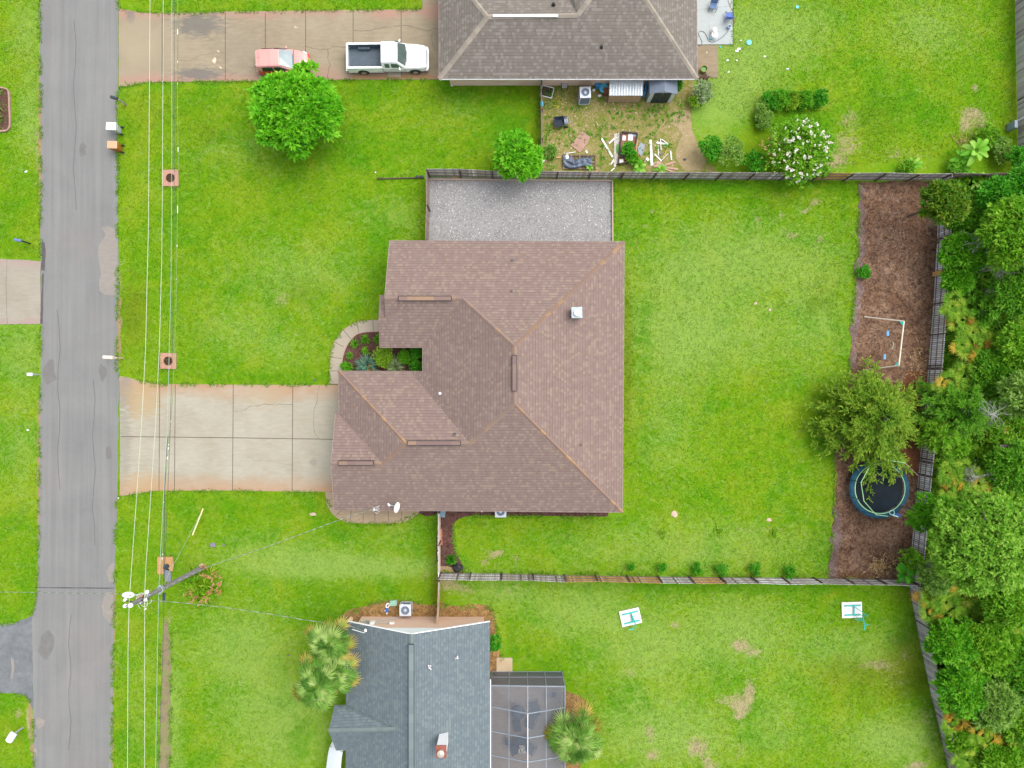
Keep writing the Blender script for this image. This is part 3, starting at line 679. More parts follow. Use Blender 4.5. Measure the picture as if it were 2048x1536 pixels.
# ---- main house ---------------------------------------------------
rm = shingles('roof_brown', [(.0, (.188, .132, .114)), (.4, (.205, .149, .129)), (.75, (.220, .162, .142)), (1., (.238, .178, .153))], line=(.085, .055, .06), row=.22, tab=.2, hi=(.275, .208, .15), hiamt=.16, hik=.4, lk=.42)
capm = tintmat('cap_brown', [(0, (.195, .138, .118)), (.7, (.212, .15, .12)), (1, (.25, .168, .11))], .9, .1)
ventm = tintmat('vent_brown', [(0, (.16, .105, .10)), (.7, (.19, .13, .11)), (1, (.26, .17, .11))], .9, .05)
darkm = mat('dark_metal', (.02, .018, .018), (.012, .01, .01), 2, .6)
A = (779, 481, 2.6); B = (1249, 483, 2.6); Cc = (1245, 1025, 2.6); D = (668, 1020, 2.6)
R1 = (1029, 692, 6.1); R2 = (1029, 808, 6.1); W1 = (769, 597, 4.63); W2 = (925, 597, 4.63)
E1 = (845, 695, 3.02); Q = (940, 887, 4.88); Vv = (822, 744, 2.62); Ec = (845, 742, 3.02)
F_ = (677, 742, 2.6); J = (677, 827, 2.6); J2 = (671, 827, 2.6); G1 = (662, 927, 4.13); G2 = (765, 927, 4.13); T = (812, 887, 4.88)
h1 = thing('brick_house', 'large house in the middle under a dusty brown shingle hip roof with five roof vents', 'house', P(1000, 750))
roof(h1, [([A, B, R1, W2, W1], X_), ([B, Cc, R2, R1], Y_), ([Cc, D, G1, G2, T, Q, R2], X_), ([E1, W2, R1, R2, Q, Vv, Ec], Y_),
          ([W1, W2, E1, (759, 695, 3.02), (757, 634, 3.93), (770, 634, 3.95)], X_), ([F_, T, Q, Vv, (845, 742.5, 2.62)], X_),
          ([F_, J, G2, T], Y_), ([J, J2, G1, G2], X_)], rm)
mb = MB(); mb.plane([V3(p) for p in [(759, 590, 3.72), (773, 590, 3.78), (774, 636, 3.88), (757, 636, 3.84)]], Y_); mb.build('porch_roof', rm, h1, world=True, solid=.1)
cap(h1, [(W1, W2), (W2, R1), (R1, R2), (Q, R2), (T, Q), (G1, G2)], capm, .3)
cap(h1, [(B, R1), (Cc, R2), (F_, T), (G2, T)], tintmat('cap_rust', [(0, (.20, .138, .115)), (.5, (.218, .142, .105)), (.88, (.238, .150, .095)), (1, (.30, .19, .11))], .9, .05), .27)
for a, b in (((797, 597, 4.66), (903, 597, 4.66)), ((1029, 711, 6.13), (1029, 782, 6.13)), ((815, 886, 4.9), (921, 886, 4.9)), ((677, 926, 4.15), (747, 926, 4.15))):
    vent_strip(h1, a, b, ventm, darkm)
leadm = mat('lead', (.12, .14, .16), (.07, .08, .09), 6, .5, metal=.5)
for p in ((1025, 520, 3.2), (1024, 582, 4.3), (909, 869, 4.6), (1163, 889, 3.9)): pipe_vent(h1, p, leadm, .3, .06)
pipe_vent(h1, (881, 787, 3.7), whitetrim, .3, .08)
galv = mat('galvanised', (.46, .50, .52), (.38, .42, .45), 3, .4, metal=.3)
ch = P(1153, 626, 4.9); mb = MB(); mb.box(ch - Vector((0, 0, .55)), (.66, .66, 1.7), .03)
cho = mb.build('chimney', galv, h1, world=True, bevel=.02)
bl = h1.location
mb = MB(); mb.box(ch + Vector((0, 0, .32)) - bl, (.76, .76, .05), .03); mb.build('chimney_cap', mat('cap_sheet', (.30, .36, .38), (.25, .3, .32), 3, .4, metal=.3), cho)
mb = MB(); mb.lathe(ch + Vector((.03, -.03, .34)) - bl, [(.17, 0), (.17, .16), (.24, .17), (.24, .2), (.05, .26)], 20); mb.build('chimney_flue', whitetrim, cho, smooth=False)
tan_b = mat('tan_brick', (.36, .25, .18), (.28, .18, .13), 8, .9, world=True)
walls(h1, [(792, 495), (1235, 497), (1232, 1010), (684, 1008), (690, 835), (694, 757), (858, 757), (858, 680), (775, 680), (780, 600)], 2.55, tan_b, 2.52)
mb = MB()
for a, b, c in (((792, 497, 2.55), (770 + 12, 597, 4.4), (772 + 6, 690, 2.8)), ((688, 835, 2.5), (676, 927, 3.9), (683, 1008, 2.5))):
    mb = MB(); a, b, c = V3(a), V3(b), V3(c); q = Vector((.15, 0, 0)); mb.add([a, b, c, a + q, b + q, c + q], [(0, 2, 1), (3, 4, 5), (0, 1, 4, 3), (1, 2, 5, 4)]); mb.build('gable', tan_b, h1, world=True)
fascia(h1, [(A, B), (B, Cc), (Cc, D), (D, G1), (G1, J2), (J, F_), (F_, (845, 742.5, 2.62)), (Ec, E1), (E1, (759, 695, 3.02)), (A, W1)], mat('fascia', (.30, .22, .20), (.27, .2, .18), 2, .6, world=True), .03, .15)
window(h1, P(900, 1008, 1.5) + Vector((0, -.02, 0)), 1.2, 1.2, 0); window(h1, P(1100, 1008, 1.5) + Vector((0, -.02, 0)), 1.2, 1.2, 0)
window(h1, P(950, 494, 1.5) + Vector((0, .02, 0)), 1.2, 1.1, math.pi); window(h1, P(1235, 640, 1.5) + Vector((.02, 0, 0)), 1.5, 1.2, R(90)); window(h1, P(1233, 850, 1.5) + Vector((.02, 0, 0)), 1.5, 1.2, R(90))
mb = MB(); c = P(686, 920, 1.2) - h1.location; mb.box(c + Vector((-.12, 0, 0)), (.06, 4.9, 2.2))
for k in range(3): mb.box(c + Vector((-.15, 0, -.55 + k * .55)), (.03, 4.8, .03))
mb.build('garage_door', whitetrim, h1)

# ---- house at the top edge -----------------------------------------
rm2 = shingles('roof_greybrown', [(.0, (.15, .132, .114)), (.4, (.168, .148, .128)), (.75, (.184, .164, .143)), (1., (.205, .184, .162))], line=(.085, .07, .06), row=.22, tab=.2, hi=(.245, .22, .195), hiamt=.22, hik=.4)
cap2 = tintmat('cap_greybrown', [(0, (.23, .20, .165)), (1, (.31, .27, .22))], .9, .1)
h2 = thing('brick_house', 'house cut by the top edge with grey brown shingles and a white ridge strip', 'house', P(1140, -20))
a = (878, 158, 2.6); b = (1395, 158, 2.6); c = (975, 33, 4.4); d = (1155, 30, 4.4); e = (1212, -50, 5.5); f = (1240, -82, 5.5)
nw = (878, -88, 2.6); n1_ = (1095, -88, 2.6); nn = (1225, -330, 5.5); nwe = (1060, -520, 2.6); nee = (1390, -520, 2.6); mm = (1226, -345, 5.5)
roof(h2, [([a, b, f, d, c], X_), ([a, nw, c], Y_), ([c, d, n1_, nw], X_), ([b, nee, mm, f], Y_), ([n1_, d, f, mm, nwe], Y_), ([nwe, mm, nee], X_)], rm2)
cap(h2, [(a, c), (c, d), (d, f), (b, f), (nw, c), (f, mm), (mm, nwe), (mm, nee)], cap2, .36)
mb = MB(); mb.beam(P(986, 31.5, 4.5), P(1116, 31.5, 4.5), .16, .06); mb.build('ridge_strip', whitetrim, h2, world=True)
pipe_vent(h2, (1203, 94, 3.5), mat('black_rubber', (.015, .017, .02), (.01, .01, .012), 4, .5), .25, .08); pipe_vent(h2, (1107, 9, 4.2), MATS['black_rubber'], .25, .07)
fascia(h2, [(a, b)], whitetrim, .05, .12, 'gutter'); fascia(h2, [(b, nee), (a, nw)], MATS['fascia'], .04, .14)
pbrick = mat('pink_brick', (.74, .58, .46), (.58, .38, .28), 1.4, .9, world=True, stretch=(.6, .6, 3))
walls(h2, [(895, 141), (1378, 141), (1378, -480), (1080, -480), (1080, -70), (895, -70)], 2.6, pbrick, 2.55)
window(h2, P(1010, 141, 1.5) + Vector((0, -.03, 0)), 1.1, 1.1, 0)

# ---- house at the bottom edge ---------------------------------------
rm3 = shingles('roof_slate', [(.0, (.112, .140, .155)), (.35, (.127, .158, .172)), (.7, (.140, .172, .184)), (1., (.156, .190, .198))], line=(.055, .075, .10), row=.2, tab=.22, hi=(.16, .198, .20), hiamt=.2, hik=.5)
cap3 = tintmat('cap_slate', [(0, (.125, .155, .155)), (1, (.16, .195, .19))], .9, .1)
h3 = thing('gabled_house', 'house at the bottom edge with blue grey shingles and a pink brick gable', 'house', P(840, 1500))
g0 = (822, 1268, 5.2); g1 = (692, 1242, 2.7); g2 = (979.5, 1243, 2.7); gs = (822, 2100, 5.2)
xl = (690, 1405, 2.7); v0 = (791, 1459, 4.66)
roof(h3, [([g0, g2, (979.5, 2100, 2.7), gs], Y_), ([g0, g1, (690, 2100, 2.7), gs], Y_)], rm3)
mb = MB()
x1 = (669, 1410, 2.7); x2 = (657.5, 1462, 3.6); x3 = (672, 1501, 2.7)
mb.plane([V3(p) for p in [x1, x2, v0, (691, 1410, 2.73)]], X_); mb.plane([V3(p) for p in [x2, x3, (691, 1501, 2.73), v0]], X_)
mb.build('entry_roof', rm3, h3, world=True, solid=.12)
cap(h3, [((822, 1268, 5.2), (822, 1290, 5.2)), (x2, v0), ((826, 1290, 5.2), (826, 2050, 5.2))], cap3, .34)
vent_strip(h3, (823, 1288, 5.25), (823, 2000, 5.25), cap3, mat('navy_edge', (.05, .065, .10), (.04, .05, .08), 2, .6, world=True), .34, .09)
whitebit = mat('roof_white', (.72, .72, .72), (.4, .4, .42), 9, .6)
for p in ((859, 1334, 4.8), (914, 1315, 3.9)):
    mb = MB(); q = V3(p)
    for k in range(5): mb.box(q + Vector((jit(.12), jit(.16), .05)), (.12, .07, .05), jit(2))
    mb.lathe(q, [(.06, -.1), (.05, .16), (.02, .17)], 8); mb.build('vent_pipe', whitebit, h3, world=True)
mb = MB(); q = P(1, 1); 
# chimney: brick red cap with flue, white sides
ct = P(882, 1505, 6.1); cb = P(887, 1487, 4.0)
mb = MB(); mb.box(Vector((ct.x, ct.y, 4.7)), (.62, .74, 2.5)); co = mb.build('chimney', whitetrim, h3, world=True)
bl = h3.location
mb = MB(); mb.box(Vector((ct.x, ct.y, 5.97)) - bl, (.72, .84, .1)); mb.build('chimney_cap', mat('red_cap', (.30, .09, .06), (.2, .05, .035), 6, .7), co)
mb = MB(); mb.lathe(Vector((ct.x, ct.y, 6.02)) - bl, [(.2, 0), (.2, .25), (.25, .26), (.25, .3), (.05, .36)], 20); mb.build('chimney_flue', mat('flue', (.55, .5, .42), (.4, .36, .3), 6, .4, metal=.4), co)
walls(h3, [(709, 1255.5), (965, 1256), (965, 2050), (703, 2050), (705, 1420)], 2.5, mat('peach_brick', (.68, .47, .36), (.60, .40, .30), 3, .9, world=True, stretch=(.5, .5, 6)), 2.5)
mb = MB(); a = P(709, 1256, 2.5); b = P(965, 1256, 2.5); t = P(824, 1266, 4.95); t.y = a.y; q = Vector((0, -.2, 0)); dn = Vector((0, .012, 0))
mb.add([a + dn, b + dn, t + dn, a + q, b + q, t + q], [(0, 1, 2), (3, 5, 4), (0, 2, 5, 3), (2, 1, 4, 5)]); mb.build('gable', sid, h3, world=True)
fascia(h3, [(g1, g0), (g0, g2)], whitetrim, .05, .14); fascia(h3, [(g2, (979.5, 2100, 2.7))], MATS['navy_edge'], .04, .14)
mb = MB(); z = 2.55; mb.beam(P(980.5, 1359, z), P(980.5, 1990, z), .1, .1); mb.build('gutter', whitetrim, h3, world=True)
# meters and pipes on the brick gable
wy = P(709, 1255.5, 2.5).y
def wallpt(px, z): return Vector((P(px, 0, z).x, wy, z))
for px, z, s, m_ in ((745, 1.7, (.34, .14, .5), whitetrim), (734, 1.6, (.26, .14, .34), mat('grey_box', (.22, .27, .26), (.16, .2, .2), 4, .5)), (725, 1.2, (.2, .1, .25), mat('green_box', (.35, .5, .42), (.3, .42, .36), 4, .6)), (784, 1.8, (.36, .12, .3), whitetrim)):
    mb = MB(); mb.box(wallpt(px, z) + Vector((0, .1, 0)), s); mb.build('meter_box', m_, h3, world=True, bevel=.015)
mb = MB(); mb.tube([wallpt(745, 1.2) + Vector((0, .06, 0)), wallpt(770, .9) + Vector((0, .06, 0)), wallpt(795, .5) + Vector((0, .06, 0))], .03); mb.tube([wallpt(748, 1.7) + Vector((0, .06, 0)), wallpt(784, 1.6) + Vector((0, .06, 0))], .025)
mb.build('conduit', galv, h3, world=True)
# white curved porch roof at the left side
mb = MB(); n = 14; top = []; 
L = [(665, 1482), (660, 1492), (657, 1503), (655, 1515), (653, 1530), (651, 1560), (650, 1640)]; Rr = [(668, 1490), (674, 1498), (686, 1501), (684, 1512), (682, 1530), (682, 1560), (682, 1640)]
vs = []
for (a, b), (c, d) in zip(L, Rr):
    for t in range(5):
        u = t / 4; vs.append(P(a + (c - a) * u, b + (d - b) * u, 2.05 + .35 * math.sin(u * math.pi / 2)))
mb.add(vs, [(i * 5 + k, (i + 1) * 5 + k, (i + 1) * 5 + k + 1, i * 5 + k + 1) for i in range(6) for k in range(4)])
mb.build('porch_awning', mat('awning', (.50, .545, .56), (.46, .5, .52), .5, .5, world=True), h3, world=True, solid=.03)
mb = MB(); mb.tube([P(659, 1492, 2.1), P(687, 1504.5, 2.45)], .015); mb.build('awning_brace', darkm, h3, world=True)

# ---- screened lanai --------------------------------------------------
h4 = thing('screen_enclosure', 'grey screened patio cage against the blue grey house', 'screen cage', P(1050, 1450))
frm = mat('frame_bronze', (.24, .27, .30), (.18, .21, .25), 2, .5, world=True); frw = mat('frame_white', (.62, .63, .62), (.55, .56, .56), 2, .5, world=True)
frame = MB(); white = MB(); scr = MB()
z1, z2 = 2.55, 3.75
ysg = [1371, 1413, 1462, 1510, 1560, 1610]
def ridge_y(y): # same ground y at the higher ridge
    return 768 + (y - 768) * (H - z1) / (H - z2)
for i, y in enumerate(ysg):
    l, r, c = P(982, y, z1), P(1130, y + 2, z1), P(1055.5, ridge_y(y) if i else y + 1, z2 if i else 2.75)
    if i: c = P(1055.5, y + 14, z2)
    frame.beam(l, c, .07, .07); frame.beam(c, r, .07, .07)
    frame.beam(Vector((r.x, r.y, .05)), r, .06, .06)
cs = [P(1055.5, 1372, 2.75)] + [P(1055.5, y + 14, z2) for y in ysg[1:]]
for i in range(len(cs) - 1): pass
frame.beam(P(1130, 1371, z1), P(1130, 1612, z1), .07, .09); frame.beam(P(984, 1371, z1), P(984, 1612, z1), .05, .06)
for x, w in ((1018, 1), (1092.5, 1)):
    for i in range(len(ysg) - 1):
        m0 = P(x, (ysg[i] + (cs[i].y * 0 + (768 - cs[i].y * S * H / (H - cs[i].z)))) / 2 if i else ysg[i] + .5, (z1 + cs[i].z) / 2)
        m1 = P(x, (ysg[i + 1] + (768 - cs[i + 1].y * S * H / (H - cs[i + 1].z))) / 2, (z1 + cs[i + 1].z) / 2)
        frame.beam(m0, m1, .05, .05)
for x in (982, 1018, 1055.5, 1092.5, 1129):
    k = P(x, 1371, z1); frame.beam(Vector((k.x, k.y, .05)), k, .05, .05)
frame.beam(P(982, 1371, z1 * .45) * 1, P(982, 1371, z1 * .45) + Vector((5.4, 0, 0)), .04, .04)
for zz in (.1, 1.1): 
    k0 = P(982, 1371, z1); k1 = P(1130, 1371, z1); frame.beam(Vector((k0.x, k0.y, zz)), Vector((k1.x, k1.y, zz)), .05, .05)
for i in range(len(ysg) - 1):
    l0, l1, r0, r1 = P(982, ysg[i], z1), P(982, ysg[i + 1], z1), P(1130, ysg[i] + 2, z1), P(1130, ysg[i + 1] + 2, z1)
    scr.add([l0, l1, cs[i + 1], cs[i]], [(0, 1, 2, 3)]); scr.add([cs[i], cs[i + 1], r1, r0], [(0, 1, 2, 3)])
wall_s = MB(); a = P(980, 1371, z1); b = P(1130, 1371, z1)
wall_s.add([Vector((a.x, a.y, .1)), Vector((b.x, b.y, .1)), b, a], [(0, 1, 2, 3)]); e_ = P(1130, 1612, z1); wall_s.add([Vector((b.x, b.y, .1)), Vector((b.x, e_.y, .1)), Vector((b.x, e_.y, z1)), b], [(0, 1, 2, 3)])
white.beam(cs[1], cs[-1], .06, .06); frame.beam(cs[0], cs[1], .06, .06); frame.build('frame', frm, h4, world=True); white.build('frame_bar', frw, h4, world=True)
def screen_mat(name, c, a):
    m, nt, N, Lk, b_ = _nt(name); t = N.new('ShaderNodeBsdfTransparent'); mx = N.new('ShaderNodeMixShader'); mx.inputs[0].default_value = a
    b_.inputs['Base Color'].default_value = rgb(c); b_.inputs['Roughness'].default_value = .8
    Lk.new(t.outputs[0], mx.inputs[1]); Lk.new(b_.outputs[0], mx.inputs[2]); Lk.new(mx.outputs[0], N['Material Output'].inputs['Surface']); return m
scr.build('roof_screen', screen_mat('mesh_light', (.15, .17, .20), .42), h4, world=True)
wall_s.build('wall_screen', screen_mat('mesh_dark', (.09, .095, .115), .74), h4, world=True)
mb = MB(); k = P(995, 1371, 2.2)
for x0, x1, zz0, zz1 in ((992, 1018, .15, .15), (992, 1018, 1.2, 1.2), (992, 1018, 2.15, 2.15)):
    a = P(x0, 1371, 2.2); b = P(x1, 1371, 2.2); mb.beam(Vector((a.x, a.y + .06, zz0)), Vector((b.x, b.y + .06, zz1)), .06, .06)
for x0 in (992, 1018):
    a = P(x0, 1371, 2.2); mb.beam(Vector((a.x, a.y + .06, .1)), Vector((a.x, a.y + .06, 2.2)), .06, .06)
mb.build('door', mat('cream_frame', (.50, .49, .33), (.45, .44, .3), 2, .5), h4, world=True)

# ---- fences -----------------------------------------------------------
wood = tintmat('weathered_wood', [(0, (.10, .08, .08)), (.25, (.30, .26, .26)), (.6, (.44, .42, .43)), (.9, (.60, .60, .62)), (1, (.70, .72, .75))], .9, .18, 3, stretch=(6, 6, .7))
wood_o = tintmat('rusty_wood', [(0, (.12, .06, .03)), (.4, (.34, .18, .08)), (.7, (.50, .28, .08)), (1, (.58, .40, .22))], .9, .15, 3, stretch=(6, 6, .7))
wood_p = tintmat('pale_wood', [(0, (.24, .20, .17)), (.5, (.38, .32, .27)), (1, (.50, .43, .36))], .9, .12, 3)
dkwood = mat('dark_wood', (.10, .07, .06), (.055, .035, .03), 6, .9)
railm = mat('rail_wood', (.20, .15, .13), (.11, .08, .07), 6, .9)
orange_b = mat('new_board', (.50, .29, .09), (.40, .22, .07), 5, .8)
def fence(name, label, px, h=1.8, side=1, gap=.012, m=None, rails=3, lean=0.0, odd={}, pitch=.145, tmean=.55, tamp=.3, ends=(True, True), panel_len=2.44, rail_m=None, tall=0, wob=.05):
    """pickets, rails and posts along a ground line given in pixels; side = where the rails stand"""
    m = m or wood; w = [P(*a) for a in px]; cum = [0]
    for i in range(len(w) - 1): cum.append(cum[-1] + (w[i + 1] - w[i]).length)
    tot = cum[-1]; base = (w[0] + w[-1]) / 2
    t = thing(name, label, 'fence', base)
    def at(s):
        s = min(max(s, 0), tot - 1e-6)
        for i in range(len(cum) - 1):
            if s <= cum[i + 1]:
                u = (s - cum[i]) / (cum[i + 1] - cum[i]); p = w[i].lerp(w[i + 1], u); d = (w[i + 1] - w[i]).normalized(); return p, d
        return w[-1], (w[-1] - w[-2]).normalized()
    n = max(1, round(tot / panel_len)); L = tot / n
    tops = [lean + jit(wob) for _ in range(n + 1)]
    for k in range(n):
        mb = MB(); s = k * L + .02; pan = odd.get(k, {}); pt = tmean + jit(.12); mm = pan.get('m', m)
        nb = int((L - .04) / (pitch)); step = (L - .04) / nb
        for j in range(nb):
            p, d = at(s + (j + .5) * step); q = Vector((-d.y, d.x, 0)); u = ((j + .5) / nb); off = tops[k] * (1 - u) + tops[k + 1] * u
            hh = h + jit(.025); bt = min(1, max(0, pt + jit(tamp)))
            if rnd.random() < .05: bt = rnd.choice([0.02, .98])
            a = p + Vector((0, 0, .03)); b = p + q * (off + jit(.006)) + d * jit(.012) + Vector((0, 0, hh))
            mb.beam(a, b, step - gap - (.02 if rnd.random() < .12 else 0), .018, tint=bt, up=q)
        mb.build('panel', mm, t, world=True)
        p0, d0 = at(k * L); p1, d1 = at((k + 1) * L); q0 = Vector((-d0.y, d0.x, 0)) * side; q1 = Vector((-d1.y, d1.x, 0)) * side
        for r in range(rails):
            z = .3 + (h - .45) * r / max(rails - 1, 1); f = z / h
            mb = MB(); mb.beam(p0 + q0 * .035 + q0 * side * tops[k] * f + Vector((0, 0, z)), p1 + q1 * .035 + q1 * side * tops[k + 1] * f + Vector((0, 0, z)), .045, .07, tint=rnd.uniform(.35, .85))
            mb.build('rail', rail_m or railm, t, world=True)
        mb = MB(); mb.beam(p0 + q0 * .07, p0 + q0 * .07 + q0 * side * tops[k] + Vector((0, 0, h + .02)), .09, .09, tint=.3); mb.build('post', dkwood, t, world=True)
    p0, d0 = at(tot); q0 = Vector((-d0.y, d0.x, 0)) * side
    mb = MB(); mb.beam(p0 + q0 * .07, p0 + q0 * .07 + q0 * side * tops[n] + Vector((0, 0, h + .02)), .09, .09, tint=.3); mb.build('post', dkwood, t, world=True)
    return t
fence('wooden_fence', 'long grey plank fence between the gravel pad and the junk yard, reaching the dirt bed', [(859, 352), (980, 355), (1100, 356), (1224, 357), (1400, 358.5), (1600, 360), (1720, 360.5), (1876, 361)], side=-1, gap=.02, odd={12: {'m': wood_o}}, tmean=.5, lean=0)
fence('wooden_fence', 'grey picket fence between the brown dirt bed and the woods', [(1876, 363), (1874, 480), (1867, 600), (1860, 690), (1851, 800), (1841, 900), (1831, 1010), (1822, 1100), (1813, 1160)], side=-1, gap=.035, tmean=.86, tamp=.22)
fence('wooden_fence', 'weathered fence with rusty boards along the south side of the central back yard', [(880, 1146), (1000, 1147), (1100, 1150), (1300, 1153), (1500, 1155), (1700, 1157), (1812, 1159)], side=1, gap=.02, tmean=.66, odd={4: {'m': wood_o}, 5: {'m': wood_o}, 6: {'m': wood_o}, 8: {'m': wood_o}}, h=1.75)
fence('wooden_fence', 'grey brown fence slanting down the right side of the lower yard', [(1817, 1163), (1828, 1225), (1845, 1310), (1862, 1390), (1880, 1465), (1898, 1545), (1925, 1660)], side=1, gap=.04, tmean=.5, tamp=.3, rail_m=wood_p)
fence('wooden_fence', 'short grey fence along the left side of the gravel pad', [(858, 354), (858.5, 420), (857, 490)], side=1, m=wood_p, tmean=.35, gap=.01)
fence('wooden_fence', 'short fence beside the narrow mulch strip below the central house', [(880, 1018), (880, 1080), (880, 1143)], side=1, m=wood, tmean=.7, gap=.01, rail_m=wood_p)
fence('wooden_fence', 'thin brown fence running down to the gable of the bottom house', [(880, 1150), (879, 1200), (877, 1236)], side=1, m=wood_o, tmean=.3, gap=.01, rail_m=wood_p)
fence('wooden_fence', 'low brown fence on the left side of the junk yard', [(1081, 172), (1081.5, 250), (1082, 346)], side=1, h=1.2, m=wood_p, tmean=.3, gap=.01)
fence('wooden_fence', 'tall grey panel fence at the top right corner behind the neighbour lawn', [(2028, -120), (2030, 0), (2033, 150), (2036, 345)], side=1, h=1.95, m=wood, tmean=.42, gap=.01, tamp=.2)
fence('wooden_fence', 'shaded fence running into the woods at the right edge', [(1882, 361), (1960, 360), (2040, 360), (2120, 359)], side=-1, m=wood_p, tmean=.15, gap=.008)
mb = MB(); mb.beam(P(1824, 1180, 1.78) + Vector((0, .0, 0)), P(1824, 1180, 1.78) + Vector((.35, -.06, 0)), .3, .02)
# new yellow board across the picket fence
mb = MB()
for k in range(3): mb.beam(P(1866.5 + k, 549 + k * 0, .05) + Vector((-.05, -k * .0, 0)), P(1866.5, 549, 0) + Vector((.02, 0, 1.82)), .36, .02, up=(1, 0, 0))
tag(mb.build('fence_board', orange_b), 'single new yellow board on the grey picket fence by the woods', 'board')
mb = MB(); mb.beam(P(1886, 1404, 1.45), P(1892, 1427, 1.45), .03, .09); tag(mb.build('white_board', whitetrim), 'short white board nailed to the slanting fence at lower right', 'board')
ladder = MB()
# low edging rail left of the gravel pad
mb = MB(); mb.beam(P(757, 357.5, .08), P(848, 355.5, .08), .07, .16); mb.beam(P(757, 356, 0), P(757, 356, .3), .12, .12)
e_ = mb.build('edging_rail', dkwood); tag(e_, 'low dark timber edging in the lawn left of the gravel pad', 'edging')
mb = MB()
for x in (834, 840, 845): mb.box(P(x, 354, .12), (.16, .16, .24))
tag(mb.build('concrete_block', mat('navy', (.03, .035, .06), (.02, .02, .03), 4)), 'dark hollow block standing at the end of the lawn edging', 'block')
mb = MB(); mb.beam(P(855, 359, .1), P(1224, 361.5, .1), .1, .2, tint=.8); mb.beam(P(1224.5, 360, .1), P(1225.5, 500, .1), .1, .2, tint=.7)
tag(mb.build('gravel_edging', tintmat('edge_timber', [(0, (.25, .19, .15)), (1, (.42, .33, .26))], .9, .3, 2)), 'pale timber border around the gravel pad', 'edging')
# ------------------------------------------------------------------ vehicles
white_paint = mat('white_paint', (.82, .83, .84), (.80, .81, .82), 1, .25, coat=.6)
glass = mat('auto_glass', (.10, .14, .12), (.05, .08, .08), 1.2, .08, spec=.9)
rubber = mat('rubber', (.025, .026, .03), (.018, .018, .02), 4, .8)
chrome = mat('chrome', (.65, .66, .68), (.5, .5, .52), 6, .25, metal=.8)
liner = mat('bed_liner', (.075, .105, .13), (.055, .08, .10), 3, .6)

def loft(mb, secs, n_side=3):
    """secs: (x, halfwidth_bottom, halfwidth_top, z_bottom, z_top, corner)"""
    rings = []
    for x, wb, wt, zb, zt, c in secs:
        r = [(-wb, zb), (wb, zb), (wb + (wt - wb) * .3, zb + (zt - zb) * .45), (wt, zt - c), (wt - c * .4, zt - c * .3), (wt - c * 1.4, zt), (0, zt + c * .25),
             (-wt + c * 1.4, zt), (-wt + c * .4, zt - c * .3), (-wt, zt - c), (-wb - (wt - wb) * .3, zb + (zt - zb) * .45)]
        rings.append([(x, y, z) for y, z in r])
    m = len(rings[0]); vs = [p for r in rings for p in r]; fs = []
    for i in range(len(rings) - 1):
        for k in range(m):
            k2 = (k + 1) % m; fs.append((i * m + k, (i + 1) * m + k, (i + 1) * m + k2, i * m + k2))
    fs.append(tuple(range(m))); fs.append(tuple(reversed([(len(rings) - 1) * m + k for k in range(m)])))
    mb.add(vs, fs)
def wheel(parent, x, y, r, w, side):
    t = MB(); t.tube([(x, y - w / 2, r), (x, y + w / 2, r)], r, 24)
    o = t.build('wheel', rubber, parent, bevel=.02)
    hb = MB(); yy = y + side * (w / 2 + .005); hb.tube([(x, yy - side * .02, r), (x, yy + side * .012, r)], r * .58, 20); hb.build('rim', chrome, o)
    hb = MB()
    for k in range(5):
        a = k * 2 * math.pi / 5; hb.tube([(x + math.cos(a) * r * .36, yy, r + math.sin(a) * r * .36), (x + math.cos(a) * r * .36, yy + side * .016, r + math.sin(a) * r * .36)], r * .11, 8)
    hb.build('rim_hole', rubber, o)
def quadpanel(name, pts, m, parent, th=.012):
    a, b, c = (Vector(p) for p in pts[:3]); n = (b - a).cross(c - b).normalized(); q = n * th
    mb = MB(); k = len(pts); mb.add([Vector(p) + q for p in pts] + [Vector(p) - q for p in pts], [tuple(range(k)), tuple(reversed(range(k, 2 * k)))] + [(i, k + i, k + (i + 1) % k, (i + 1) % k) for i in range(k)])
    return mb.build(name, m, parent)

tc = P(1024 - 245, 768 - 643)
tr = thing('pickup_truck', 'white extended cab pickup with an empty blue grey bed, parked on the top driveway', 'pickup truck', tc, R(.6))
L2 = 3.07; W = .96
# body: hood and lower cab
mb = MB(); loft(mb, [(.0 - .35, .93, W, .42, 1.12, .08), (.9, .93, W, .42, 1.12, .08), (1.35, .93, W - .01, .42, 1.12, .1), (2.2, .92, .93, .42, 1.09, .13), (2.72, .90, .88, .42, 1.02, .15), (2.94, .86, .78, .44, .93, .14), (3.0, .8, .72, .5, .82, .1)])
mb.build('hood', white_paint, tr, smooth=False, bevel=.02)
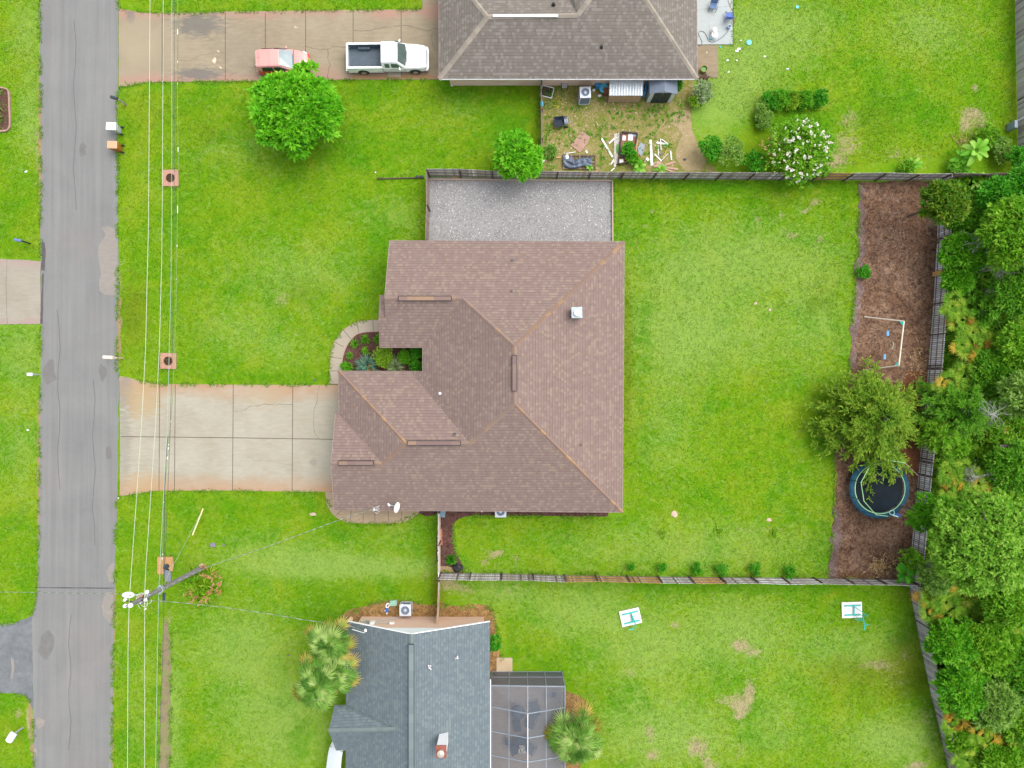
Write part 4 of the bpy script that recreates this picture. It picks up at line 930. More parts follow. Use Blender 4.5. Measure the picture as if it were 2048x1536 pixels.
# cab upper
mb = MB(); loft(mb, [(-.37, .90, .80, 1.1, 1.72, .08), (-.30, .92, .80, 1.1, 1.78, .08), (.55, .93, .80, 1.1, 1.80, .08), (.82, .93, .76, 1.1, 1.74, .08), (1.42, .93, .87, 1.08, 1.14, .03)])
mb.build('cab', white_paint, tr, bevel=.015)
quadpanel('windshield', [(.90, -.68, 1.715), (1.40, -.82, 1.19), (1.47, -.3, 1.19), (1.48, 0, 1.19), (1.47, .3, 1.19), (1.40, .82, 1.19), (.90, .68, 1.715), (.92, 0, 1.735)], glass, tr, .02)
for s in (-1, 1):
    quadpanel('side_window', [(-.12, s * .938, 1.18), (.22, s * .938, 1.18), (.22, s * .862, 1.62), (-.12, s * .862, 1.62)][::s], glass, tr, .02)
    quadpanel('side_window', [(.36, s * .938, 1.18), (1.14, s * .938, 1.18), (.80, s * .862, 1.62), (.36, s * .862, 1.62)][::s], glass, tr, .02)
    mb = MB(); mb.box((.98, s * 1.07, 1.22), (.10, .22, .15), s * -.25); mb.beam((.98, s * .93, 1.18), (.98, s * 1.0, 1.2), .04, .04); mb.build('mirror', white_paint, tr, bevel=.02)
    mb = MB(); mb.box((2.80, s * .72, .80), (.14, .28, .16), s * -.35); mb.build('headlight', mat('lamp_glass', (.5, .5, .48), (.4, .4, .38), 5, .15), tr, bevel=.02)
    mb = MB(); mb.box((-3.05, s * .86, .90), (.05, .12, .34)); mb.build('tail_light', mat('tail_red', (.25, .015, .01), (.2, .01, .01), 5, .2), tr)
    # bed side: rail, wall and inner liner
    mb = MB(); mb.box((-1.70, s * .90, .79), (2.68, .12, .76)); mb.box((-1.70, s * .905, 1.19), (2.70, .15, .045)); mb.build('bed_side', white_paint, tr, bevel=.02)
    mb = MB(); mb.box((-1.66, s * .83, .90), (2.52, .03, .52)); mb.box((-1.78, s * .73, .72), (.92, .20, .26)); mb.tube([(-2.24, s * .73, .82), (-1.32, s * .73, .82)], .10, 10); mb.build('bed_liner', liner, tr)
    for x in (-1.90, 2.06): wheel(tr, x, s * .86, .36, .24, s)
    quadpanel('wheel_arch', [(-1.90 + .46 * math.cos(a), s * .965, .38 + .46 * math.sin(a)) for a in [math.pi * k / 8 for k in range(9)]], rubber, tr, .006)
    quadpanel('wheel_arch', [(2.06 + .46 * math.cos(a), s * .955, .38 + .42 * math.sin(a)) for a in [math.pi * k / 8 for k in range(9)]], rubber, tr, .006)
    mb = MB(); mb.box((.29, s * .968, .8), (.012, .006, .62)); mb.box((-.33, s * .966, .8), (.03, .02, .66)); mb.box((1.30, s * .966, .76), (.012, .006, .5)); mb.box((.3, s * .967, .62), (2.2, .012, .02)); mb.build('door_seam', mat('seam_grey', (.2, .21, .22)), tr)
    mb = MB(); mb.box((.46, s * .975, 1.02), (.16, .03, .035)); mb.build('door_handle', chrome, tr)
mb = MB(); mb.box((-1.70, 0, .585), (2.60, 1.66, .04))
for k in range(14): mb.box((-1.70, -.72 + k * .111, .61), (2.5, .05, .02))
mb.build('bed_floor', liner, tr)
mb = MB(); mb.box((-.405, 0, .88), (.06, 1.7, .62)); mb.build('bed_front', liner, tr)
mb = MB(); mb.box((-3.02, 0, .82), (.07, 1.78, .80)); mb.box((-3.02, 0, 1.21), (.11, 1.80, .03)); mb.build('tailgate', white_paint, tr, bevel=.015)
mb = MB(); mb.box((-3.16, 0, .52), (.16, 1.82, .18)); mb.build('rear_bumper', chrome, tr, bevel=.03)
mb = MB(); loft(mb, [(2.92, .93, .93, .42, .66, .05), (3.06, .86, .86, .44, .66, .05), (3.13, .62, .62, .44, .66, .05)]); mb.build('front_bumper', white_paint, tr, bevel=.02)
mb = MB(); mb.box((2.99, 0, .80), (.05, 1.02, .2)); mb.build('grille', mat('grille_grey', (.28, .3, .3), (.2, .21, .22), 9, .4), tr)
mb = MB(); mb.tube([(1.50, -.74, 1.145), (2.2, -.72, 1.105), (2.78, -.66, 1.03)], .008, 4); mb.tube([(1.50, .74, 1.145), (2.2, .72, 1.105), (2.78, .66, 1.03)], .008, 4); mb.tube([(1.49, -.7, 1.15), (1.53, 0, 1.165), (1.49, .7, 1.15)], .012, 4); mb.build('hood_seam', MATS['seam_grey'], tr)
for y in (-.35, .25):
    mb = MB(); mb.beam((1.50, y, 1.17), (1.62, y + .32 * (1 if y < 0 else -1) * 0 - .22, 1.16), .02, .015); mb.build('wiper', rubber, tr)
mb = MB(); mb.box((-.1, 0, .30), (5.6, 1.3, .22)); mb.build('chassis', rubber, tr)
mb = MB(); mb.box((-.55, -.78, .66), (.16, .10, .08)); tag(mb.build('sponge', mat('yellow', (.75, .62, .03), (.6, .5, .02), 5)), 'small yellow sponge in the corner of the pickup bed', 'sponge')
bpy.data.objects['sponge'].location += tc + Vector((0, 0, 0)); 

rc = P(1024 - 452, 768 - 636)
red_sheen = mat('red_sky_sheen', (.60, .29, .26), (.56, .25, .225), .8, .3, coat=.25); red_s = mat('red_side', (.62, .03, .03), (.52, .02, .02), .8, .3, coat=.6)  # pink roof, hood and mirrors: bright sky reflection painted into the red
cr = thing('hatchback_car', 'small red hatchback parked on the top driveway, partly under the round green tree', 'car', rc, R(2))
mb = MB(); loft(mb, [(-2.02, .66, .62, .45, .72, .1), (-1.92, .76, .74, .34, .92, .1), (-1.5, .83, .82, .28, .95, .1), (0, .85, .84, .28, .96, .1), (1.0, .84, .82, .28, .97, .12), (1.5, .82, .72, .3, .90, .16), (1.86, .76, .60, .36, .78, .14), (2.0, .62, .46, .44, .64, .1)])
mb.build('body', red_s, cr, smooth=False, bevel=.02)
mb = MB(); loft(mb, [(.92, .1, .78, .8, .99, .05), (1.3, .1, .74, .8, .965, .08), (1.62, .1, .66, .74, .91, .1), (1.86, .1, .58, .6, .80, .12), (1.98, .1, .44, .45, .66, .14), (2.03, .1, .3, .4, .5, .08)]); mb.build('hood', red_sheen, cr, bevel=.02)
mb = MB(); loft(mb, [(-1.97, .70, .62, .8, 1.05, .08), (-1.80, .76, .66, .94, 1.42, .08), (-1.5, .80, .67, .94, 1.48, .07), (-.7, .81, .67, .94, 1.50, .07), (-.12, .81, .655, .94, 1.46, .07), (.86, .80, .72, .94, .99, .02)])
mb.build('roof', red_sheen, cr, bevel=.015)
quadpanel('windshield', [(-.04, -.58, 1.45), (.80, -.70, 1.03), (.92, 0, 1.03), (.80, .70, 1.03), (-.04, .58, 1.45), (0, 0, 1.47)], mat('car_glass', (.15, .23, .24), (.09, .14, .16), 1, .08, spec=.9), cr, .02)
quadpanel('rear_window', [(-1.94, .52, 1.12), (-1.84, .56, 1.38), (-1.84, -.56, 1.38), (-1.94, -.52, 1.12)], glass, cr, .02)
for s in (-1, 1):
    quadpanel('side_window', [(-1.45, s * .81, 1.0), (-.62, s * .825, 1.0), (-.62, s * .725, 1.38), (-1.40, s * .725, 1.38)][::s], glassd, cr, .02)
    quadpanel('side_window', [(-.52, s * .825, 1.0), (.52, s * .815, 1.0), (-.10, s * .725, 1.38), (-.52, s * .725, 1.38)][::s], glassd, cr, .02)
    mb = MB(); mb.box((.38, s * .95, 1.02), (.1, .2, .12), s * -.3); mb.build('mirror', red_sheen, cr, bevel=.02)
    mb = MB(); mb.box((1.70, s * .60, .76), (.34, .16, .12), s * -.5, ry=.3); mb.build('headlight', mat('clear_lamp', (.72, .74, .76), (.6, .62, .65), 3, .12), cr, bevel=.03)
    mb = MB(); mb.box((-1.90, s * .70, .82), (.14, .12, .22)); mb.build('tail_light', mat('pale_lamp', (.6, .5, .52), (.5, .3, .3), 5, .2), cr, bevel=.02)
    for x in (-1.28, 1.26): wheel(cr, x, s * .76, .29, .18, s)
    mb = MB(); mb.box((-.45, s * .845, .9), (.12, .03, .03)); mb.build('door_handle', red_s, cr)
mb = MB(); mb.tube([(-1.55, 0, 1.49), (-1.66, 0, 1.62)], .012, 5); mb.build('aerial', rubber, cr)

# ------------------------------------------------------------------ kerbside things
def wheelie_bin(name, label, px, py, rot, body, lid):
    t = thing(name, label, 'bin', P(px, py), rot)
    mb = MB(); c = .05
    def rr(w, d, z): return [(-w + c, -d, z), (w - c, -d, z), (w, -d + c, z), (w, d - c, z), (w - c, d, z), (-w + c, d, z), (-w, d - c, z), (-w, -d + c, z)]
    lo = rr(.25, .23, .06); hi = rr(.36, .29, .98); vs = lo + hi
    mb.add(vs, [(i, (i + 1) % 8, 8 + (i + 1) % 8, 8 + i) for i in range(8)] + [tuple(range(7, -1, -1))]); mb.build('body', body, t)
    mb = MB(); q = [(-.39, -.30, .98), (.40, -.30, 1.0), (.40, .30, 1.0), (-.39, .30, .98), (-.37, -.28, 1.04), (.37, -.28, 1.07), (.37, .28, 1.07), (-.37, .28, 1.04)]
    mb.add(q, [(3, 2, 1, 0), (4, 5, 6, 7), (0, 1, 5, 4), (1, 2, 6, 5), (2, 3, 7, 6), (3, 0, 4, 7)]); mb.build('lid', lid, t, bevel=.04)
    for s in (-1, 1):
        mb = MB(); mb.tube([(.33, s * .24, .13), (.33, s * .31, .13)], .13, 16); mb.build('wheel', rubber, t)
    mb = MB(); mb.tube([(.42, -.24, .93), (.42, .24, .93)], .02); mb.build('handle', body, t)
wheelie_bin('wheelie_bin', 'white wheeled rubbish bin at the road edge, next to the orange brown one', 237, 262, R(-4), mat('bin_white', (.42, .47, .48), (.36, .4, .42), 1, .45), mat('bin_white_lid', (.82, .82, .84), (.8, .8, .82), 1, .4))
wheelie_bin('wheelie_bin', 'orange brown wheeled rubbish bin with a peach lid at the road edge', 239, 298.5, R(-2), mat('bin_orange', (.36, .13, .02), (.30, .1, .015), 1, .45), mat('bin_peach', (.56, .34, .20), (.5, .29, .16), 1, .4))
def mailbox(name, label, px, py, bw, bh, bl, off, rot, m, pm_, z=1.05, n=.12):
    t = thing(name, label, 'mailbox', P(px, py), rot)
    mb = MB(); mb.beam((0, 0, 0), (0, 0, z), .10, .10, up=(1, 0, 0)); mb.beam((0, 0, z - .12), (-off, 0, z - .05), .08, .08); mb.build('post', pm_, t)
    mb = MB(); pts = [(-bw / 2, 0), (bw / 2, 0), (bw / 2, bh * .55)] + [(bw / 2 * math.cos(a), bh * .55 + bh * .45 * math.sin(a)) for a in (.5, 1.0, 1.57, 2.14, 2.64)] + [(-bw / 2, bh * .55)]
    k = len(pts); x0, x1 = -off - bl / 2, -off + bl / 2
    mb.add([(x0, y, z + zz) for y, zz in pts] + [(x1, y, z + zz) for y, zz in pts], [(i, (i + 1) % k, k + (i + 1) % k, k + i) for i in range(k)] + [tuple(range(k))[::-1], tuple(range(k, 2 * k))])
    mb.build('box', m, t, bevel=.01)
    mb = MB(); mb.box((-off, bw / 2 + .01, z + bh * .7), (.12, .015, .05)); mb.build('flag', pm_, t)
mailbox('mailbox', 'black mailbox leaning over the road edge above the white bin', 253, 210, .22, .24, .52, .30, R(-16), mat('mail_black', (.035, .05, .06), (.025, .035, .045), 4, .4), mat('pole_grey', (.30, .25, .24), (.2, .17, .16), 5, .7))
mailbox('mailbox', 'cream mailbox at the road edge above the main driveway', 247, 716.5, .26, .24, .72, .52, R(-3), mat('mail_cream', (.72, .64, .52), (.68, .6, .5), 2, .4), mat('peach_post', (.5, .36, .27), (.45, .32, .24), 3, .6))
mailbox('mailbox', 'blue grey mailbox on the lawn above the left concrete driveway', 60, 487, .20, .22, .5, .12, R(-10), mat('mail_blue', (.14, .20, .42), (.12, .17, .36), 2, .4), mat('mail_black2', (.02, .02, .025)))
mailbox('mailbox', 'tiny white mailbox beside the left edge of the road', 79, 749, .24, .2, .34, .06, 0, mat('mail_white', (.75, .78, .8), (.7, .72, .75), 2, .4), mat('grey_post', (.4, .4, .4)), z=.9)
mailbox('mailbox', 'broad white mailbox on the lawn in the bottom left corner', 46, 1455, .50, .3, .66, .22, R(58), mat('mail_lilac', (.74, .75, .85), (.7, .7, .8), 2, .4), MATS['grey_post'], z=1.0)

# drain boxes
pinkc = mat('pink_concrete', (.40, .22, .16), (.34, .18, .125), 2, .9)
def drain(label, px, py, s, hole=True):
    t = thing('storm_drain', label, 'drain', P(px, py), R(jit(1.5)), 'concrete storm drains along the front lawn')
    mb = MB(); n = 24; w = s / 2; r = .33; c = .03
    inner_ = [(r * math.cos(2 * math.pi * k / n), r * math.sin(2 * math.pi * k / n)) for k in range(n)]
    outer_ = []
    for k in range(n):
        a = 2 * math.pi * k / n; q = w / max(abs(math.cos(a)), abs(math.sin(a))); outer_.append((q * math.cos(a), q * math.sin(a)))
    vs = [(x, y, .1) for x, y in inner_] + [(x, y, .1) for x, y in outer_] + [(x, y, -.3) for x, y in inner_] + [(x, y, -.02) for x, y in outer_]
    fs = []
    for k in range(n):
        k2 = (k + 1) % n; fs += [(k, n + k, n + k2, k2), (k2, 2 * n + k2, 2 * n + k, k), (n + k, 3 * n + k, 3 * n + k2, n + k2)]
    mb.add(vs, fs); mb.build('slab', pinkc, t)
    mb = MB(); mb.ring((0, 0, .105), r, .025, 28, 6); 
    for k in range(-4, 5): 
        y = k * .075; l = math.sqrt(max(r * r - y * y, .001)); mb.box((0 - .12 * 0, y, .09), (.02, .045, .03) if k % 2 else (2 * l * .55, .03, .02))
    mb.build('grate', mat('rust', (.16, .08, .035), (.09, .045, .02), 6, .8), t)
    mb = MB(); mb.lathe((0, 0, .045), [(r, 0), (r * .2, .001)], 24); mb.build('pit', mat('pit', (.06, .028, .012), (.012, .008, .006), 4, 1), t)
    return t
drain('pink concrete drain box with a round grate near the top of the front lawn', 342, 356.5, 1.27)
drain('pink concrete drain box with a round grate just above the main driveway', 337.5, 722, 1.22)
t = thing('storm_drain', 'square peach drain slab without a grate, by the utility pole', 'drain', P(331.5, 1129), 0, 'concrete storm drains along the front lawn')
mb = MB(); mb.prism([(-.62, -.7), (-.1, -.72), (0, -.35), (.6, -.5), (.66, .1), (.58, .62), (-.6, .62)], -.02, .1); mb.build('slab', mat('peach_slab', (.42, .24, .10), (.36, .19, .08), 1, .9), t)
t = thing('fallen_lantern', 'dark pointed cover with a grey panel lying by the peach drain slab', 'cover', P(334, 1140))
mb = MB(); mb.lathe((0.05, .32, .1), [(.19, 0), (.19, .2), (.12, .35), (.02, .62)], 12); mb.build('cover', mat('teal_dark', (.03, .06, .08), (.02, .04, .055), 5, .5), t)
mb = MB(); mb.prism([(-.18, .1), (.2, .12), (.38, -.35), (.36, -.9), (-.1, -.85), (-.16, -.2)], .02, .10); mb.build('panel', mat('slate_panel', (.17, .18, .19), (.14, .15, .16), 5, .7), t)

# ------------------------------------------------------------------ utility pole and wires
pw = mat('pole_wood', (.24, .225, .235), (.13, .12, .125), 3, .9, stretch=(5, 5, .6))
base = P(407, 1134, 0); top = P(258, 1211, 10.4)
up = thing('utility_pole', 'tall leaning wooden utility pole with street lamp and transformer beside the road', 'utility pole', base)
def onpole(u): return base.lerp(top, u)
mb = MB(); mb.tube([onpole(u) for u in (0, .25, .5, .75, .9, 1.0)], .19, 14, .13); mb.build('pole', pw, up, world=True)
kp = onpole(.9)
wh = mat('lamp_white', (.8, .8, .82), (.75, .75, .78), 2, .4)
z = 8.6; lam = P(250, 1189, z); arm0 = P(296, 1189, z)
mb = MB(); mb.tube([P(300, 1190, 8.4), arm0, P(266, 1190, z)], .045, 8); mb.build('lamp_arm', mat('pale_steel', (.50, .58, .62), (.4, .46, .5), 3, .4, metal=.3), up, world=True)
mb = MB(); mb.blob(P(256.5, 1190, z), (.42, .21, .12), 20, 10, amp=0); o = mb.build('lamp_head', wh, up, world=True, smooth=True)
mb = MB(); mb.box(P(260, 1190.5, z + .13) - up.location, (.08, .08, .05)); mb.build('photocell', darkm, o)
z = 8.8
tfc = P(279, 1203, z); mb = MB(); mb.lathe(tfc + Vector((0, 0, -.9)), [(.24, 0), (.24, .82), (.2, .9), (.08, .92)], 20); tf = mb.build('transformer', mat('tf_grey', (.18, .18, .18), (.12, .12, .12), 3, .5), up, world=True)
mb = MB(); q = tfc - up.location
for dx, dy in ((0, 0), (-.12, .1), (.14, -.04)): mb.lathe(q + Vector((dx, dy, 0)), [(.05, 0), (.05, .2), (.02, .25)], 10)
mb.build('bushing', wh, tf)
for px, py, zz, r in ((248, 1201, 9.6, .10), (248, 1213, 9.9, .12), (259, 1212, 10.5, .14), (289, 1201, 9.3, .10), (292, 1185, 9.3, .12), (289, 1219, 9.2, .05)):
    mb = MB(); q = P(px, py, zz); mb.lathe(q - Vector((0, 0, .22)), [(r * .5, 0), (r, .06), (r * .5, .1), (r, .16), (r * .4, .2), (r * .3, .28)], 14); mb.build('insulator', wh, up, world=True)
mb = MB(); mb.beam(P(248, 1201, 9.5), onpole(.93), .05, .05); mb.beam(P(248, 1213, 9.8), onpole(.97), .05, .05); mb.beam(P(289, 1201, 9.2), onpole(.88), .05, .05); mb.beam(P(292, 1185, 9.2), onpole(.86), .05, .05); mb.beam(onpole(.99), P(259, 1212, 10.3), .05, .05)
mb.build('bracket', darkm, up, world=True)
mb = MB()
for k in range(4):
    a0 = onpole(.84 + .02 * k); pts = []
    for i in range(12):
        a = i / 11 * math.pi * 1.2 + k; pts.append(a0 + Vector((math.cos(a) * .35 + .2, -math.sin(a) * (.3 + .1 * k) - .1, -.1 * i / 11)))
    mb.tube(pts, .016, 5)
mb.build('jumper_wire', mat('pale_wire', (.55, .60, .50), (.45, .5, .42), 4, .5), up, world=True)
mb = MB()
for u in (.62, .64): mb.ring(onpole(u), .2, .03, 16, 6)
for k in (-1, 1): mb.lathe(onpole(.635) + Vector((.02, k * .27, -.06)), [(.05, 0), (.05, .12)], 8)
mb.build('collar', galv, up, world=True)
mb = MB(); q = P(328, 1186, 6.2); mb.tube([q, P(327.5, 1204, 6.2)], .085, 10); mb.build('splice_case', mat('navy_case', (.02, .03, .09), (.015, .02, .06), 4, .4), up, world=True)
mb = MB(); mb.box(P(282, 1192, 9.0), (.5, .1, .12), .3); mb.build('fuse_holder', mat('orange_fuse', (.5, .25, .12), (.4, .2, .1), 3), up, world=True)
def wire(label, pts, z, r, m, sag=0.0, name='power_line', cat='wire'):
    zz = z if isinstance(z, (list, tuple)) else [z] * len(pts)
    a = [P(p[0], p[1], q) for p, q in zip(pts, zz)]
    b = []
    for i in range(len(a) - 1):
        n = max(2, int((a[i + 1] - a[i]).length / 1.5))
        for k in range(n): u = k / n; b.append(a[i].lerp(a[i + 1], u) - Vector((0, 0, sag * 4 * u * (1 - u))))
    b.append(a[-1]); mb = MB(); mb.tube(b, r, 6); return tag(mb.build(name, m), label, cat)
palew = mat('pale_cable', (.46, .50, .38), (.36, .40, .3), 1, .5, world=True); greenw = mat('green_cable', (.30, .42, .36), (.24, .34, .3), 1, .5, world=True); blackw = mat('black_cable', (.06, .065, .07), (.04, .04, .045), 1, .6, world=True)
def twist_mat():
    m, nt, N, Lk, b = _nt('twisted_cable'); p = pos(nt); sp = N.new('ShaderNodeSeparateXYZ'); Lk.new(p, sp.inputs[0])
    d = mth(nt, 'ADD', mth(nt, 'MULTIPLY', sp.outputs[0], 1.6), mth(nt, 'MULTIPLY', sp.outputs[1], 1.6))
    k = mth(nt, 'GREATER_THAN', mth(nt, 'FRACT', d), .45); Lk.new(mixc(nt, k, (.24, .26, .22), (.11, .15, .09)), b.inputs['Base Color']); MATS['twist'] = m; return m
tw = twist_mat()
wire('palest overhead wire, closest to the road', [(300, -160), (300, 0), (297, 450), (291, 700), (283, 850), (272, 1010), (258.5, 1200), (256, 1300), (255, 1536), (254, 1700)], 10.3, .018, palew)
wire('second pale overhead wire from the road', [(326.5, -160), (326.5, 0), (325, 340), (323.5, 520), (318.5, 700), (311, 850), (301, 1000), (292, 1130), (289, 1190), (289.5, 1400), (289, 1700)], 9.3, .017, palew)
wire('thin greenish overhead cable between the pale wires and the dark one', [(343.5, -160), (343.5, 340), (342, 560), (338, 720), (334, 870), (326, 1010), (320, 1130), (317, 1190), (315, 1300), (312, 1480), (309, 1700)], 7.0, .015, greenw)
wire('dark overhead cable over the left concrete joint', [(348.5, -160), (348.5, 340), (346.5, 600), (343, 760), (340, 870), (335, 1000), (330, 1120), (327, 1180), (326, 1300), (322, 1400), (317.5, 1536), (314, 1700)], 6.2, .015, blackw)
wire('black cable joining the dark overhead cable above the main driveway', [(336, 872), (331, 930), (329, 990), (328, 1100), (327.5, 1180)], 6.3, .024, blackw)
def dash_mat():  # pale dashes: wire highlights painted into the cable colour
    m, nt, N, Lk, b = _nt('glint_cable'); p = pos(nt); n = noise_node(nt, scaled(nt, p, (.01, 1.3, .01)), 1.0, 2, .5)
    Lk.new(mixc(nt, mth(nt, 'GREATER_THAN', n, .62), (.16, .24, .06), (.75, .78, .72)), b.inputs['Base Color']); MATS['glint'] = m; return m
wire('broken looking glinting cable just right of the dark overhead cable', [(356, -160), (355, 200), (356.5, 330), (352, 620), (345, 800), (331, 960), (327.5, 1000), (325, 1110), (322, 1150), (317, 1185)], 5.9, .022, dash_mat())
wire('twisted service cable from the utility pole to the mast on the brown roof', [(317, 1184), (360, 1160), (415, 1134), (480, 1112), (560, 1084), (640, 1054), (700, 1032), (756, 1016)], [6.6, 6.3, 6, 5.6, 5.2, 4.7, 4.2, 3.7], .022, tw, name='service_cable')
wire('twisted service cable from the utility pole to the slate roof behind the palms', [(290, 1201), (322, 1202), (380, 1207), (450, 1215), (540, 1228), (610, 1240), (700, 1252), (728, 1262)], [8.2, 8, 7.6, 7, 6.2, 5.4, 4.6, 4.2], .022, tw, name='service_cable')
wire('twisted service cable crossing the road to the left edge', [(-120, 1181), (0, 1184), (80, 1185), (150, 1186.5), (247, 1188), (290, 1190)], [6.5, 7, 7.3, 7.7, 8.2, 8.6], .018, tw, name='service_cable')
gw = thing('guy_wire', 'guy wire with a pale yellow guard slanting from the pole down to the lawn', 'guy wire', P(407, 1017))
mb = MB(); ga, gb = P(406, 1018, .1), onpole(.62); mb.tube([ga, gb], .012, 5); mb.build('wire', greenw, gw, world=True)
mb = MB(); u = .30; mb.tube([ga, ga.lerp(P(385, 1070, 2.2), 1)], .055, 8); mb.build('guard', mat('guard', (.70, .62, .33), (.66, .56, .3), 1, .5), gw, world=True)

# ------------------------------------------------------------------ roof gear
dsh = thing('satellite_dish', 'white satellite dish at the lower edge of the brown roof', 'satellite dish', P(793, 1013, 3.1))
mb = MB(); M = Matrix.Rotation(R(62), 3, 'Y') @ Matrix.Rotation(R(10), 3, 'X'); n = 20; vs = [M @ Vector((0, 0, -.06))]; fs = []
for i in range(1, 5):
    for k in range(n):
        a = 2 * math.pi * k / n; r = .44 * i / 4; vs.append(M @ Vector((r * math.cos(a) * .75, r * math.sin(a) * .9, -.06 + .12 * (i / 4) ** 2)))
for k in range(n): fs.append((0, 1 + k, 1 + (k + 1) % n))
for i in range(3):
    for k in range(n): a = 1 + i * n; k2 = (k + 1) % n; fs.append((a + k, a + n + k, a + n + k2, a + k2))
mb.add([v + Vector((.05, 0, .35)) for v in vs], fs); mb.build('reflector', mat('dish', (.68, .68, .66), (.6, .6, .58), 3, .4), dsh, solid=.02, smooth=True)
mb = MB(); mb.tube([(.05, 0, .3), (-.25, .12, .25), (-.48, .18, .32)], .025); mb.build('feed_arm', galv, dsh)
mb = MB(); mb.box((-.50, .18, .34), (.10, .24, .1), .5); mb.build('receiver', wh, dsh, bevel=.02)
mb = MB(); mb.tube([(.05, 0, .3), (.1, .1, -.25)], .03); mb.build('mount', galv, dsh)
ms = thing('service_mast', 'metal service mast with cable loops on the brown roof edge', 'mast', P(754, 1014, 2.7))
mb = MB(); mb.tube([(0, 0, -.3), (0, 0, 1.0)], .04, 8); mb.build('mast', galv, ms)
mb = MB(); mb.blob((0, 0, 1.02), (.09, .09, .09), 8, 6); mb.build('weatherhead', wh, ms)
mb = MB()
for s in (-1, 0, 1): mb.tube([(0, 0, .95), (.2, s * .1, 1.0), (.35, s * .2 + .05, .85), (.15, s * .25 - .1, .7), (-.15, s * .1, .95)], .014, 5)
mb.build('cable_loop', mat('white_cable', (.6, .62, .62)), ms)
rt = thing('antenna_bracket', 'small white antenna bracket on the upper left of the slate roof', 'antenna', P(731, 1264, 3.6))
mb = MB(); mb.tube([(0, 0, 0), (.02, .3, .3)], .03); mb.tube([(-.9, .3, .3), (-.3, .1, .25), (0, 0, .2)], .02); mb.blob((.05, .18, .2), (.12, .12, .08), 8, 6); mb.build('bracket', wh, rt)

# ------------------------------------------------------------------ air conditioners
case = mat('ac_case', (.55, .58, .62), (.48, .5, .54), 2, .4); acd = mat('ac_dark', (.05, .08, .14), (.03, .05, .09), 3, .5); coil = mat('ac_coil', (.15, .19, .26), (.11, .14, .2), 1, .7, stretch=(1, 1, 20))
def ac(label, px, py, w, h, rot=0, face='side', colr=None):
    t = thing('air_conditioner', label, 'air conditioner', P(px, py), rot)
    mb = MB(); mb.box((0, 0, h / 2 + .05), (w * .94, w * .94, h - .1)); mb.build('coil', coil, t, bevel=.03)
    mb = MB()
    for s in (-1, 1):
        for q in (-1, 1): mb.box((s * w * .46, q * w * .46, h / 2), (.07, .07, h))
    mb.box((0, 0, .08), (w, w, .1)); mb.build('frame', case, t)
    mb = MB(); n = 28; r = w * .37; vs = []; fs = []
    for k in range(n):
        a = 2 * math.pi * k / n; q = w / 2 / max(abs(math.cos(a)), abs(math.sin(a))); q = min(q, w * .63); vs += [(r * math.cos(a), r * math.sin(a), h + .02), (q * math.cos(a), q * math.sin(a), h), (q * math.cos(a), q * math.sin(a), h - .1), (r * math.cos(a), r * math.sin(a), h - .1)]
    for k in range(n):
        a = k * 4; b = ((k + 1) % n) * 4; fs += [(a, a + 1, b + 1, b), (a + 1, a + 2, b + 2, b + 1), (a, b, b + 3, a + 3)]
    mb.add(vs, fs); mb.build('top', case, t)
    mb = MB(); mb.lathe((0, 0, h - .14), [(r, 0), (.02, .001)], 24); mb.build('fan_well', acd, t)
    mb = MB()
    for k in range(4):
        a = k * math.pi / 2 + .4; mb.box((math.cos(a) * r * .5, math.sin(a) * r * .5, h - .07), (r * .75, r * .5, .012), a, rx=.35)
    mb.build('fan_blade', mat('fan', (.42, .47, .52), (.3, .34, .4), 3, .4), t)
    mb = MB(); mb.lathe((0, 0, h - .05), [(.11, 0), (.11, .05), (.02, .07)], 14); mb.build('fan_hub', mat('hub', (.6, .65, .66), (.5, .55, .56), 3, .4), t)
    mb = MB()
    for k in range(1, 5): mb.ring((0, 0, h + .02), r * k / 4.6, .007, 24, 4)
    mb.build('guard', mat('guard_wire', (.2, .25, .33)), t)
ac('tall grey air conditioner unit in the junk yard beside the top house wall', 1167, 199, .84, 1.35, R(2))
ac('white air conditioner unit peeking out below the brown roof', 1001.5, 1020, .86, .75)
ac('grey air conditioner with a white pipe on the leaf bed by the bottom house', 813.5, 1214, .88, .80)
mb = MB(); mb.tube([P(804.5, 1212, .02) + Vector((0, 0, 0)), P(804.5, 1209, .9)], .05, 8); tag(mb.build('drain_pipe', wh), 'white vertical pipe beside the air conditioner on the leaf bed', 'pipe')

# ------------------------------------------------------------------ shed, lean-to and yard things
sh = thing('garden_shed', 'grey plastic garden shed with black double doors at the top house wall', 'shed', P(1317, 205))
gs_, ggr = mat('shed_roof', (.13, .16, .21), (.11, .135, .18), 3, .6), mat('shed_wall', (.50, .55, .52), (.42, .46, .44), 2, .6)
w, dd, h, hr = .94, 1.5, 1.85, 2.25
mb = MB(); mb.add([(-w, 0, 0), (w, 0, 0), (w, 0, h), (0, 0, hr), (-w, 0, h), (-w, dd, 0), (w, dd, 0), (w, dd, h), (0, dd, hr), (-w, dd, h)], [(0, 1, 2, 3, 4), (9, 8, 7, 6, 5), (0, 5, 6, 1), (1, 6, 7, 2), (0, 4, 9, 5)]); mb.build('wall', ggr, sh)
for s in (-1, 1):
    mb = MB(); mb.add([(0, -.12, hr + .04), (s * (w + .1), -.12, h), (s * (w + .1), dd + .1, h), (0, dd + .1, hr + .04)], [(0, 1, 2, 3)]); mb.build('roof_panel', gs_, sh, solid=.05)
    mb = MB(); mb.box((s * .33, -.03, .92), (.62, .05, 1.72)); o = mb.build('door', mat('shed_door', (.018, .03, .032), (.012, .02, .022), 3, .6), sh, bevel=.01)
    mb = MB(); mb.box((s * .06, -.07, 1.0), (.03, .03, .2)); mb.build('handle', darkm, o)
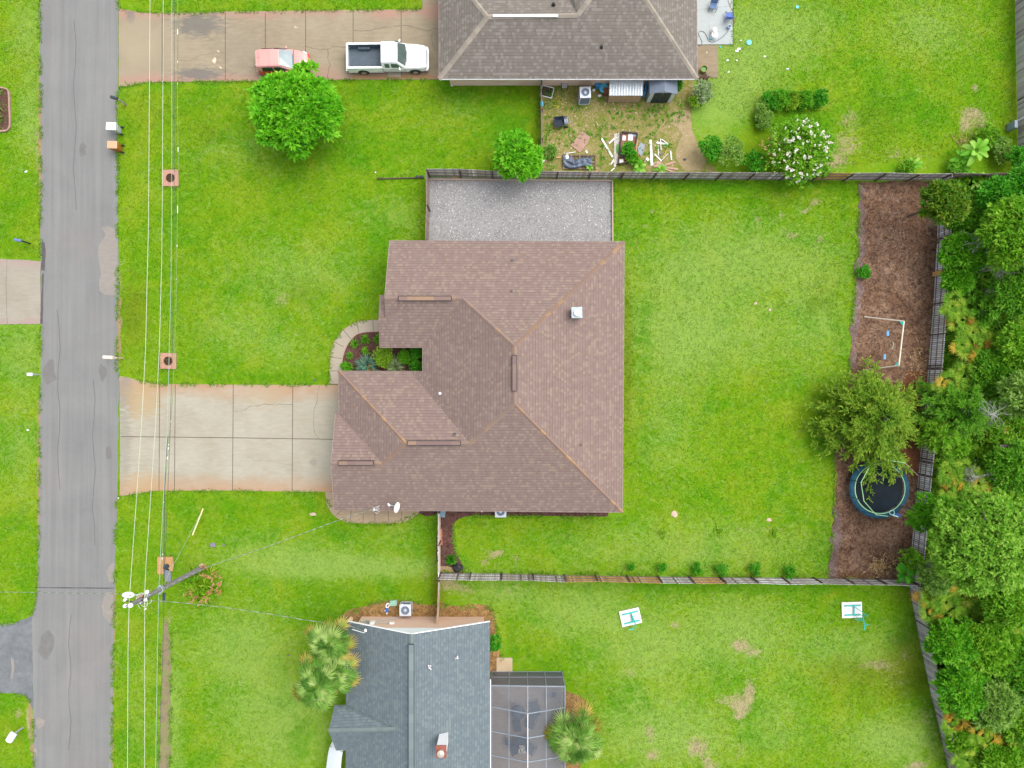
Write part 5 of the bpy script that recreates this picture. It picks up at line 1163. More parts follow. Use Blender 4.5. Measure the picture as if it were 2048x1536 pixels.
mb = MB(); mb.tube([(0, -.14, hr + .05), (0, dd + .1, hr + .05)], .035); mb.build('roof_ridge', gs_, sh)
lt = thing('lean_to_shelter', 'low white corrugated metal roof on boards between the blue float and the grey shed', 'shelter', P(1252, 190))
cm_ = mat('corrugated', (.62, .66, .68), (.50, .55, .58), 1.0, .35, metal=.3, stretch=(3, .4, 1), world=True)
mb = MB(); x0, x1 = P(1219, 0, 1.6).x, P(1286, 0, 1.6).x; ya, yb = P(0, 191, 1.5).y, P(0, 158, 1.7).y; n = 60
vs = []
for i in range(n + 1):
    x = x0 + (x1 - x0) * i / n; dz = .025 * math.cos(i * math.pi * .8); vs += [(x, ya, 1.5 + dz), (x, yb, 1.7 + dz)]
mb.add(vs, [(2 * i, 2 * i + 2, 2 * i + 3, 2 * i + 1) for i in range(n)]); mb.build('roof', cm_, lt, world=True, solid=.01)
mb = MB(); mb.box(((x0 + x1) / 2, ya + .06, .8), (x1 - x0 - .1, .06, 1.35)); mb.box((x0 + .1, (ya + yb) / 2, .8), (.06, 1.1, 1.35)); mb.build('board_wall', mat('shelter_wood', (.36, .25, .15), (.28, .18, .1), 4, .8), lt, world=True)
blue = mat('pool_blue', (.04, .30, .62), (.03, .22, .5), 2, .4); cyan = mat('cyan', (.10, .55, .75), (.08, .45, .65), 2, .4)
mb = MB(); mb.ring(P(1208, 176, .35), .26, .12, 26, 10); mb.lathe(P(1208, 176, .1), [(.3, 0), (.28, .3), (.1, .34)], 16); tag(mb.build('blue_float', cyan, smooth=True), 'light blue ring float lying by the corrugated roof', 'float')
mb = MB(); q = P(1194, 173); mb.box(q + Vector((0, 0, .25)), (.35, .4, .5), .2); tag(mb.build('blue_crate', blue, bevel=.02), 'small deep blue crate left of the ring float', 'crate')
mb = MB(); q = P(1288, 184); mb.box(q + Vector((0, 0, .4)), (.16, .9, .8), -.2); tag(mb.build('plastic_sheet', blue, bevel=.02), 'blue plastic panel squeezed between the metal roof and the grey shed', 'panel')
mb = MB(); q = P(1212, 187); mb.box(q + Vector((0, 0, .3)), (.5, .4, .6), 0); tag(mb.build('wooden_box', mat('redwood', (.22, .09, .05), (.16, .06, .03), 4)), 'reddish wooden box at the left side of the metal roof', 'box')
mb = MB(); a, b = P(1188, 186, 1.2), P(1181, 160, 1.4); mb.beam(P(1182, 178, .1), P(1184, 165, 1.6), .06, .1); tag(mb.build('leaning_plank', MATS['shelter_wood']), 'narrow plank leaning on the wall behind the tall air conditioner', 'plank')
mb = MB(); q = P(1187, 182); mb.box(q + Vector((0, 0, .1)), (.2, .15, .2), .5); tag(mb.build('white_cup', wh), 'white cup on the ground right of the tall air conditioner', 'cup')
mb = MB(); q = P(1199, 192); mb.blob(q + Vector((0, 0, .08)), (.16, .1, .1), 8, 6, 3); tag(mb.build('white_rag', wh), 'white crumpled rag in front of the blue crate', 'rag')
t = thing('window_screen', 'square white framed window screen lying at the left of the junk yard', 'screen frame', P(1094, 184), R(-14))
mb = MB()
for a, b in (((-.46, -.40), (.46, -.40)), ((.46, -.40), (.46, .40)), ((.46, .40), (-.46, .40)), ((-.46, .40), (-.46, -.40))): mb.beam((a[0], a[1], .06), (b[0], b[1], .06), .06, .04)
mb.build('frame', wh, t); mb = MB(); mb.box((0, 0, .045), (.88, .76, .012)); mb.build('mesh', screen_mat('flyscreen', (.05, .05, .04), .35), t)
t = thing('folded_chair', 'grey slatted folding chair against the top house wall', 'chair', P(1128, 174), R(4))
mb = MB()
for k in range(5): mb.box((0, -.2 + k * .09, .42 + k * .02), (.42, .06, .025))
mb.build('seat', mat('slat_grey', (.45, .47, .48), (.3, .3, .32), 8), t)
mb = MB()
for s in (-1, 1): mb.tube([(s * .22, -.3, 0), (s * .22, .2, .55)], .02); mb.tube([(s * .22, .25, 0), (s * .22, -.22, .45)], .02)
mb.build('frame', darkm, t)
# wheelbarrow-like garden cart, dark blue
t = thing('garden_cart', 'dark blue wheeled garden cart tipped in the junk yard', 'cart', P(1124, 247), R(188))
dk = mat('cart_blue', (.04, .06, .10), (.025, .04, .07), 4, .4)
mb = MB(); lo = [(-.05, -.25, .25), (.45, -.25, .2), (.45, .25, .2), (-.05, .25, .25)]; hi = [(-.12, -.34, .62), (.62, -.40, .5), (.62, .40, .5), (-.12, .34, .62)]
mb.add(lo + hi, [(0, 1, 2, 3), (4, 5, 1, 0), (5, 6, 2, 1), (6, 7, 3, 2), (7, 4, 0, 3), (0, 3, 2, 1)]); mb.build('tub', dk, t, solid=.03)
mb = MB(); mb.tube([(-.05, -.22, .45), (-.55, -.22, .5), (-.58, .22, .5), (-.05, .22, .45)], .025); mb.tube([(-.3, -.22, .48), (-.3, .22, .48)], .02); mb.box((-.28, 0, .42), (.3, .3, .05)); mb.build('handle', mat('cart_frame', (.25, .3, .38), (.15, .18, .24), 4, .4), t)
for s in (-1, 1):
    mb = MB(); mb.tube([(-.25, s * .32, .16), (-.25, s * .4, .16)], .17, 16); mb.build('wheel', rubber, t)
mb = MB(); q = [P(1141, 291), P(1165, 262), P(1180, 274), P(1178, 283), P(1160, 306)]; mb.prism(q, .02, .07); tag(mb.build('plywood_sheet', mat('ply', (.36, .22, .17), (.30, .17, .13), 2, .8)), 'five sided reddish plywood sheet lying in the junk yard', 'plywood')
def plank(name, label, x0, y0, x1, y1, w, m, cat='plank', z=.05, h=.05, z2=None, group=None):
    mb = MB(); mb.beam(P(x0, y0, z), P(x1, y1, z2 if z2 is not None else z), w, h); return tag(mb.build(name, m), label, cat, group)
wb = mat('white_board', (.74, .76, .76), (.6, .6, .58), 5, .6)
plank('board', 'long white board slanting left of the white plank stack', 1203, 277, 1225, 314, .13, wb)
plank('board', 'short white board leaning up toward the top of the plank stack', 1218, 287, 1233, 273, .11, wb)
plank('board', 'white board at the lower left of the plank stack', 1222, 329, 1231, 313, .1, wb)
plank('board', 'tiny white stick near the fence below the plank stack', 1222, 342, 1229, 336, .08, wb)
st = thing('plank_stack', 'stack of peeling white planks with green paint beside the raised bed', 'plank stack', P(1235, 300))
for k, (dx, a, b) in enumerate(((-4, 268, 335), (-1.5, 267, 334), (1.5, 269, 300), (3, 266, 328), (5, 270, 320))):
    mb = MB(); mb.beam(P(1234 + dx, a, .06 + .04 * (k % 2)), P(1233 + dx * .6 - 2, b, .06 + .04 * (k % 2)), .12, .05); mb.build('plank', mat('peel', (.66, .65, .6), (.25, .2, .14), 7, .8), st, world=True)
mb = MB(); mb.beam(P(1235.5, 289, .14), P(1234.5, 306, .14), .2, .04); mb.build('painted_plank', mat('greenpaint', (.08, .28, .05), (.06, .2, .04), 5), st, world=True)
rb = thing('raised_bed', 'rusty framed raised bed full of scraps and weeds in the junk yard', 'raised bed', P(1258, 296))
mb = MB(); bc = [P(1243, 264, .25), P(1275, 267, .25), P(1270, 322, .25), P(1237, 328, .25)]
for i in (0, 2, 3): mb.beam(bc[i], bc[(i + 1) % 4], .08, .25)
mb.beam(P(1275, 268, .25), P(1271, 292, .25), .07, .2)
mb.build('frame', dkwood, rb, world=True)
mb = MB(); mb.prism([P(1243, 265), P(1274, 268), P(1270, 321), P(1238, 327)], .02, .12); mb.build('soil', speckle('bed_soil', [(.3, (.16, .06, .04)), (.55, (.30, .15, .10)), (.7, (.42, .32, .26))], 3), rb, world=True)
for n_, lb, c, s, r, m_ in (('tile', 'white tile with a dark spot at the top left of the raised bed', (1248, 276), (.25, .38), -.1, wb), ('tile', 'larger white panel at the top right of the raised bed', (1261, 274), (.36, .55), -.05, wb),
                      ('tile', 'pale blue tile in the top right corner of the raised bed', (1269, 269), (.25, .3), .3, mat('pale_blue', (.35, .45, .6), (.3, .36, .5), 4)), ('tile', 'white scrap in the bottom left corner of the raised bed', (1242, 322), (.36, .26), 0, wb)):
    mb = MB(); mb.box(P(c[0], c[1], .15), (s[0], s[1], .03), r); tag(mb.build(n_, m_), lb, 'tile')
mb = MB(); mb.blob(P(1246, 309, .15), (.38, .3, .12), 9, 6, 5, .4); tag(mb.build('bark_heap', mat('darkbrown', (.10, .05, .045), (.06, .03, .03), 5)), 'dark brown heap in the lower left of the raised bed', 'heap')
mb = MB(); mb.prism([P(1281, 286), P(1289, 290), P(1287, 304), P(1281, 313), P(1276, 306), P(1275, 296)], .05, .10); tag(mb.build('slate_sheet', mat('slate_s', (.25, .29, .33), (.2, .24, .28), 4)), 'grey sheet leaning against the right side of the raised bed', 'sheet')
plank('plank', 'orange brown plank beside the grey sheet', 1274, 280, 1271, 308, .16, mat('orange_wood', (.48, .27, .13), (.38, .2, .09), 5))
plank('plank', 'rusty red plank under the grey sheet', 1276, 295, 1277, 318, .12, mat('rust_red', (.36, .10, .04), (.25, .07, .03), 5))
plank('gutter_pipe', 'longest white downpipe lying upright in the picture right of the raised bed', 1301, 280, 1303.5, 331, .17, mat('white_pvc', (.78, .8, .82), (.75, .76, .78), 2, .4), 'downpipe', h=.08)
plank('board', 'wide white board at the top of the scattered laths', 1313, 285, 1336, 289, .13, wb)
plank('lath', 'thin white lath crossing the wide white board', 1321, 277, 1322, 300, .05, wb, 'lath', z=.1)
plank('lath', 'slanting white lath right of the crossing lath', 1324, 279, 1336, 288, .05, wb, 'lath', z=.11)
plank('lath', 'white lath forming the left half of the V of laths', 1309, 308, 1323, 322, .09, wb, 'lath')
plank('lath', 'greyish lath forming the right half of the V of laths', 1324, 320, 1336, 307, .07, mat('greylath', (.45, .45, .4), (.36, .36, .3), 4), 'lath')
plank('lath', 'lone short white lath furthest right among the laths', 1341, 302, 1343, 320, .09, wb, 'lath')
plank('lath', 'short white lath in the middle left of the laths', 1316, 292, 1316.5, 310, .05, wb, 'lath')
plank('lath', 'yellow lath between the V of laths', 1329, 311, 1333, 300, .05, mat('yellow_lath', (.5, .42, .05), (.4, .33, .04), 4), 'lath')
plank('brick_piece', 'small grey brick lying inside the V of laths', 1320, 309, 1327, 307, .14, mat('grey_brick', (.15, .13, .12), (.1, .09, .08), 5), 'brick')
plank('board', 'small white board end left of the long downpipe', 1293, 316, 1297, 321, .18, wb)
plank('plank', 'upper reddish plank at the fence right of the laths', 1325, 334, 1356, 338.5, .14, mat('ply2', (.42, .26, .2), (.34, .2, .15), 3))
plank('plank', 'lower reddish plank at the fence right of the laths', 1330, 330, 1350, 324, .14, MATS['ply2'])
plank('plank', 'reddish plank closest to the fence beside the banana leaves', 1330, 338, 1345, 343, .12, MATS['ply2'])
mb = MB(); mb.prism(rough_poly([(1303, 325), (1320, 323), (1330, 333), (1308, 335)], .2, .04), .02, .08); tag(mb.build('brick_rubble', MATS['ply2']), 'patch of red rubble at the foot of the long downpipe', 'rubble')
mb = MB(); mb.blob(P(1370, 318, .08), (.14, .1, .08), 8, 6, 2); tag(mb.build('dark_stone', mat('dstone', (.12, .10, .13), (.08, .07, .09), 5)), 'single dark stone on the sandy path', 'stone')
# pallet with tarpaulin
pl = thing('pallet', 'broken wooden pallet by the fence under a blue grey tarpaulin', 'pallet', P(1158, 328))
mb = MB()
for k in range(9): x = 1127 + k * 8; mb.beam(P(x, 310, .14), P(x, 338, .14), .11, .03, tint=rnd.random())
for y in (311, 324, 337): mb.beam(P(1125, y, .08), P(1192, y + .5, .08), .1, .08, tint=rnd.random())
mb.build('slats', tintmat('pallet_wood', [(0, (.10, .07, .06)), (1, (.27, .19, .15))], .9, .3, 6), pl, world=True)
mb = MB(); N1, N2 = 26, 12; vs = []
for i in range(N1):
    for j in range(N2):
        u, v = i / (N1 - 1), j / (N2 - 1); x = 1126 + u * 58; y = 308 + v * 24 + u * 5 + 4 * math.sin(u * 5)
        if u > .35: y = 318 + v * 17 + 3 * math.sin(u * 6)
        e = math.sin(v * math.pi) ** .5 if 0 < v < 1 else 0
        vs.append(P(x, y, .17 + .22 * e * (.5 + mnoise.noise(Vector((u * 7, v * 4, 1)))) + .02))
mb.add(vs, [(i * N2 + j, (i + 1) * N2 + j, (i + 1) * N2 + j + 1, i * N2 + j + 1) for i in range(N1 - 1) for j in range(N2 - 1)])
tag(mb.build('tarpaulin', mat('tarp', (.10, .135, .19), (.045, .06, .09), 3, .4), solid=.02, smooth=True), 'crumpled blue grey tarpaulin draped over the pallet', 'tarpaulin')
mb = MB(); mb.blob(P(1134, 314, .32), (.14, .2, .08), 8, 6, 3); tag(mb.build('white_bag', wh), 'small white bag on top of the tarpaulin', 'bag')
plank('plank', 'short tan plank left of the pallet', 1105, 314, 1122, 315, .12, MATS['orange_wood'])
plank('stick', 'thin white stick above the pallet', 1132, 307, 1151, 304, .05, wb, 'stick')
plank('board', 'small white board right of the plywood sheet', 1172, 301, 1174, 306, .12, wb)
mb = MB(); mb.blob(P(1085, 318, .1), (.2, .3, .1), 8, 6, 8, .5); tag(mb.build('white_bag', wh), 'crumpled white bag by the fence under the small tree', 'bag')
mb = MB(); mb.tube([P(1083, 203, .4), P(1083.5, 212, .4)], .12, 10); tag(mb.build('blue_bucket', cyan), 'bright blue bucket hanging on the left yard fence', 'bucket')
mb = MB(); mb.beam(P(1082, 213, .3), P(1081, 222, .3), .12, .12); tag(mb.build('rusty_tool', MATS['rust_red']), 'rusty tool below the bright blue bucket', 'tool')
ylm = mat('yellow_weed', (.55, .50, .02), (.4, .38, .02), 4)
# patio things
def chair(label, px, py, rot, fab):
    t = thing('patio_chair', label, 'chair', P(px, py), rot, 'blue chairs on the patio')
    mb = MB(); mb.box((0, .02, .40), (.50, .50, .04)); mb.build('seat', fab, t, bevel=.01)
    mb = MB(); mb.box((0, .30, .68), (.50, .04, .52), rx=-.25); mb.build('backrest', fab, t, bevel=.01)
    for s in (-1, 1):
        mb = MB(); mb.tube([(s * .29, -.3, .02), (s * .29, -.26, .58), (s * .29, .22, .62), (s * .29, .36, .92)], .018); mb.tube([(s * .29, .25, .60), (s * .29, .38, .02), (s * .29, -.3, .02)], .018); mb.build('side_frame', mat('chair_frame', (.10, .13, .15), (.07, .09, .1), 3, .5), t)
    mb = MB(); mb.tube([(-.29, .38, .02), (.29, .38, .02)], .018); mb.tube([(-.29, -.26, .38), (.29, -.26, .38)], .018); mb.build('crossbar', MATS['chair_frame'], t)
chair('slate blue patio chair at the top edge, turned with its back up the picture', 1424, 17, R(-8), mat('slate_fab', (.11, .19, .34), (.09, .15, .28), 5, .8))
chair('bright blue patio chair at the right edge of the patio', 1455, 37, R(176), mat('blue_fab', (.10, .17, .52), (.07, .12, .4), 5, .8))
t = thing('water_pump', 'white round plastic machine with a clear top on the patio', 'machine', P(1426, 71))
mb = MB(); mb.lathe((0.02, -.12, .0), [(.27, 0), (.28, .3), (.24, .42), (.1, .48)], 22); mb.build('tank', wh, t)
mb = MB(); mb.lathe((0.0, .22, 0), [(.19, 0), (.2, .36), (.17, .5), (.05, .55)], 20); mb.build('head', wh, t)
mb = MB(); mb.box((.0, .08, .5), (.16, .42, .1)); mb.build('bridge', mat('lilac_clear', (.62, .6, .68), (.5, .5, .6), 8, .2), t, bevel=.03)
mb = MB(); mb.box((-.22, -.27, .1), (.14, .16, .2)); mb.build('valve', cyan, t)
def hose(label, pts, r, m, z=.1, cat='hose'):
    mb = MB(); a = sm(pts, 5); mb.tube([P(p[0], p[1], z) for p in a], r, 7); return tag(mb.build('hose', m), label, cat)
hose('grey hose curling across the patio and round the white machine', [(1396, 89), (1402, 90), (1404, 84), (1400, 75), (1397, 68), (1401, 62), (1409, 65), (1414, 74), (1418, 82), (1426, 84), (1436, 80), (1448, 71), (1457, 61)], .02, mat('hose_grey', (.12, .13, .16), (.09, .1, .12), 4))
hose('reddish hose at the top right of the patio', [(1454, -10), (1457, 3), (1461, 14), (1465, 20), (1468, 30), (1469, 44), (1467, 52)], .015, mat('hose_red', (.30, .15, .13), (.24, .12, .1), 4), z=.1)
mb = MB(); mb.lathe(P(1457, 56, .08), [(.12, 0), (.14, .3), (.12, .3), (.11, .12), (.01, .12)], 16); tag(mb.build('blue_cup_bucket', mat('bucketw', (.6, .7, .75), (.5, .6, .65), 3)), 'little white bucket with blue contents near the bright blue chair', 'bucket')
mb = MB(); mb.lathe(P(1457, 56, .2), [(.105, 0), (.105, .06), (.02, .07)], 14); tag(mb.build('blue_liner', mat('royal', (.05, .1, .4), (.03, .07, .3), 3)), 'blue lump inside the little white bucket', 'toy')
mb = MB(); mb.lathe(P(1498, 85, .03), [(.19, 0), (.2, .03), (.12, .05), (.02, .05)], 18); tag(mb.build('frisbee', cyan), 'sky blue flying disc on the lawn right of the patio', 'flying disc')
mb = MB(); mb.lathe(P(1594, 14, .03), [(.11, 0), (.12, .03), (.02, .05)], 12); tag(mb.build('blue_ball', cyan), 'small pale blue disc on the lawn near the top edge', 'disc')
t = thing('rain_barrel', 'green topped round tub on the tan slab corner', 'tub', P(1405, 143))
mb = MB(); mb.lathe((0, 0, .05), [(.24, 0), (.27, .45), (.22, .45), (.2, .3), (.01, .3)], 20); mb.build('tub', mat('olive_tub', (.18, .20, .04), (.14, .15, .03), 3), t)
mb = MB(); mb.lathe((0, 0, .34), [(.2, 0), (.18, .04), (.02, .06)], 16); mb.build('contents', mat('green_in', (.15, .32, .10), (.1, .25, .07), 5), t)
wp = thing('firewood_pile', 'small pile of dark sticks below the round tub', 'stick pile', P(1406, 157))
mb = MB()
for k in range(26):
    a = rnd.uniform(-.5, .5) + (1.57 if k % 3 else .3); c = Vector((rnd.uniform(-.45, .35), rnd.uniform(-.2, .15), rnd.uniform(.05, .35))); l = rnd.uniform(.15, .3)
    d = Vector((math.cos(a), math.sin(a), jit(.2))); mb.tube([c - d * l, c + d * l], .022, 5)
mb.build('sticks', mat('stickbrown', (.13, .065, .05), (.08, .04, .03), 5), wp)
# leaf bed things at the bottom house
t = thing('utility_box', 'pale green lid box at the top of the leaf bed', 'utility box', P(787.5, 1205))
mb = MB(); mb.box((0, 0, .12), (.56, .42, .24), R(4)); mb.build('box', mat('mint', (.25, .44, .32), (.2, .36, .27), 2, .6), t, bevel=.03)
hose('white hose with a blue fitting looped on the leaf bed', [(773, 1228), (776, 1220), (772, 1213), (775, 1207), (779, 1210), (773, 1218), (770, 1222)], .05, wh, .08)
mb = MB(); mb.box(P(774, 1220, .1), (.22, .34, .14), .2); tag(mb.build('hose_fitting', mat('fitblue', (.03, .12, .42), (.02, .08, .3), 3), bevel=.03), 'blue fitting on the white hose in the leaf bed', 'fitting')
mb = MB(); mb.lathe(P(702, 1238, 0), [(.2, 0), (.2, .55), (.17, .6), (.02, .6)], 20); tag(mb.build('round_bollard', mat('cream_r', (.66, .52, .33), (.6, .46, .28), 2)), 'cream round post at the left end of the leaf bed', 'post')
# mulch strip things
t = thing('dark_bin', 'dark blue bin tucked under the brown roof beside the short fence', 'bin', P(885, 1022), R(-6))
mb = MB(); mb.box((0, 0, .45), (.5, .5, .9), taper=1.15); mb.build('body', mat('bin_navy', (.06, .10, .14), (.045, .08, .11), 3, .5), t, bevel=.04)
mb = MB(); mb.box((0, 0, .93), (.62, .62, .07)); mb.build('lid', mat('bin_teal', (.12, .20, .25), (.1, .17, .21), 3, .45), t, bevel=.03)
tc_ = mat('terracotta', (.42, .14, .07), (.34, .10, .05), 4, .85)
for i, (x, y) in enumerate(((881.5, 1062), (882, 1070), (881.5, 1078), (882, 1086))):
    mb = MB(); mb.box(P(x, y, .08), (.22, .3, .12), jit(.2)); tag(mb.build('paving_brick', tc_, bevel=.01), ['topmost terracotta brick in the row along the short fence', 'second terracotta brick from the top along the short fence', 'third terracotta brick from the top along the short fence', 'lowest terracotta brick in the row along the short fence'][i], 'brick', 'terracotta bricks along the short fence')
mb = MB(); mb.blob(P(915, 1136, .1), (.45, .32, .22), 12, 8, 4, .5); tag(mb.build('black_sack', mat('blacksack', (.014, .013, .014), (.008, .008, .008), 5, .6)), 'black sack heap at the foot of the mulch strip by the fence', 'sack')
mb = MB(); mb.tube([P(964, 1023, .05), P(963, 1023, .5)], .05, 8); tag(mb.build('standpipe', wh), 'small white standpipe by the wall left of the white air conditioner', 'pipe')
# things on the lawns
stn = mat('flat_stone', (.50, .38, .28), (.42, .31, .23), 3, .9)
def stone(label, x, y, rx, ry, m=None, nm='flat_stone', cat='stone', h=.05):
    mb = MB(); mb.blob(P(x, y, h * .4), (rx, ry, h), 9, 5, x, .5); tag(mb.build(nm, m or stn), label, cat)
stone('flat pinkish stone on the lawn below the right corner of the brown roof', 1349, 1028, .24, .26); stone('oval pinkish stone on the lawn below the middle of the back yard', 1538, 1040, .2, .14)
stone('pinkish stone in the middle of the back lawn, the upper of two', 1511, 607, .12, .12); stone('pinkish stone in the middle of the back lawn, the lower of two', 1540, 620, .12, .12)
stone('long pale stone on the lawn left of the curved lower walkway', 626, 1028, .24, .12); stone('oval cream stone beside the foot of the utility pole', 403, 1131, .2, .16, h=.1)
mb = MB(); mb.box(P(426, 1090, .06), (.42, .3, .12), .05); tag(mb.build('valve_cover', mat('lilac_grey', (.20, .18, .24), (.14, .13, .17), 4), bevel=.02), 'grey valve cover in the grass right of the guy wire', 'cover')
mb = MB(); mb.box(P(448, 1090, .04), (.2, .12, .08), .05); tag(mb.build('valve_cover', MATS['tf_grey']), 'tiny grey cover in the grass, right of the larger valve cover', 'cover')
stone('dark purple round cap in the lawn above the main driveway', 630, 760, .08, .08, MATS['dstone'], 'pipe_cap', 'cap'); stone('dark round cap in the lawn of the bottom house', 577, 1310, .08, .06, MATS['dstone'], 'pipe_cap', 'cap')
mb = MB(); mb.box(P(629, 1399.5, .15), (.2, .3, .3), .2); tag(mb.build('white_marker', wh, bevel=.03), 'white marker in the lawn at the lower left of the palms', 'marker')
mb = MB(); mb.box(P(1986, 255, .5), (.25, .6, .9)); tag(mb.build('grey_cabinet', mat('cab_grey', (.20, .26, .30), (.16, .21, .25), 3, .5), bevel=.03), 'small grey cabinet against the tall fence at the top right', 'cabinet')
bpy.data.objects['grey_cabinet'].location += P(2024, 252, 0) - P(1986, 255, 0)
plank('stick', 'thin grey pipe standing in the top right lawn', 1965, 66, 1973, 60, .05, MATS['tf_grey'], 'pipe', z=.1, z2=.6)
sc = [('white scrap pair nearest the sky blue disc', 1474, 102, .14), ('white scrap alone at the right of the litter on the upper lawn', 1575, 138, .1), ('white scrap due right of the sky blue disc', 1529, 113, .1), ('white scrap left of two, below the tan slab corner', 1455, 121, .1), ('white scrap right of two, below the tan slab corner', 1473, 121, .08),
      ('lowest white scrap on the upper lawn', 1457, 144, .09), ('tiny white scrap between the patio and the sky blue disc', 1482, 81, .06), ('pale cyan scrap touching the corner of the patio', 1441, 94, .09), ('yellowish scrap on the tan slab', 1414, 105, .1), ('white pebble on the front lawn near the low edging', 751, 345, .07),
      ('white pebble by the wall of the top house', 904, 172, .06), ('white scrap in the grass by the upper left kerb', 52, 343, .1), ('white scrap beside the road left of the main driveway', 56, 860, .09), ('small pale plug at the lower corner of the main driveway', 237, 996, .08)]
for lb, x, y, r in sc:
    m_ = cyan if 'cyan' in lb else (mat('cream_scrap', (.6, .58, .35)) if 'yellowish' in lb else wh)
    mb = MB(); mb.blob(P(x, y, .03), (r, r * .7, .05), 7, 5, x, .8)
    if 'pair' in lb: mb.blob(P(x + 4, y - 4, .03), (r, r * .7, .05), 7, 5, x, .8)
    tag(mb.build('paper_scrap', m_), lb, 'litter')
# ---- white tables with teal frames, lower yard
teal = mat('teal', (.02, .42, .36), (.015, .35, .32), 2, .4); wpl = mat('white_top', (.78, .72, .72), (.74, .66, .67), 1.5, .5)
def target(label, px, py, rot, extra):
    t = thing('practice_target', label, 'board', P(px, py), rot, 'white boards with teal frames')
    mb = MB(); mb.box((0, 0, .07), (1.56, 1.22, .12)); mb.build('board', wpl, t, bevel=.02)
    mb = MB(); mb.box((0, 0, .135), (1.30, .98, .01)); mb.build('inset', mat('inset', (.70, .62, .62), (.66, .6, .6), 2, .6), t)
    for y in (.36, -.36):
        mb = MB(); mb.beam((-.6, y, .2), (.66, y, .2), .1, .08); mb.build('rail', teal, t)
    mb = MB(); mb.beam((.10, .36, .22), (.10, -.36, .22), .09, .06); mb.build('crossbar', teal, t)
    if extra == 1:
        mb = MB(); mb.tube([(.05, .36, .25), (.80, -.2, .9), (.10, -.36, .25), (.62, -.72, .75)], .035, 7); mb.tube([(.8, -.2, .9), (.6, -.36, .5)], .04, 7); mb.tube([(.62, -.4, .5), (.62, -1.0, .8), (.52, -1.35, .8)], .045, 7); mb.tube([(.66, -.98, .8), (.90, -.98, .7)], .05, 7); mb.tube([(.55, -.68, .6), (.1, -.64, .3)], .03, 7)
        mb.build('leg_frame', teal, t)
    else:
        mb = MB(); mb.tube([(.10, .30, .25), (.2, -.3, .7), (.12, -.62, .8)], .05, 7); mb.tube([(.02, -.74, .6), (-.38, -.72, .6)], .05, 7); mb.build('leg_frame', teal, t)
target('tilted white square board with teal frame, left one in the lower yard', 1260.5, 1233.5, R(13), 0)
target('white square board with a bent teal handle, right one near the slanting fence', 1702.5, 1219, R(2), 1)
# ---- swing set
sw = thing('swing_set', 'white pipe swing set with teal corners and two blue seats on the brown dirt bed', 'swing set', P(1771, 688))
zb = 2.15; b0, b1 = P(1808, 642.5, zb), P(1797.5, 731, zb)
pipe = mat('cream_pipe', (.62, .56, .46), (.56, .50, .40), 2, .5)
mb = MB(); mb.tube([b0, b1], .055, 10); mb.build('top_bar', pipe, sw, world=True)
for b, f1 in ((b0, P(1729, 633.5, .02)), (b1, P(1728, 740, .02))):
    for f in (f1, P((b.x * S * H / (H - b.z)) + 1024 - 2, 768 - b.y * S * H / (H - b.z), .02)):
        mb = MB(); mb.tube([b, f], .045, 8); mb.build('leg', pipe, sw, world=True)
    mb = MB(); s = -1 if b is b0 else 1; d = (f1 - b).normalized(); e = ((b1 - b0).normalized()) * (1 if b is b0 else -1)
    mb.add([b, b + d * .36, b + e * .42 + Vector((0, 0, 0)), b + Vector((0, 0, .03)), b + d * .36 + Vector((0, 0, .03)), b + e * .42 + Vector((0, 0, .03))], [(0, 2, 1), (3, 4, 5), (0, 1, 4, 3), (1, 2, 5, 4), (2, 0, 3, 5)]); mb.build('corner_bracket', mat('turq', (.0, .62, .50), (.0, .55, .46), 2, .4), sw, world=True)
for px, py in ((1776, 666.5), (1769.5, 713.5)):
    c = P(px, py, .5); mb = MB(); mb.beam(c + Vector((-.0, .2, 0)), c + Vector((-.02, -.2, 0)), .18, .03); s_ = mb.build('swing_seat', blue, sw, world=True, bevel=.01)
    mb = MB(); u = .3 if px > 1772 else .78; top_ = b0.lerp(b1, u)
    for k in (-1, 1): mb.tube([c + Vector((0, k * .2, 0)) - sw.location, top_ + Vector((0, k * .22, 0)) - sw.location], .008, 4)
    mb.build('rope', mat('rope', (.4, .3, .2)), s_)
mb = MB(); c = P(1786, 689, .8); mb.tube([c + Vector((0, .2, 0)), c + Vector((.03, 0, 0)), c + Vector((-.02, -.25, 0)), c + Vector((-.1, -.35, 0))], .025); mb.build('trapeze_bar', mat('mintbar', (.25, .5, .42)), sw, world=True)
# ---- trampoline
tp = thing('trampoline', 'round dark trampoline with blue pad and green rim beneath the feathery tree', 'trampoline', P(1757, 976))
cx, zt = 0, .85; tpc = P(1757, 976); k = (H - .85) / H
ctr = P(1759, 977, .85) - tpc
mb = MB(); mb.lathe(ctr + Vector((0, 0, -.03)), [(1.80, 0), (.01, -.04)], 48); mb.build('jump_mat', mat('jump', (.010, .020, .030), (.002, .005, .006), .5, .6, spec=.12), tp)
mb = MB(); n = 56; vs = []; fs = []
for i in range(n):
    a = 2 * math.pi * i / n
    for r, zz in ((1.84, .02), (1.95, .06), (2.18, .05), (2.30, -.03), (2.30, -.06)): vs.append(ctr + Vector((r * math.cos(a), r * math.sin(a), zz)))
for i in range(n):
    j = (i + 1) % n
    for q in range(4): fs.append((i * 5 + q, i * 5 + q + 1, j * 5 + q + 1, j * 5 + q))
mb.add(vs, fs); mb.build('safety_pad', mat('pad_blue', (.018, .08, .13), (.006, .035, .06), 1.2, .7, spec=.2), tp)
lime = mat('lime_rim', (.34, .62, .28), (.26, .52, .30), 1, .5)
mb = MB(); mb.ring(ctr + Vector((0, 0, .07)), 1.90, .035, 64, 6); mb.build('rim', lime, tp)
mb = MB()
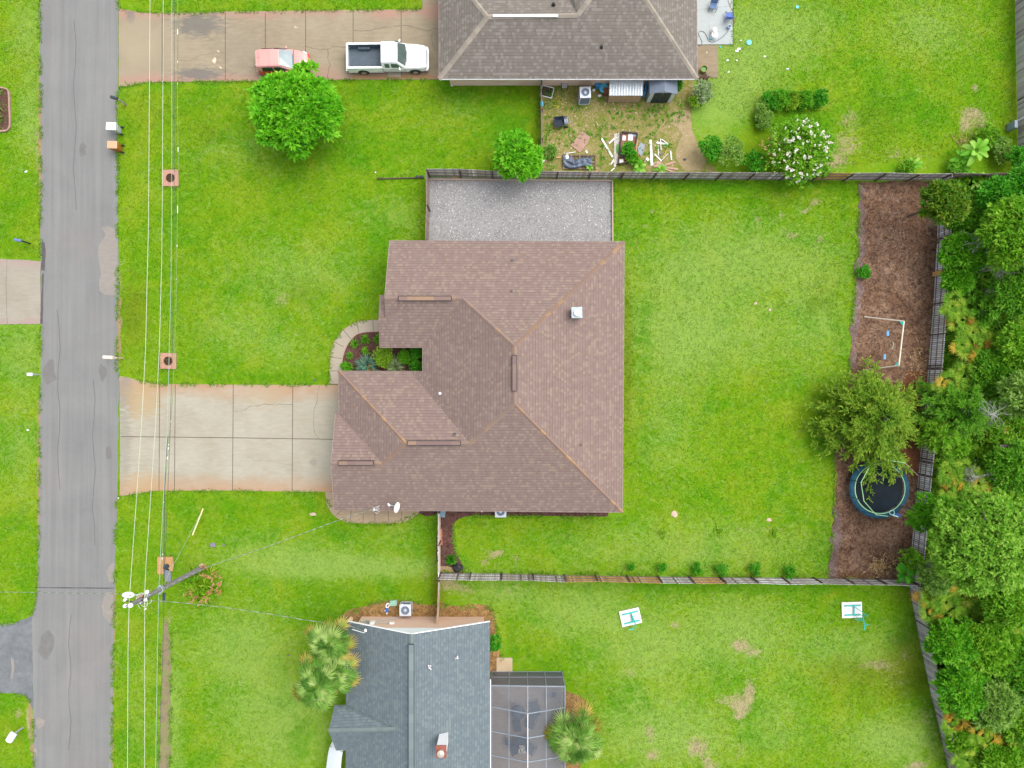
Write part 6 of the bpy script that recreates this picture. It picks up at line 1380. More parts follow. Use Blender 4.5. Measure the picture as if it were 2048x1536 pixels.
for k in range(8):
    a = k * math.pi / 4 + .3; mb.tube([ctr + Vector((2.1 * math.cos(a), 2.1 * math.sin(a), -.05)), ctr + Vector((2.2 * math.cos(a), 2.2 * math.sin(a), -.85))], .03)
mb.build('leg', darkm, tp)
mb = MB(); pts = [P(1737, 937, 2.3), P(1722, 965, 2.3), P(1728, 1002.5, 2.3), P(1752, 1029.5, 2.3), P(1776, 1032.5, 2.0)]; mb.tube(pts, .028, 6); pts2 = [P(1762, 917, 2.2), P(1780, 921, 2.3), P(1810, 926, 2.4), P(1836, 951, 1.9)]; mb.tube(pts2[:3], .028, 6); mb.build('top_rail', lime, tp, world=True)
mb = MB(); mb.tube(pts2[2:], .012, 5); mb.build('net_cord', mat('cordw', (.5, .4, .36)), tp, world=True)
for q in (pts[1], pts[2], pts[3], pts2[2]):
    f = Vector((q.x, q.y, 0)) - tpc; f = f.normalized() * 2.25 if f.length > .1 else f
    mb = MB(); mb.tube([q, Vector((tpc.x + f.x + ctr.x, tpc.y + f.y + ctr.y, .05))], .03, 7); mb.build('net_pole', mat('navy_pole', (.02, .05, .08), (.015, .04, .06), 2, .5), tp, world=True)
mb = MB(); c = P(1784, 1025, 1.0); mb.ring(c, .18, .025, 24, 6); mb.tube([c + Vector((.05, -.2, 0)), c + Vector((.45, -.32, 0))], .05); tag(mb.build('toy_racket', mat('mint_toy', (.5, .75, .72), (.4, .65, .65), 3)), 'mint ring toy on the lower edge of the trampoline pad', 'toy')
mb = MB(); mb.beam(P(1789, 1030, .95), P(1801, 1031, .95), .3, .04); tag(mb.build('blue_towel', mat('towel', (.03, .10, .28), (.02, .07, .2), 4)), 'dark blue cloth beside the mint ring toy', 'cloth')
# ---- lanai furniture
fab = mat('sling', (.045, .055, .07), (.03, .04, .05), 4, .8)
def lchair(label, px, py, rot, s=1.0):
    t = thing('lounge_chair', label, 'chair', P(px, py, .05), rot, 'dark sling chairs in the screen enclosure')
    mb = MB(); mb.prism([(-.34, -.36), (.34, -.36), (.30, .34), (-.30, .34)], .36, .40); mb.build('seat', fab, t)
    mb = MB(); mb.box((0, .44, .62), (.64, .06, .56), rx=-.4); mb.build('backrest', fab, t, bevel=.02)
    mb = MB()
    for k in (-1, 1): mb.tube([(k * .36, -.36, .02), (k * .38, -.34, .56), (k * .36, .36, .6), (k * .34, .40, .02)], .02)
    mb.build('frame', darkm, t)
lchair('chair near the upper middle of the cage, right of the ridge bar', 1068, 1408, R(200)); lchair('chair just below the first crossbar, right of the ridge bar', 1063, 1432, R(160)); lchair('lowest left chair by the striped towel', 1031, 1494, R(20)); lchair('lowest right chair beside the ridge bar', 1060, 1493, R(-35)); lchair('rear chair behind the striped towel', 1044, 1477, R(100))
t = thing('kettle_grill', 'round covered grill in the second screen bay', 'grill', P(1036, 1415, .05)); mb = MB(); mb.lathe((0, 0, 0), [(.2, 0), (.2, .6), (.52, .7), (.5, .95), (.3, 1.1), (.03, 1.15)], 24); mb.build('bowl', mat('grill_c', (.07, .09, .11), (.05, .06, .08), 4, .5), t)
t = thing('footstool', 'rectangular dark footstool under the first crossbar', 'stool', P(1034, 1447, .05)); mb = MB(); mb.box((0, 0, .35), (.56, .9, .08), .08); mb.build('top', fab, t, bevel=.03); mb = MB()
for sx in (-1, 1):
    for sy in (-1, 1): mb.tube([(sx * .22, sy * .38, 0), (sx * .22, sy * .38, .32)], .02)
mb.build('legs', darkm, t)
t = thing('striped_towel', 'cream striped towel between the two lowest chairs', 'towel', P(1044, 1492, .05)); mb = MB()
for k in range(4): mb.box((-.2 + k * .13, 0, .5 + .02 * (k % 2)), (.11, .6, .03), .1 * (k - 1.5))
mb.build('cloth', mat('creamcloth', (.55, .50, .42), (.42, .38, .3), 4), t)
t = thing('side_table', 'small dark table at the left of the lower chairs', 'table', P(1019, 1478, .05)); mb = MB(); mb.box((0, 0, .5), (.7, .4, .05)); mb.build('top', fab, t); mb = MB()
for sx in (-1, 1): mb.box((sx * .3, 0, .25), (.04, .36, .5))
mb.build('legs', darkm, t)
t = thing('tricycle', 'small blue toy in the upper right screen bay', 'toy', P(1108, 1386, .05)); mb = MB(); mb.blob((0, 0, .25), (.18, .2, .15), 10, 6); mb.tube([(0, .1, .2), (.1, -.3, .1)], .04); mb.tube([(0, .1, .2), (-.15, -.3, .1)], .04); mb.build('body', mat('toyblue', (.03, .07, .16), (.02, .05, .1), 3), t)
# straw, stick piles and fallen trunk
# ------------------------------------------------------------------ vegetation
def fol(name, a, b, c, d=None):
    return tintmat(name, [(0, a), (.35, b), (.75, c), (1, d or c)], .6, .12, 1.5, .25, .38)
F_lime = fol('leaf_bright', (.035, .20, .004), (.085, .33, .006), (.16, .44, .012), (.26, .48, .05))
F_mid = fol('leaf_mid', (.05, .22, .004), (.125, .35, .008), (.22, .46, .02), (.34, .52, .07))
F_dark = fol('leaf_dark', (.035, .17, .004), (.085, .29, .008), (.155, .39, .018), (.25, .45, .05))
F_emer = fol('leaf_emerald', (.022, .17, .005), (.050, .29, .007), (.10, .40, .014), (.18, .45, .05))
F_yel = fol('leaf_yellowgreen', (.08, .22, .004), (.18, .38, .01), (.30, .50, .03), (.42, .54, .07))
F_pale = fol('leaf_pale', (.08, .22, .02), (.17, .34, .04), (.26, .44, .08), (.36, .50, .14))
F_feather = fol('leaf_feather', (.045, .155, .004), (.11, .255, .010), (.225, .365, .02), (.38, .46, .05))
F_palm = fol('leaf_palm', (.09, .25, .03), (.20, .42, .06), (.34, .55, .12), (.50, .64, .22))
F_palmtip = fol('leaf_palm_yellow', (.30, .28, .03), (.50, .42, .07), (.62, .50, .14), (.66, .50, .14))
F_palmetto = fol('leaf_palmetto', (.06, .20, .005), (.14, .32, .010), (.25, .43, .025), (.40, .46, .05))
F_orange = fol('leaf_orange', (.20, .09, .02), (.36, .20, .02), (.52, .36, .03), (.50, .44, .06))
F_banana = fol('leaf_banana', (.08, .32, .01), (.14, .42, .02), (.22, .52, .04), (.34, .56, .10))
F_grey = fol('grey_moss', (.16, .18, .13), (.26, .28, .22), (.36, .38, .30), (.42, .44, .37))
F_blue = fol('leaf_blue', (.06, .22, .13), (.14, .34, .23), (.26, .46, .34), (.38, .52, .42))
F_sage = fol('leaf_sage', (.14, .27, .07), (.25, .37, .14), (.37, .46, .24), (.46, .52, .34))
barkm = mat('bark', (.12, .09, .07), (.06, .045, .035), 5, .95)
twigm = mat('grey_twig', (.34, .36, .31), (.24, .25, .2), 5, .9)

def randdir(n): return unit(rng.normal(0, 1, (n, 3)))
def clump_leaves(cc, nn, per, L, W, spread=1.0, droop=.2, ctint=.5, bias=0.0):
    """leafy tufts: every cluster throws `per` leaves out around its own outward direction"""
    n = len(cc); C = np.repeat(cc, per, 0); N_ = np.repeat(nn, per, 0)
    D = unit(N_ * .75 + randdir(n * per) * spread)
    T = np.clip(np.repeat(rng.random(n) * ctint, per) + rng.random(n * per) * (1 - ctint) + bias, 0, 1)
    l = L * rng.uniform(.6, 1.25, n * per); w = W * rng.uniform(.7, 1.2, n * per)
    return leaf_arrays(C + D * l[:, None] * .05, D, l, w, T, droop)
def lobed(c, r, lobes, ncl, lr=(.28, .48), seed=0, low=-.2, flat=1.0):
    """cluster centres on the upper skin of many overlapping lobes"""
    out, nrm = [], []; c = np.array(c); r = np.array(r)
    ls = []
    for i in range(lobes):
        zz = 1 - (i + .5) / lobes * 1.15; a = i * 2.39996 + rng.normal(0, .18); h = math.sqrt(max(0, 1 - zz * zz)); d = np.array([h * math.cos(a), h * math.sin(a), zz]); q = rng.uniform(.82, 1.0) if i % 4 else rng.uniform(.3, .8)
        ls.append((c + d * r * q * rng.uniform(.72, .86), rng.uniform(*lr)))
    per = max(1, ncl // lobes)
    for lc, s in ls:
        d = randdir(per); d[:, 2] = np.where(d[:, 2] < low, -d[:, 2], d[:, 2])
        rr = s * (1 + rng.normal(0, .10, (per, 1))) * np.where(rng.random((per, 1)) < .2, rng.uniform(.4, .9, (per, 1)), 1)
        p = lc + d * r * rr; out.append(p); nrm.append(unit(d + (p - c) / r * .5))
    return np.concatenate(out), np.concatenate(nrm)
def trunk(t, base, topz, r, limbs, spread, m=None):
    mb = MB(); b = Vector(base); top_ = Vector((b.x + jit(.15), b.y + jit(.15), topz)); mb.tube([b, b.lerp(top_, .5) + Vector((jit(.1), jit(.1), 0)), top_], r, 9, r * .5); 
    pass
    for k in range(limbs):
        a = k * 2 * math.pi / limbs + jit(.4); s = b.lerp(top_, rnd.uniform(.4, .95)); l = spread * rnd.uniform(.5, .95)
        e = s + Vector((math.cos(a) * l, math.sin(a) * l, spread * rnd.uniform(.2, .6))); mb.tube([s, s.lerp(e, .5) + Vector((0, 0, .1)), e], r * .4, 6, r * .12)
    mb.build('trunk', m or barkm, t, world=True)
def tree(name, label, px, py, rpx, zc, rz, m, ncl=900, per=9, L=.32, W=.14, lobes=26, cat='tree', group=None, spread=1.0, droop=.2, lr=(.28, .46), ry=None, bark=None, low=-.2, wisps=0, ctint=.55):
    c = P(px, py, zc); k = (H - zc) / H / S; rx = rpx * k; ryy = (ry or rpx) * k
    t = thing(name, label, cat, (c.x, c.y, 0), 0, group)
    if zc > 1.2: trunk(t, (c.x, c.y, 0), zc + rz * .3, max(.07, rx * .055), 7, rx * .8, bark)
    cc, nn = lobed(c, (rx, ryy, rz), lobes, ncl, lr, low=low)
    V, F, T = clump_leaves(cc, nn, per, L, W, spread, droop, ctint)
    npmesh('crown' if zc > 1.2 else 'foliage', V, F, T, m, t, (c.x, c.y, 0)); return t

# front lawn trees
F_vivid = fol('leaf_vivid', (.05, .26, .004), (.11, .42, .006), (.19, .54, .014), (.30, .58, .05))
t = tree('broadleaf_tree', 'big round bright green tree overhanging the red car on the front lawn', 596, 223, 86, 2.9, 2.0, F_vivid, 1700, 11, .50, .22, 60, spread=1.0, lr=(.15, .30), ctint=.75)
tree('broadleaf_tree', 'small round bright green tree standing over the corner of the junk yard fence', 1035, 316, 49, 2.4, 1.5, F_vivid, 760, 10, .38, .17, 36, spread=1.0, lr=(.16, .32), ctint=.75)
# flowering shrub
fl = tree('flowering_shrub', 'round shrub dotted with white flowers behind the plank fence', 1592, 303, 64, 1.6, 1.4, F_mid, 800, 9, .26, .13, 30, cat='shrub')
c = P(1592, 303, 1.7); kk = (H - 1.7) / H / S
def flowers(par, px, py, rpx, z, rz, n, size, m, name='flowers'):
    c = P(px, py, z); k = (H - z) / H / S; r = np.array((rpx * k, rpx * k, rz)); d = randdir(n); d[:, 2] = abs(d[:, 2]) * .9 + .1; d = unit(d); p = np.array(c) + d * r * rng.uniform(.9, 1.08, (n, 1))
    V, F, T = clump_leaves(p, np.tile([0, 0, 1.0], (n, 1)), 7, size, size * .8, 1.6, 0, .3); npmesh(name, V, F, T, m, par, par.location[:])['kind'] = 'stuff'
pw_ = tintmat('petal_white', [(0, (.66, .64, .52)), (1, (.84, .83, .74))], .6, .05); fproto = None
for i in range(98):
    d = unit(rng.normal(0, 1, (1, 3)))[0]; d[2] = abs(d[2]) + .12; d /= np.linalg.norm(d); p = np.array(P(1596, 303, 1.75)) + d * np.array([2.28, 2.28, 1.55]) * rng.uniform(.93, 1.06)
    if fproto is None:
        V, F, T = clump_leaves(np.zeros((4, 3)) + rng.normal(0, .04, (4, 3)), np.tile([0, 0, 1.0], (4, 1)), 8, .10, .09, 1.4, 0, .3); fproto = npmesh('flower', V, F, T, pw_, fl, (0, 0, 0)); o = fproto
    else: o = fproto.copy(); COL.objects.link(o)
    o.location = (p[0] - fl.location.x, p[1] - fl.location.y, p[2]); o.scale = (rnd.choice([.5, .7, .8, 1.0, 1.35]),) * 3; o.rotation_euler = (0, 0, rnd.uniform(0, 6))
flowers(fl, 1592, 303, 60, 1.75, 1.45, 90, .06, tintmat('bud_yellow', [(0, (.40, .42, .12)), (1, (.62, .62, .30))], .6, .05), 'buds')
flowers(fl, 1540, 300, 26, 1.5, 1.0, 50, .12, tintmat('tan_leaf', [(0, (.25, .2, .04)), (1, (.42, .34, .12))], .6, .05), 'faded_leaves')
for px, py, r, z, rz, m, lb in ((1418, 300, 24, 1.0, .9, F_emer, 'dark emerald shrub at the right end of the junk yard'), (1462, 305, 27, 1.1, .9, F_pale, 'pale green twiggy shrub between the emerald shrub and the white flowers'),
                                (1507, 325, 20, .9, .8, F_emer, 'low emerald shrub directly left of the white flowering shrub'), (1405, 185, 20, .8, .5, F_sage, 'grey green wispy shrub below the tan slab'),
                                (1391, 203, 12, .5, .4, F_yel, 'little yellow green weed below the wispy shrub by the grey shed'), (1353, 170, 9, .9, .6, F_emer, 'narrow green shrub behind the right side of the grey shed'),
                                (990, 1284, 13, 1.3, 1.0, F_emer, 'dark green shrub against the right side of the slate roofed house'), (1822, 1118, 22, 1.2, .9, F_mid, 'leafy shrub over the fence corner beside the big glossy leaves'),
                                (2030, 315, 18, 1.2, .9, F_emer, 'emerald shrub in the top right fence corner'), (1975, 275, 26, .5, .4, F_mid, 'low weedy shrub above the banana plants in the top right corner'),
                                (2000, 300, 26, .6, .5, F_pale, 'pale grassy shrub right of the largest banana plant'), (1920, 335, 22, .6, .4, F_banana, 'bright weedy shrub growing through the fence by the banana plants'),
                                (1727, 544, 11, .35, .3, F_emer, 'small green weed at the left edge of the brown dirt bed'), (1815, 336, 14, .4, .3, F_mid, 'weedy shrub on the plank fence left of the banana plants'),
                                (1257, 300, 13, .5, .45, F_emer, 'green weed growing in the raised bed'), (1266, 318, 12, .4, .4, F_lime, 'green weed at the lower end of the raised bed'), (1101, 303, 12, .3, .25, F_pale, 'low pale weed left of the plywood sheet')):
    tree('shrub', lb, px, py, r, z, rz, m, 170 if r > 15 else 90, 8, .22, .10, 12, cat='shrub')
# hedge
for i, (px, py, r, m, lb) in enumerate(((1527, 243, 14, F_pale, 'pale green clump at the bottom end of the curved border'), (1525, 224, 16, F_pale, 'greyish clump second from the bottom of the curved border'), (1537, 203, 18, F_emer, 'emerald clump at the bend of the curved border'),
                                  (1563, 200, 18, F_lime, 'dark clump right of the bend of the curved border'), (1587, 201, 18, F_yel, 'yellow green clump in the middle of the curved border'), (1611, 201, 17, F_lime, 'green clump with grassy blades right of the middle of the curved border'), (1638, 197, 15, F_emer, 'emerald thin clump at the right end of the curved border'))):
    tree('border_clump', lb, px, py, r, .45, .45, m, 150, 9, .22, .09, 9, cat='shrub', group='clumps of the curved border on the upper lawn')
# small planted row by the south fence
for px, py, r, lb in ((1262, 1133, 5, 'faintest seedling shrub, first from the left in the row along the south fence'), (1324, 1134, 7, 'second seedling shrub from the left along the south fence'), (1393, 1138, 11, 'third shrub from the left in the row along the south fence'),
                      (1443, 1140, 12, 'fourth shrub from the left in the row along the south fence'), (1509, 1137, 11, 'fifth shrub from the left in the row along the south fence'), (1578, 1143, 12, 'last shrub on the right in the row along the south fence')):
    tree('young_shrub', lb, px, py, r, .3, .3, F_emer, 50, 9, .2, .07, 6, cat='shrub', group='young shrubs in a row along the south fence')
for px, py, lb in ((1325, 1068, 'yellow green weed under the flat pinkish stone'), (1436, 1063, 'bright yellow weed in the lower middle of the back lawn'), (1550, 1065, 'lime weed left of the dirt bed in the lower back lawn')):
    tree('weed', lb, px, py, 8, .06, .06, F_yel, 22, 6, .2, .09, 4, cat='weed')

def fan(arr, c, az, el, R_, m_t, n=18, arc=2.3, width=.07, droop=.25):
    """one fan leaf: n narrow blades around a hub"""
    c = np.array(c); ax = np.array([math.cos(az) * math.cos(el), math.sin(az) * math.cos(el), math.sin(el)]); s = np.array([-math.sin(az), math.cos(az), 0])
    th = np.linspace(-arc / 2, arc / 2, n) + rng.normal(0, .03, n); D = unit(np.cos(th)[:, None] * ax + np.sin(th)[:, None] * s)
    l = R_ * (1 - .18 * np.abs(th) / (arc / 2)) * rng.uniform(.88, 1.05, n)
    arr.append(leaf_arrays(np.tile(c, (n, 1)), D, l, np.full(n, width), np.clip(m_t + rng.normal(0, .12, n), 0, 1), droop, .02))
def palm(label, px, py, z, R_, nf, group=None, fr=.85, yellow=.3, ysets=None):
    c = P(px, py, z); t = thing('cabbage_palm', label, 'palm', (c.x, c.y, 0), 0, group)
    mb = MB(); mb.tube([(c.x, c.y, 0), (c.x, c.y, z - .1)], .2, 12, .17); mb.build('trunk', mat('palm_trunk', (.25, .16, .10), (.12, .07, .04), 6, .95, stretch=(1, 1, 4)), t, world=True)
    g, y = [], []; st = MB()
    for i in range(nf):
        a = i * 2.39996 + jit(.25); q = (i + .5) / nf; el = R(78) * (1 - q) ** .8 - R(18) * q; pl = R_ * (.22 + .58 * q) * rnd.uniform(.85, 1.1)
        h = c + Vector((math.cos(a) * math.cos(el) * pl, math.sin(a) * math.cos(el) * pl, math.sin(el) * pl * .8)); st.tube([c, h], .018, 4)
        isy = q > .72 and rnd.random() < yellow * 2.4 and (ysets is None or any(abs(((a - s_ + math.pi) % (2 * math.pi)) - math.pi) < .9 for s_ in ysets))
        fan(y if isy else g, h, a + jit(.2), el * .6 - .1, fr * rnd.uniform(1.0, 1.25), rnd.choice([.05, .3, .55, .8, .95]), 17, 3.3, .085, .45)
        if isy: fan(g, h, a + jit(.2), el * .6 - .05, fr * .7, .6, 16, 3.2, .08, .3)
    V, F, T = merge(g); npmesh('fronds', V, F, T, F_palm, t, (c.x, c.y, 0))
    if y: V, F, T = merge(y); npmesh('yellow_fronds', V, F, T, F_palmtip, t, (c.x, c.y, 0))
    st.build('leaf_stalks', MATS['leaf_palm'], t, world=True)
palm('upper of the three palms left of the slate roof, with yellow frond tips', 660, 1284, 5.2, 1.75, 25, fr=.80, yellow=.6, ysets=(.3, 2.2, -.3, 1.2))
palm('middle palm left of the slate roof, touching the roof edge', 672, 1345, 5.0, 1.55, 20, fr=.78, yellow=.35)
palm('lower left palm of the three beside the slate roof', 637, 1368, 5.4, 1.95, 28, fr=.88, yellow=.3, ysets=(-2.0, 2.8))
palm('fan palm to the right of the screen cage', 1152, 1476, 3.6, 2.15, 34, fr=.92, yellow=.08)

def blade_plant(name, label, px, py, r, z, n, L, W, m, cat='plant', el=(.2, 1.3), droop=.5, group=None, tb=0.0):
    c = P(px, py, z); t = thing(name, label, cat, (c.x, c.y, 0), 0, group); az = rng.uniform(0, 2 * math.pi, n); e = rng.uniform(el[0], el[1], n)
    D = np.stack([np.cos(az) * np.cos(e), np.sin(az) * np.cos(e), np.sin(e)], 1); C = np.array(c) + D * rng.uniform(0, .25, (n, 1)) * r
    V, F, T = leaf_arrays(C, D, L * rng.uniform(.7, 1.15, n), W * rng.uniform(.8, 1.2, n), np.clip(rng.random(n) + tb, 0, 1), droop, .04)
    npmesh('foliage', V, F, T, m, t, (c.x, c.y, 0)); return t
# courtyard bed
for px, py, r, lb in ((709, 687, .42, 'spiky clump second from the top along the inner curve of the walkway'), (730.5, 679, .46, 'largest free standing spiky clump at the top of the courtyard bed'), (757, 678, .46, 'spiky clump half hidden under the brown roof edge'), (699, 711, .32, 'smallest spiky clump on the left of the courtyard bed')):
    blade_plant('spiky_clump', lb, px, py, r, .08, 150, r, .06, F_banana, group='spiky clumps in the courtyard bed')
blade_plant('spiky_clump', 'round spiky clump on the mulch strip beside the short fence', 902, 1120, .5, .1, 170, .52, .07, F_emer)
tree('shrub', 'rounded bright shrub in the bottom left corner of the courtyard bed', 694, 736, 11.5, .35, .4, F_lime, 110, 8, .16, .09, 10, cat='shrub')
tree('shrub', 'little curled green shrub in the middle of the courtyard bed', 730.5, 702, 7, .25, .25, F_mid, 50, 7, .16, .09, 6, cat='shrub')
tree('shrub', 'large round yellow green shrub in the courtyard bed', 767, 713, 19, .7, .65, F_yel, 420, 9, .13, .06, 18, cat='shrub', lr=(.35, .5))
tree('shrub', 'round dark green shrub right of the yellow green one in the courtyard', 809, 714, 13, .6, .5, F_lime, 240, 9, .12, .06, 14, cat='shrub', lr=(.35, .5))
tree('shrub', 'dark leafy shrub in the upper right corner of the courtyard', 835, 703, 13, .7, .6, F_emer, 160, 8, .18, .1, 10, cat='shrub')
tree('shrub', 'dark leafy shrub in the lower right corner of the courtyard', 835, 733, 13, .7, .6, F_emer, 160, 8, .18, .1, 10, cat='shrub')
def yucca(label, px, py, z, n, L, m, core=None):
    t = blade_plant('yucca', label, px, py, .5, z, n, L, .075, m, el=(.0, 1.2), droop=.12)
    if core:
        c = P(px + 3, py + 8, z + .15); V, F, T = clump_leaves(np.tile(np.array(c), (24, 1)) + rng.normal(0, .16, (24, 3)), randdir(24), 6, .22, .1); npmesh('dead_core', V, F, T, core, t, t.location[:])
    return t
yucca('blue green yucca against the lower roof edge in the courtyard bed', 735, 731, .5, 230, .98, F_blue, F_orange)
yucca('beige green yucca right of the blue green one in the courtyard', 790, 734, .5, 190, .84, F_sage)
# tufted plant by the pole
c = P(404, 1171, .5); t = thing('cordyline', 'tufted plant with orange pink leaf ends at the foot of the utility pole', 'plant', (c.x, c.y, 0)); n = 46
q = rng.normal(0, .62, (n, 2)); q = q / np.maximum(1, np.linalg.norm(q, axis=1, keepdims=True) / 1.1); cc = np.concatenate([q + np.array([[c.x, c.y]]), rng.uniform(.2, .8, (n, 1))], 1)
V, F, T = clump_leaves(cc, unit(np.concatenate([q, np.full((n, 1), .5)], 1)), 12, .62, .085, .8, .3, .6, .0)
npmesh('foliage', V, F, T, fol('leaf_cordy', (.09, .30, .006), (.20, .46, .01), (.36, .56, .03), (.60, .50, .12)), t, (c.x, c.y, 0))
n = 48; az = rng.uniform(-2.8, 1.6, n); C = np.array(P(404, 1171, .85)) + np.stack([np.cos(az), np.sin(az), np.zeros(n)], 1) * rng.uniform(.6, 1.45, (n, 1))
V, F, T = clump_leaves(C, np.stack([np.cos(az), np.sin(az), np.full(n, .3)], 1), 6, .22, .09, .9); npmesh('orange_tips', V, F, T, fol('leaf_peach', (.40, .15, .05), (.52, .24, .12), (.58, .34, .20), (.6, .42, .1)), t, t.location[:])
# junk yard weeds with paddle leaves
def paddle(name, label, px, py, n, L, W, m, z=.3, cat='plant', el=(.2, .9), az0=None, azr=math.pi, droop=.35):
    c = P(px, py, z); t = thing(name, label, cat, (c.x, c.y, 0)); parts = []
    for i in range(n):
        a = (az0 if az0 is not None else 0) + rnd.uniform(-azr, azr) if az0 is not None else i * 2.4 + jit(.3); e = rnd.uniform(*el); l = L * rnd.uniform(.75, 1.15); w = W * rnd.uniform(.8, 1.15)
        ax = Vector((math.cos(a) * math.cos(e), math.sin(a) * math.cos(e), math.sin(e))); s = Vector((-math.sin(a), math.cos(a), 0)); K = 9; vs = []; tt = rnd.random()
        for k in range(K + 1):
            u = k / K; p = Vector(c) + ax * (l * (.18 + .82 * u)) - Vector((0, 0, droop * l * u * u)); hw = w / 2 * math.sin(math.pi * min(1, .08 + u * .92)) ** .55 * (1 if k < K else .05)
            vs += [p + s * hw + Vector((0, 0, hw * .35)), p, p - s * hw + Vector((0, 0, hw * .35))]
        V = np.array([tuple(v) for v in vs]); F = np.array([q for k in range(K) for q in ((k * 3, k * 3 + 3, k * 3 + 4), (k * 3, k * 3 + 4, k * 3 + 1), (k * 3 + 1, k * 3 + 4, k * 3 + 5), (k * 3 + 1, k * 3 + 5, k * 3 + 2))])
        T = np.tile([tt, min(1, tt + .35), tt * .9], K + 1); parts.append((V, F, T))
        mbs = leaf_arrays(np.array([tuple(c)]), np.array([tuple(ax)]), np.array([l * .25]), np.array([.04]), np.array([tt])); parts.append(mbs)
    V, F, T = merge(parts); npmesh('leaves', V, F, T, m, t, (c.x, c.y, 0)); return t
paddle('banana_plant', 'bright banana plant by the fence below the raised bed', 1278, 334, 13, .75, .22, F_banana)
paddle('banana_plant', 'small bright banana plant at the fence below the long downpipe', 1322, 339, 8, .62, .18, F_banana)
paddle('banana_plant', 'small bright leaf tuft growing through the end of the tarpaulin', 1180, 336, 6, .4, .14, F_banana)
paddle('banana_plant', 'largest banana plant with broad pale leaves in the top right corner', 1950, 302, 13, 1.35, .42, F_banana, z=1.2, el=(.1, .9))
paddle('banana_plant', 'low banana plant above the plank fence, left of the largest one', 1825, 330, 9, .8, .26, F_banana)
paddle('banana_plant', 'banana plant growing below the shaded fence at the edge of the woods', 1950, 362, 8, .95, .3, F_banana, z=.9)
paddle('banana_plant', 'round leaved banana plant left of the largest one', 1922, 318, 9, .9, .34, F_banana, z=.8)
paddle('glossy_leaf_plant', 'plant with large glossy oval leaves over the lower right fence corner', 1810, 1148, 13, 1.05, .42, F_emer, z=1.4, el=(.0, .8))
C0, D0, t0 = LAZY_PLANT
n = len(C0); V, F, T = leaf_arrays(np.array([tuple(c) for c in C0]), unit(np.array(D0)), rng.uniform(.3, .75, n), rng.uniform(.05, .1, n), rng.random(n)); npmesh('foliage', V, F, T, F_pale, t0, t0.location[:])

# feathery tree over the trampoline
def feather(name, label, px, py, rpx, z0, z1, m, nb=80, tw=26, L=.26, W=.045, off=(0, 0), cat='tree', up=.25, twig=True, ell=1.0, moss=0, reach=None):
    c = P(px, py, z1); t = thing(name, label, cat, (c.x, c.y, 0)); k = (H - z1) / H / S; Rr = rpx * k; parts = []; mb = MB()
    mb.tube([(c.x, c.y, 0), (c.x + .1, c.y, z1 * .6), (c.x, c.y, z1)], max(.1, Rr * .045), 9, .04); mb.build('trunk', barkm, t, world=True); lb = MB()
    for i in range(nb):
        a = i * 2.39996 + jit(.3); q = rnd.random() ** .5; zz = z0 + (z1 - z0) * (1 - q) * rnd.uniform(.7, 1.1); Rb = Rr * q * rnd.uniform(.72, 1.12) * (1.42 if reach is not None and abs((a - reach + math.pi) % (2 * math.pi) - math.pi) < .45 else 1); d = np.array([math.cos(a), math.sin(a) * ell, up * (1 - q) - .12])
        s = np.array([c.x, c.y, zz]); rr = np.array([c.x + d[0] * Rb, c.y + d[1] * Rb, zz + d[2] * Rb + .35 * math.sin(q * 3)])
        if twig and i % 2 == 0: lb.tube([tuple(s), tuple(s + (rr - s) * .5 + np.array([0, 0, .12])), tuple(rr)], .03, 4, .008)
        u = rng.uniform(.25, 1.02, tw); B = s + (rr - s) * u[:, None] + np.array([0, 0, 1]) * (.14 * np.sin(u * 3.1))[:, None] + rng.normal(0, .05, (tw, 3))
        sd = unit(np.tile(rr - s, (tw, 1)) * .8 / max(Rb, .1) + rng.normal(0, .55, (tw, 3)) * np.array([1, 1, .35])); per = 6
        Cn = np.repeat(B, per, 0) + np.repeat(sd, per, 0) * np.tile(np.linspace(0, .34, per), tw)[:, None]; D = unit(np.repeat(sd, per, 0) + rng.normal(0, .45, (tw * per, 3)))
        tt = np.clip(.05 + .5 * np.repeat(u, per) + np.tile(np.linspace(-.1, .25, per), tw) + rng.normal(0, .13, tw * per), 0, 1)
        parts.append(leaf_arrays(Cn, D, L * rng.uniform(.6, 1.2, tw * per), np.full(tw * per, W), tt, .1, .02))
    V, F, T = merge(parts); npmesh('crown', V, F, T, m, t, (c.x, c.y, 0))
    if twig and lb.v: lb.build('branches', twigm if moss else barkm, t, world=True)
    return t
feather('feathery_tree', 'feathery yellow green tree beside the trampoline', 1776, 838, 116, 1.2, 4.6, F_feather, 200, 32, .30, .07, up=.2, reach=-1.15)
tree('broadleaf_tree', 'yellow green tree leaning over the top of the grey picket fence', 1884, 404, 47, 4.2, 1.3, fol('leaf_olive', (.03, .12, .004), (.07, .20, .006), (.15, .26, .01), (.32, .34, .03)), 620, 10, .32, .14, 26, ry=38, spread=.8)

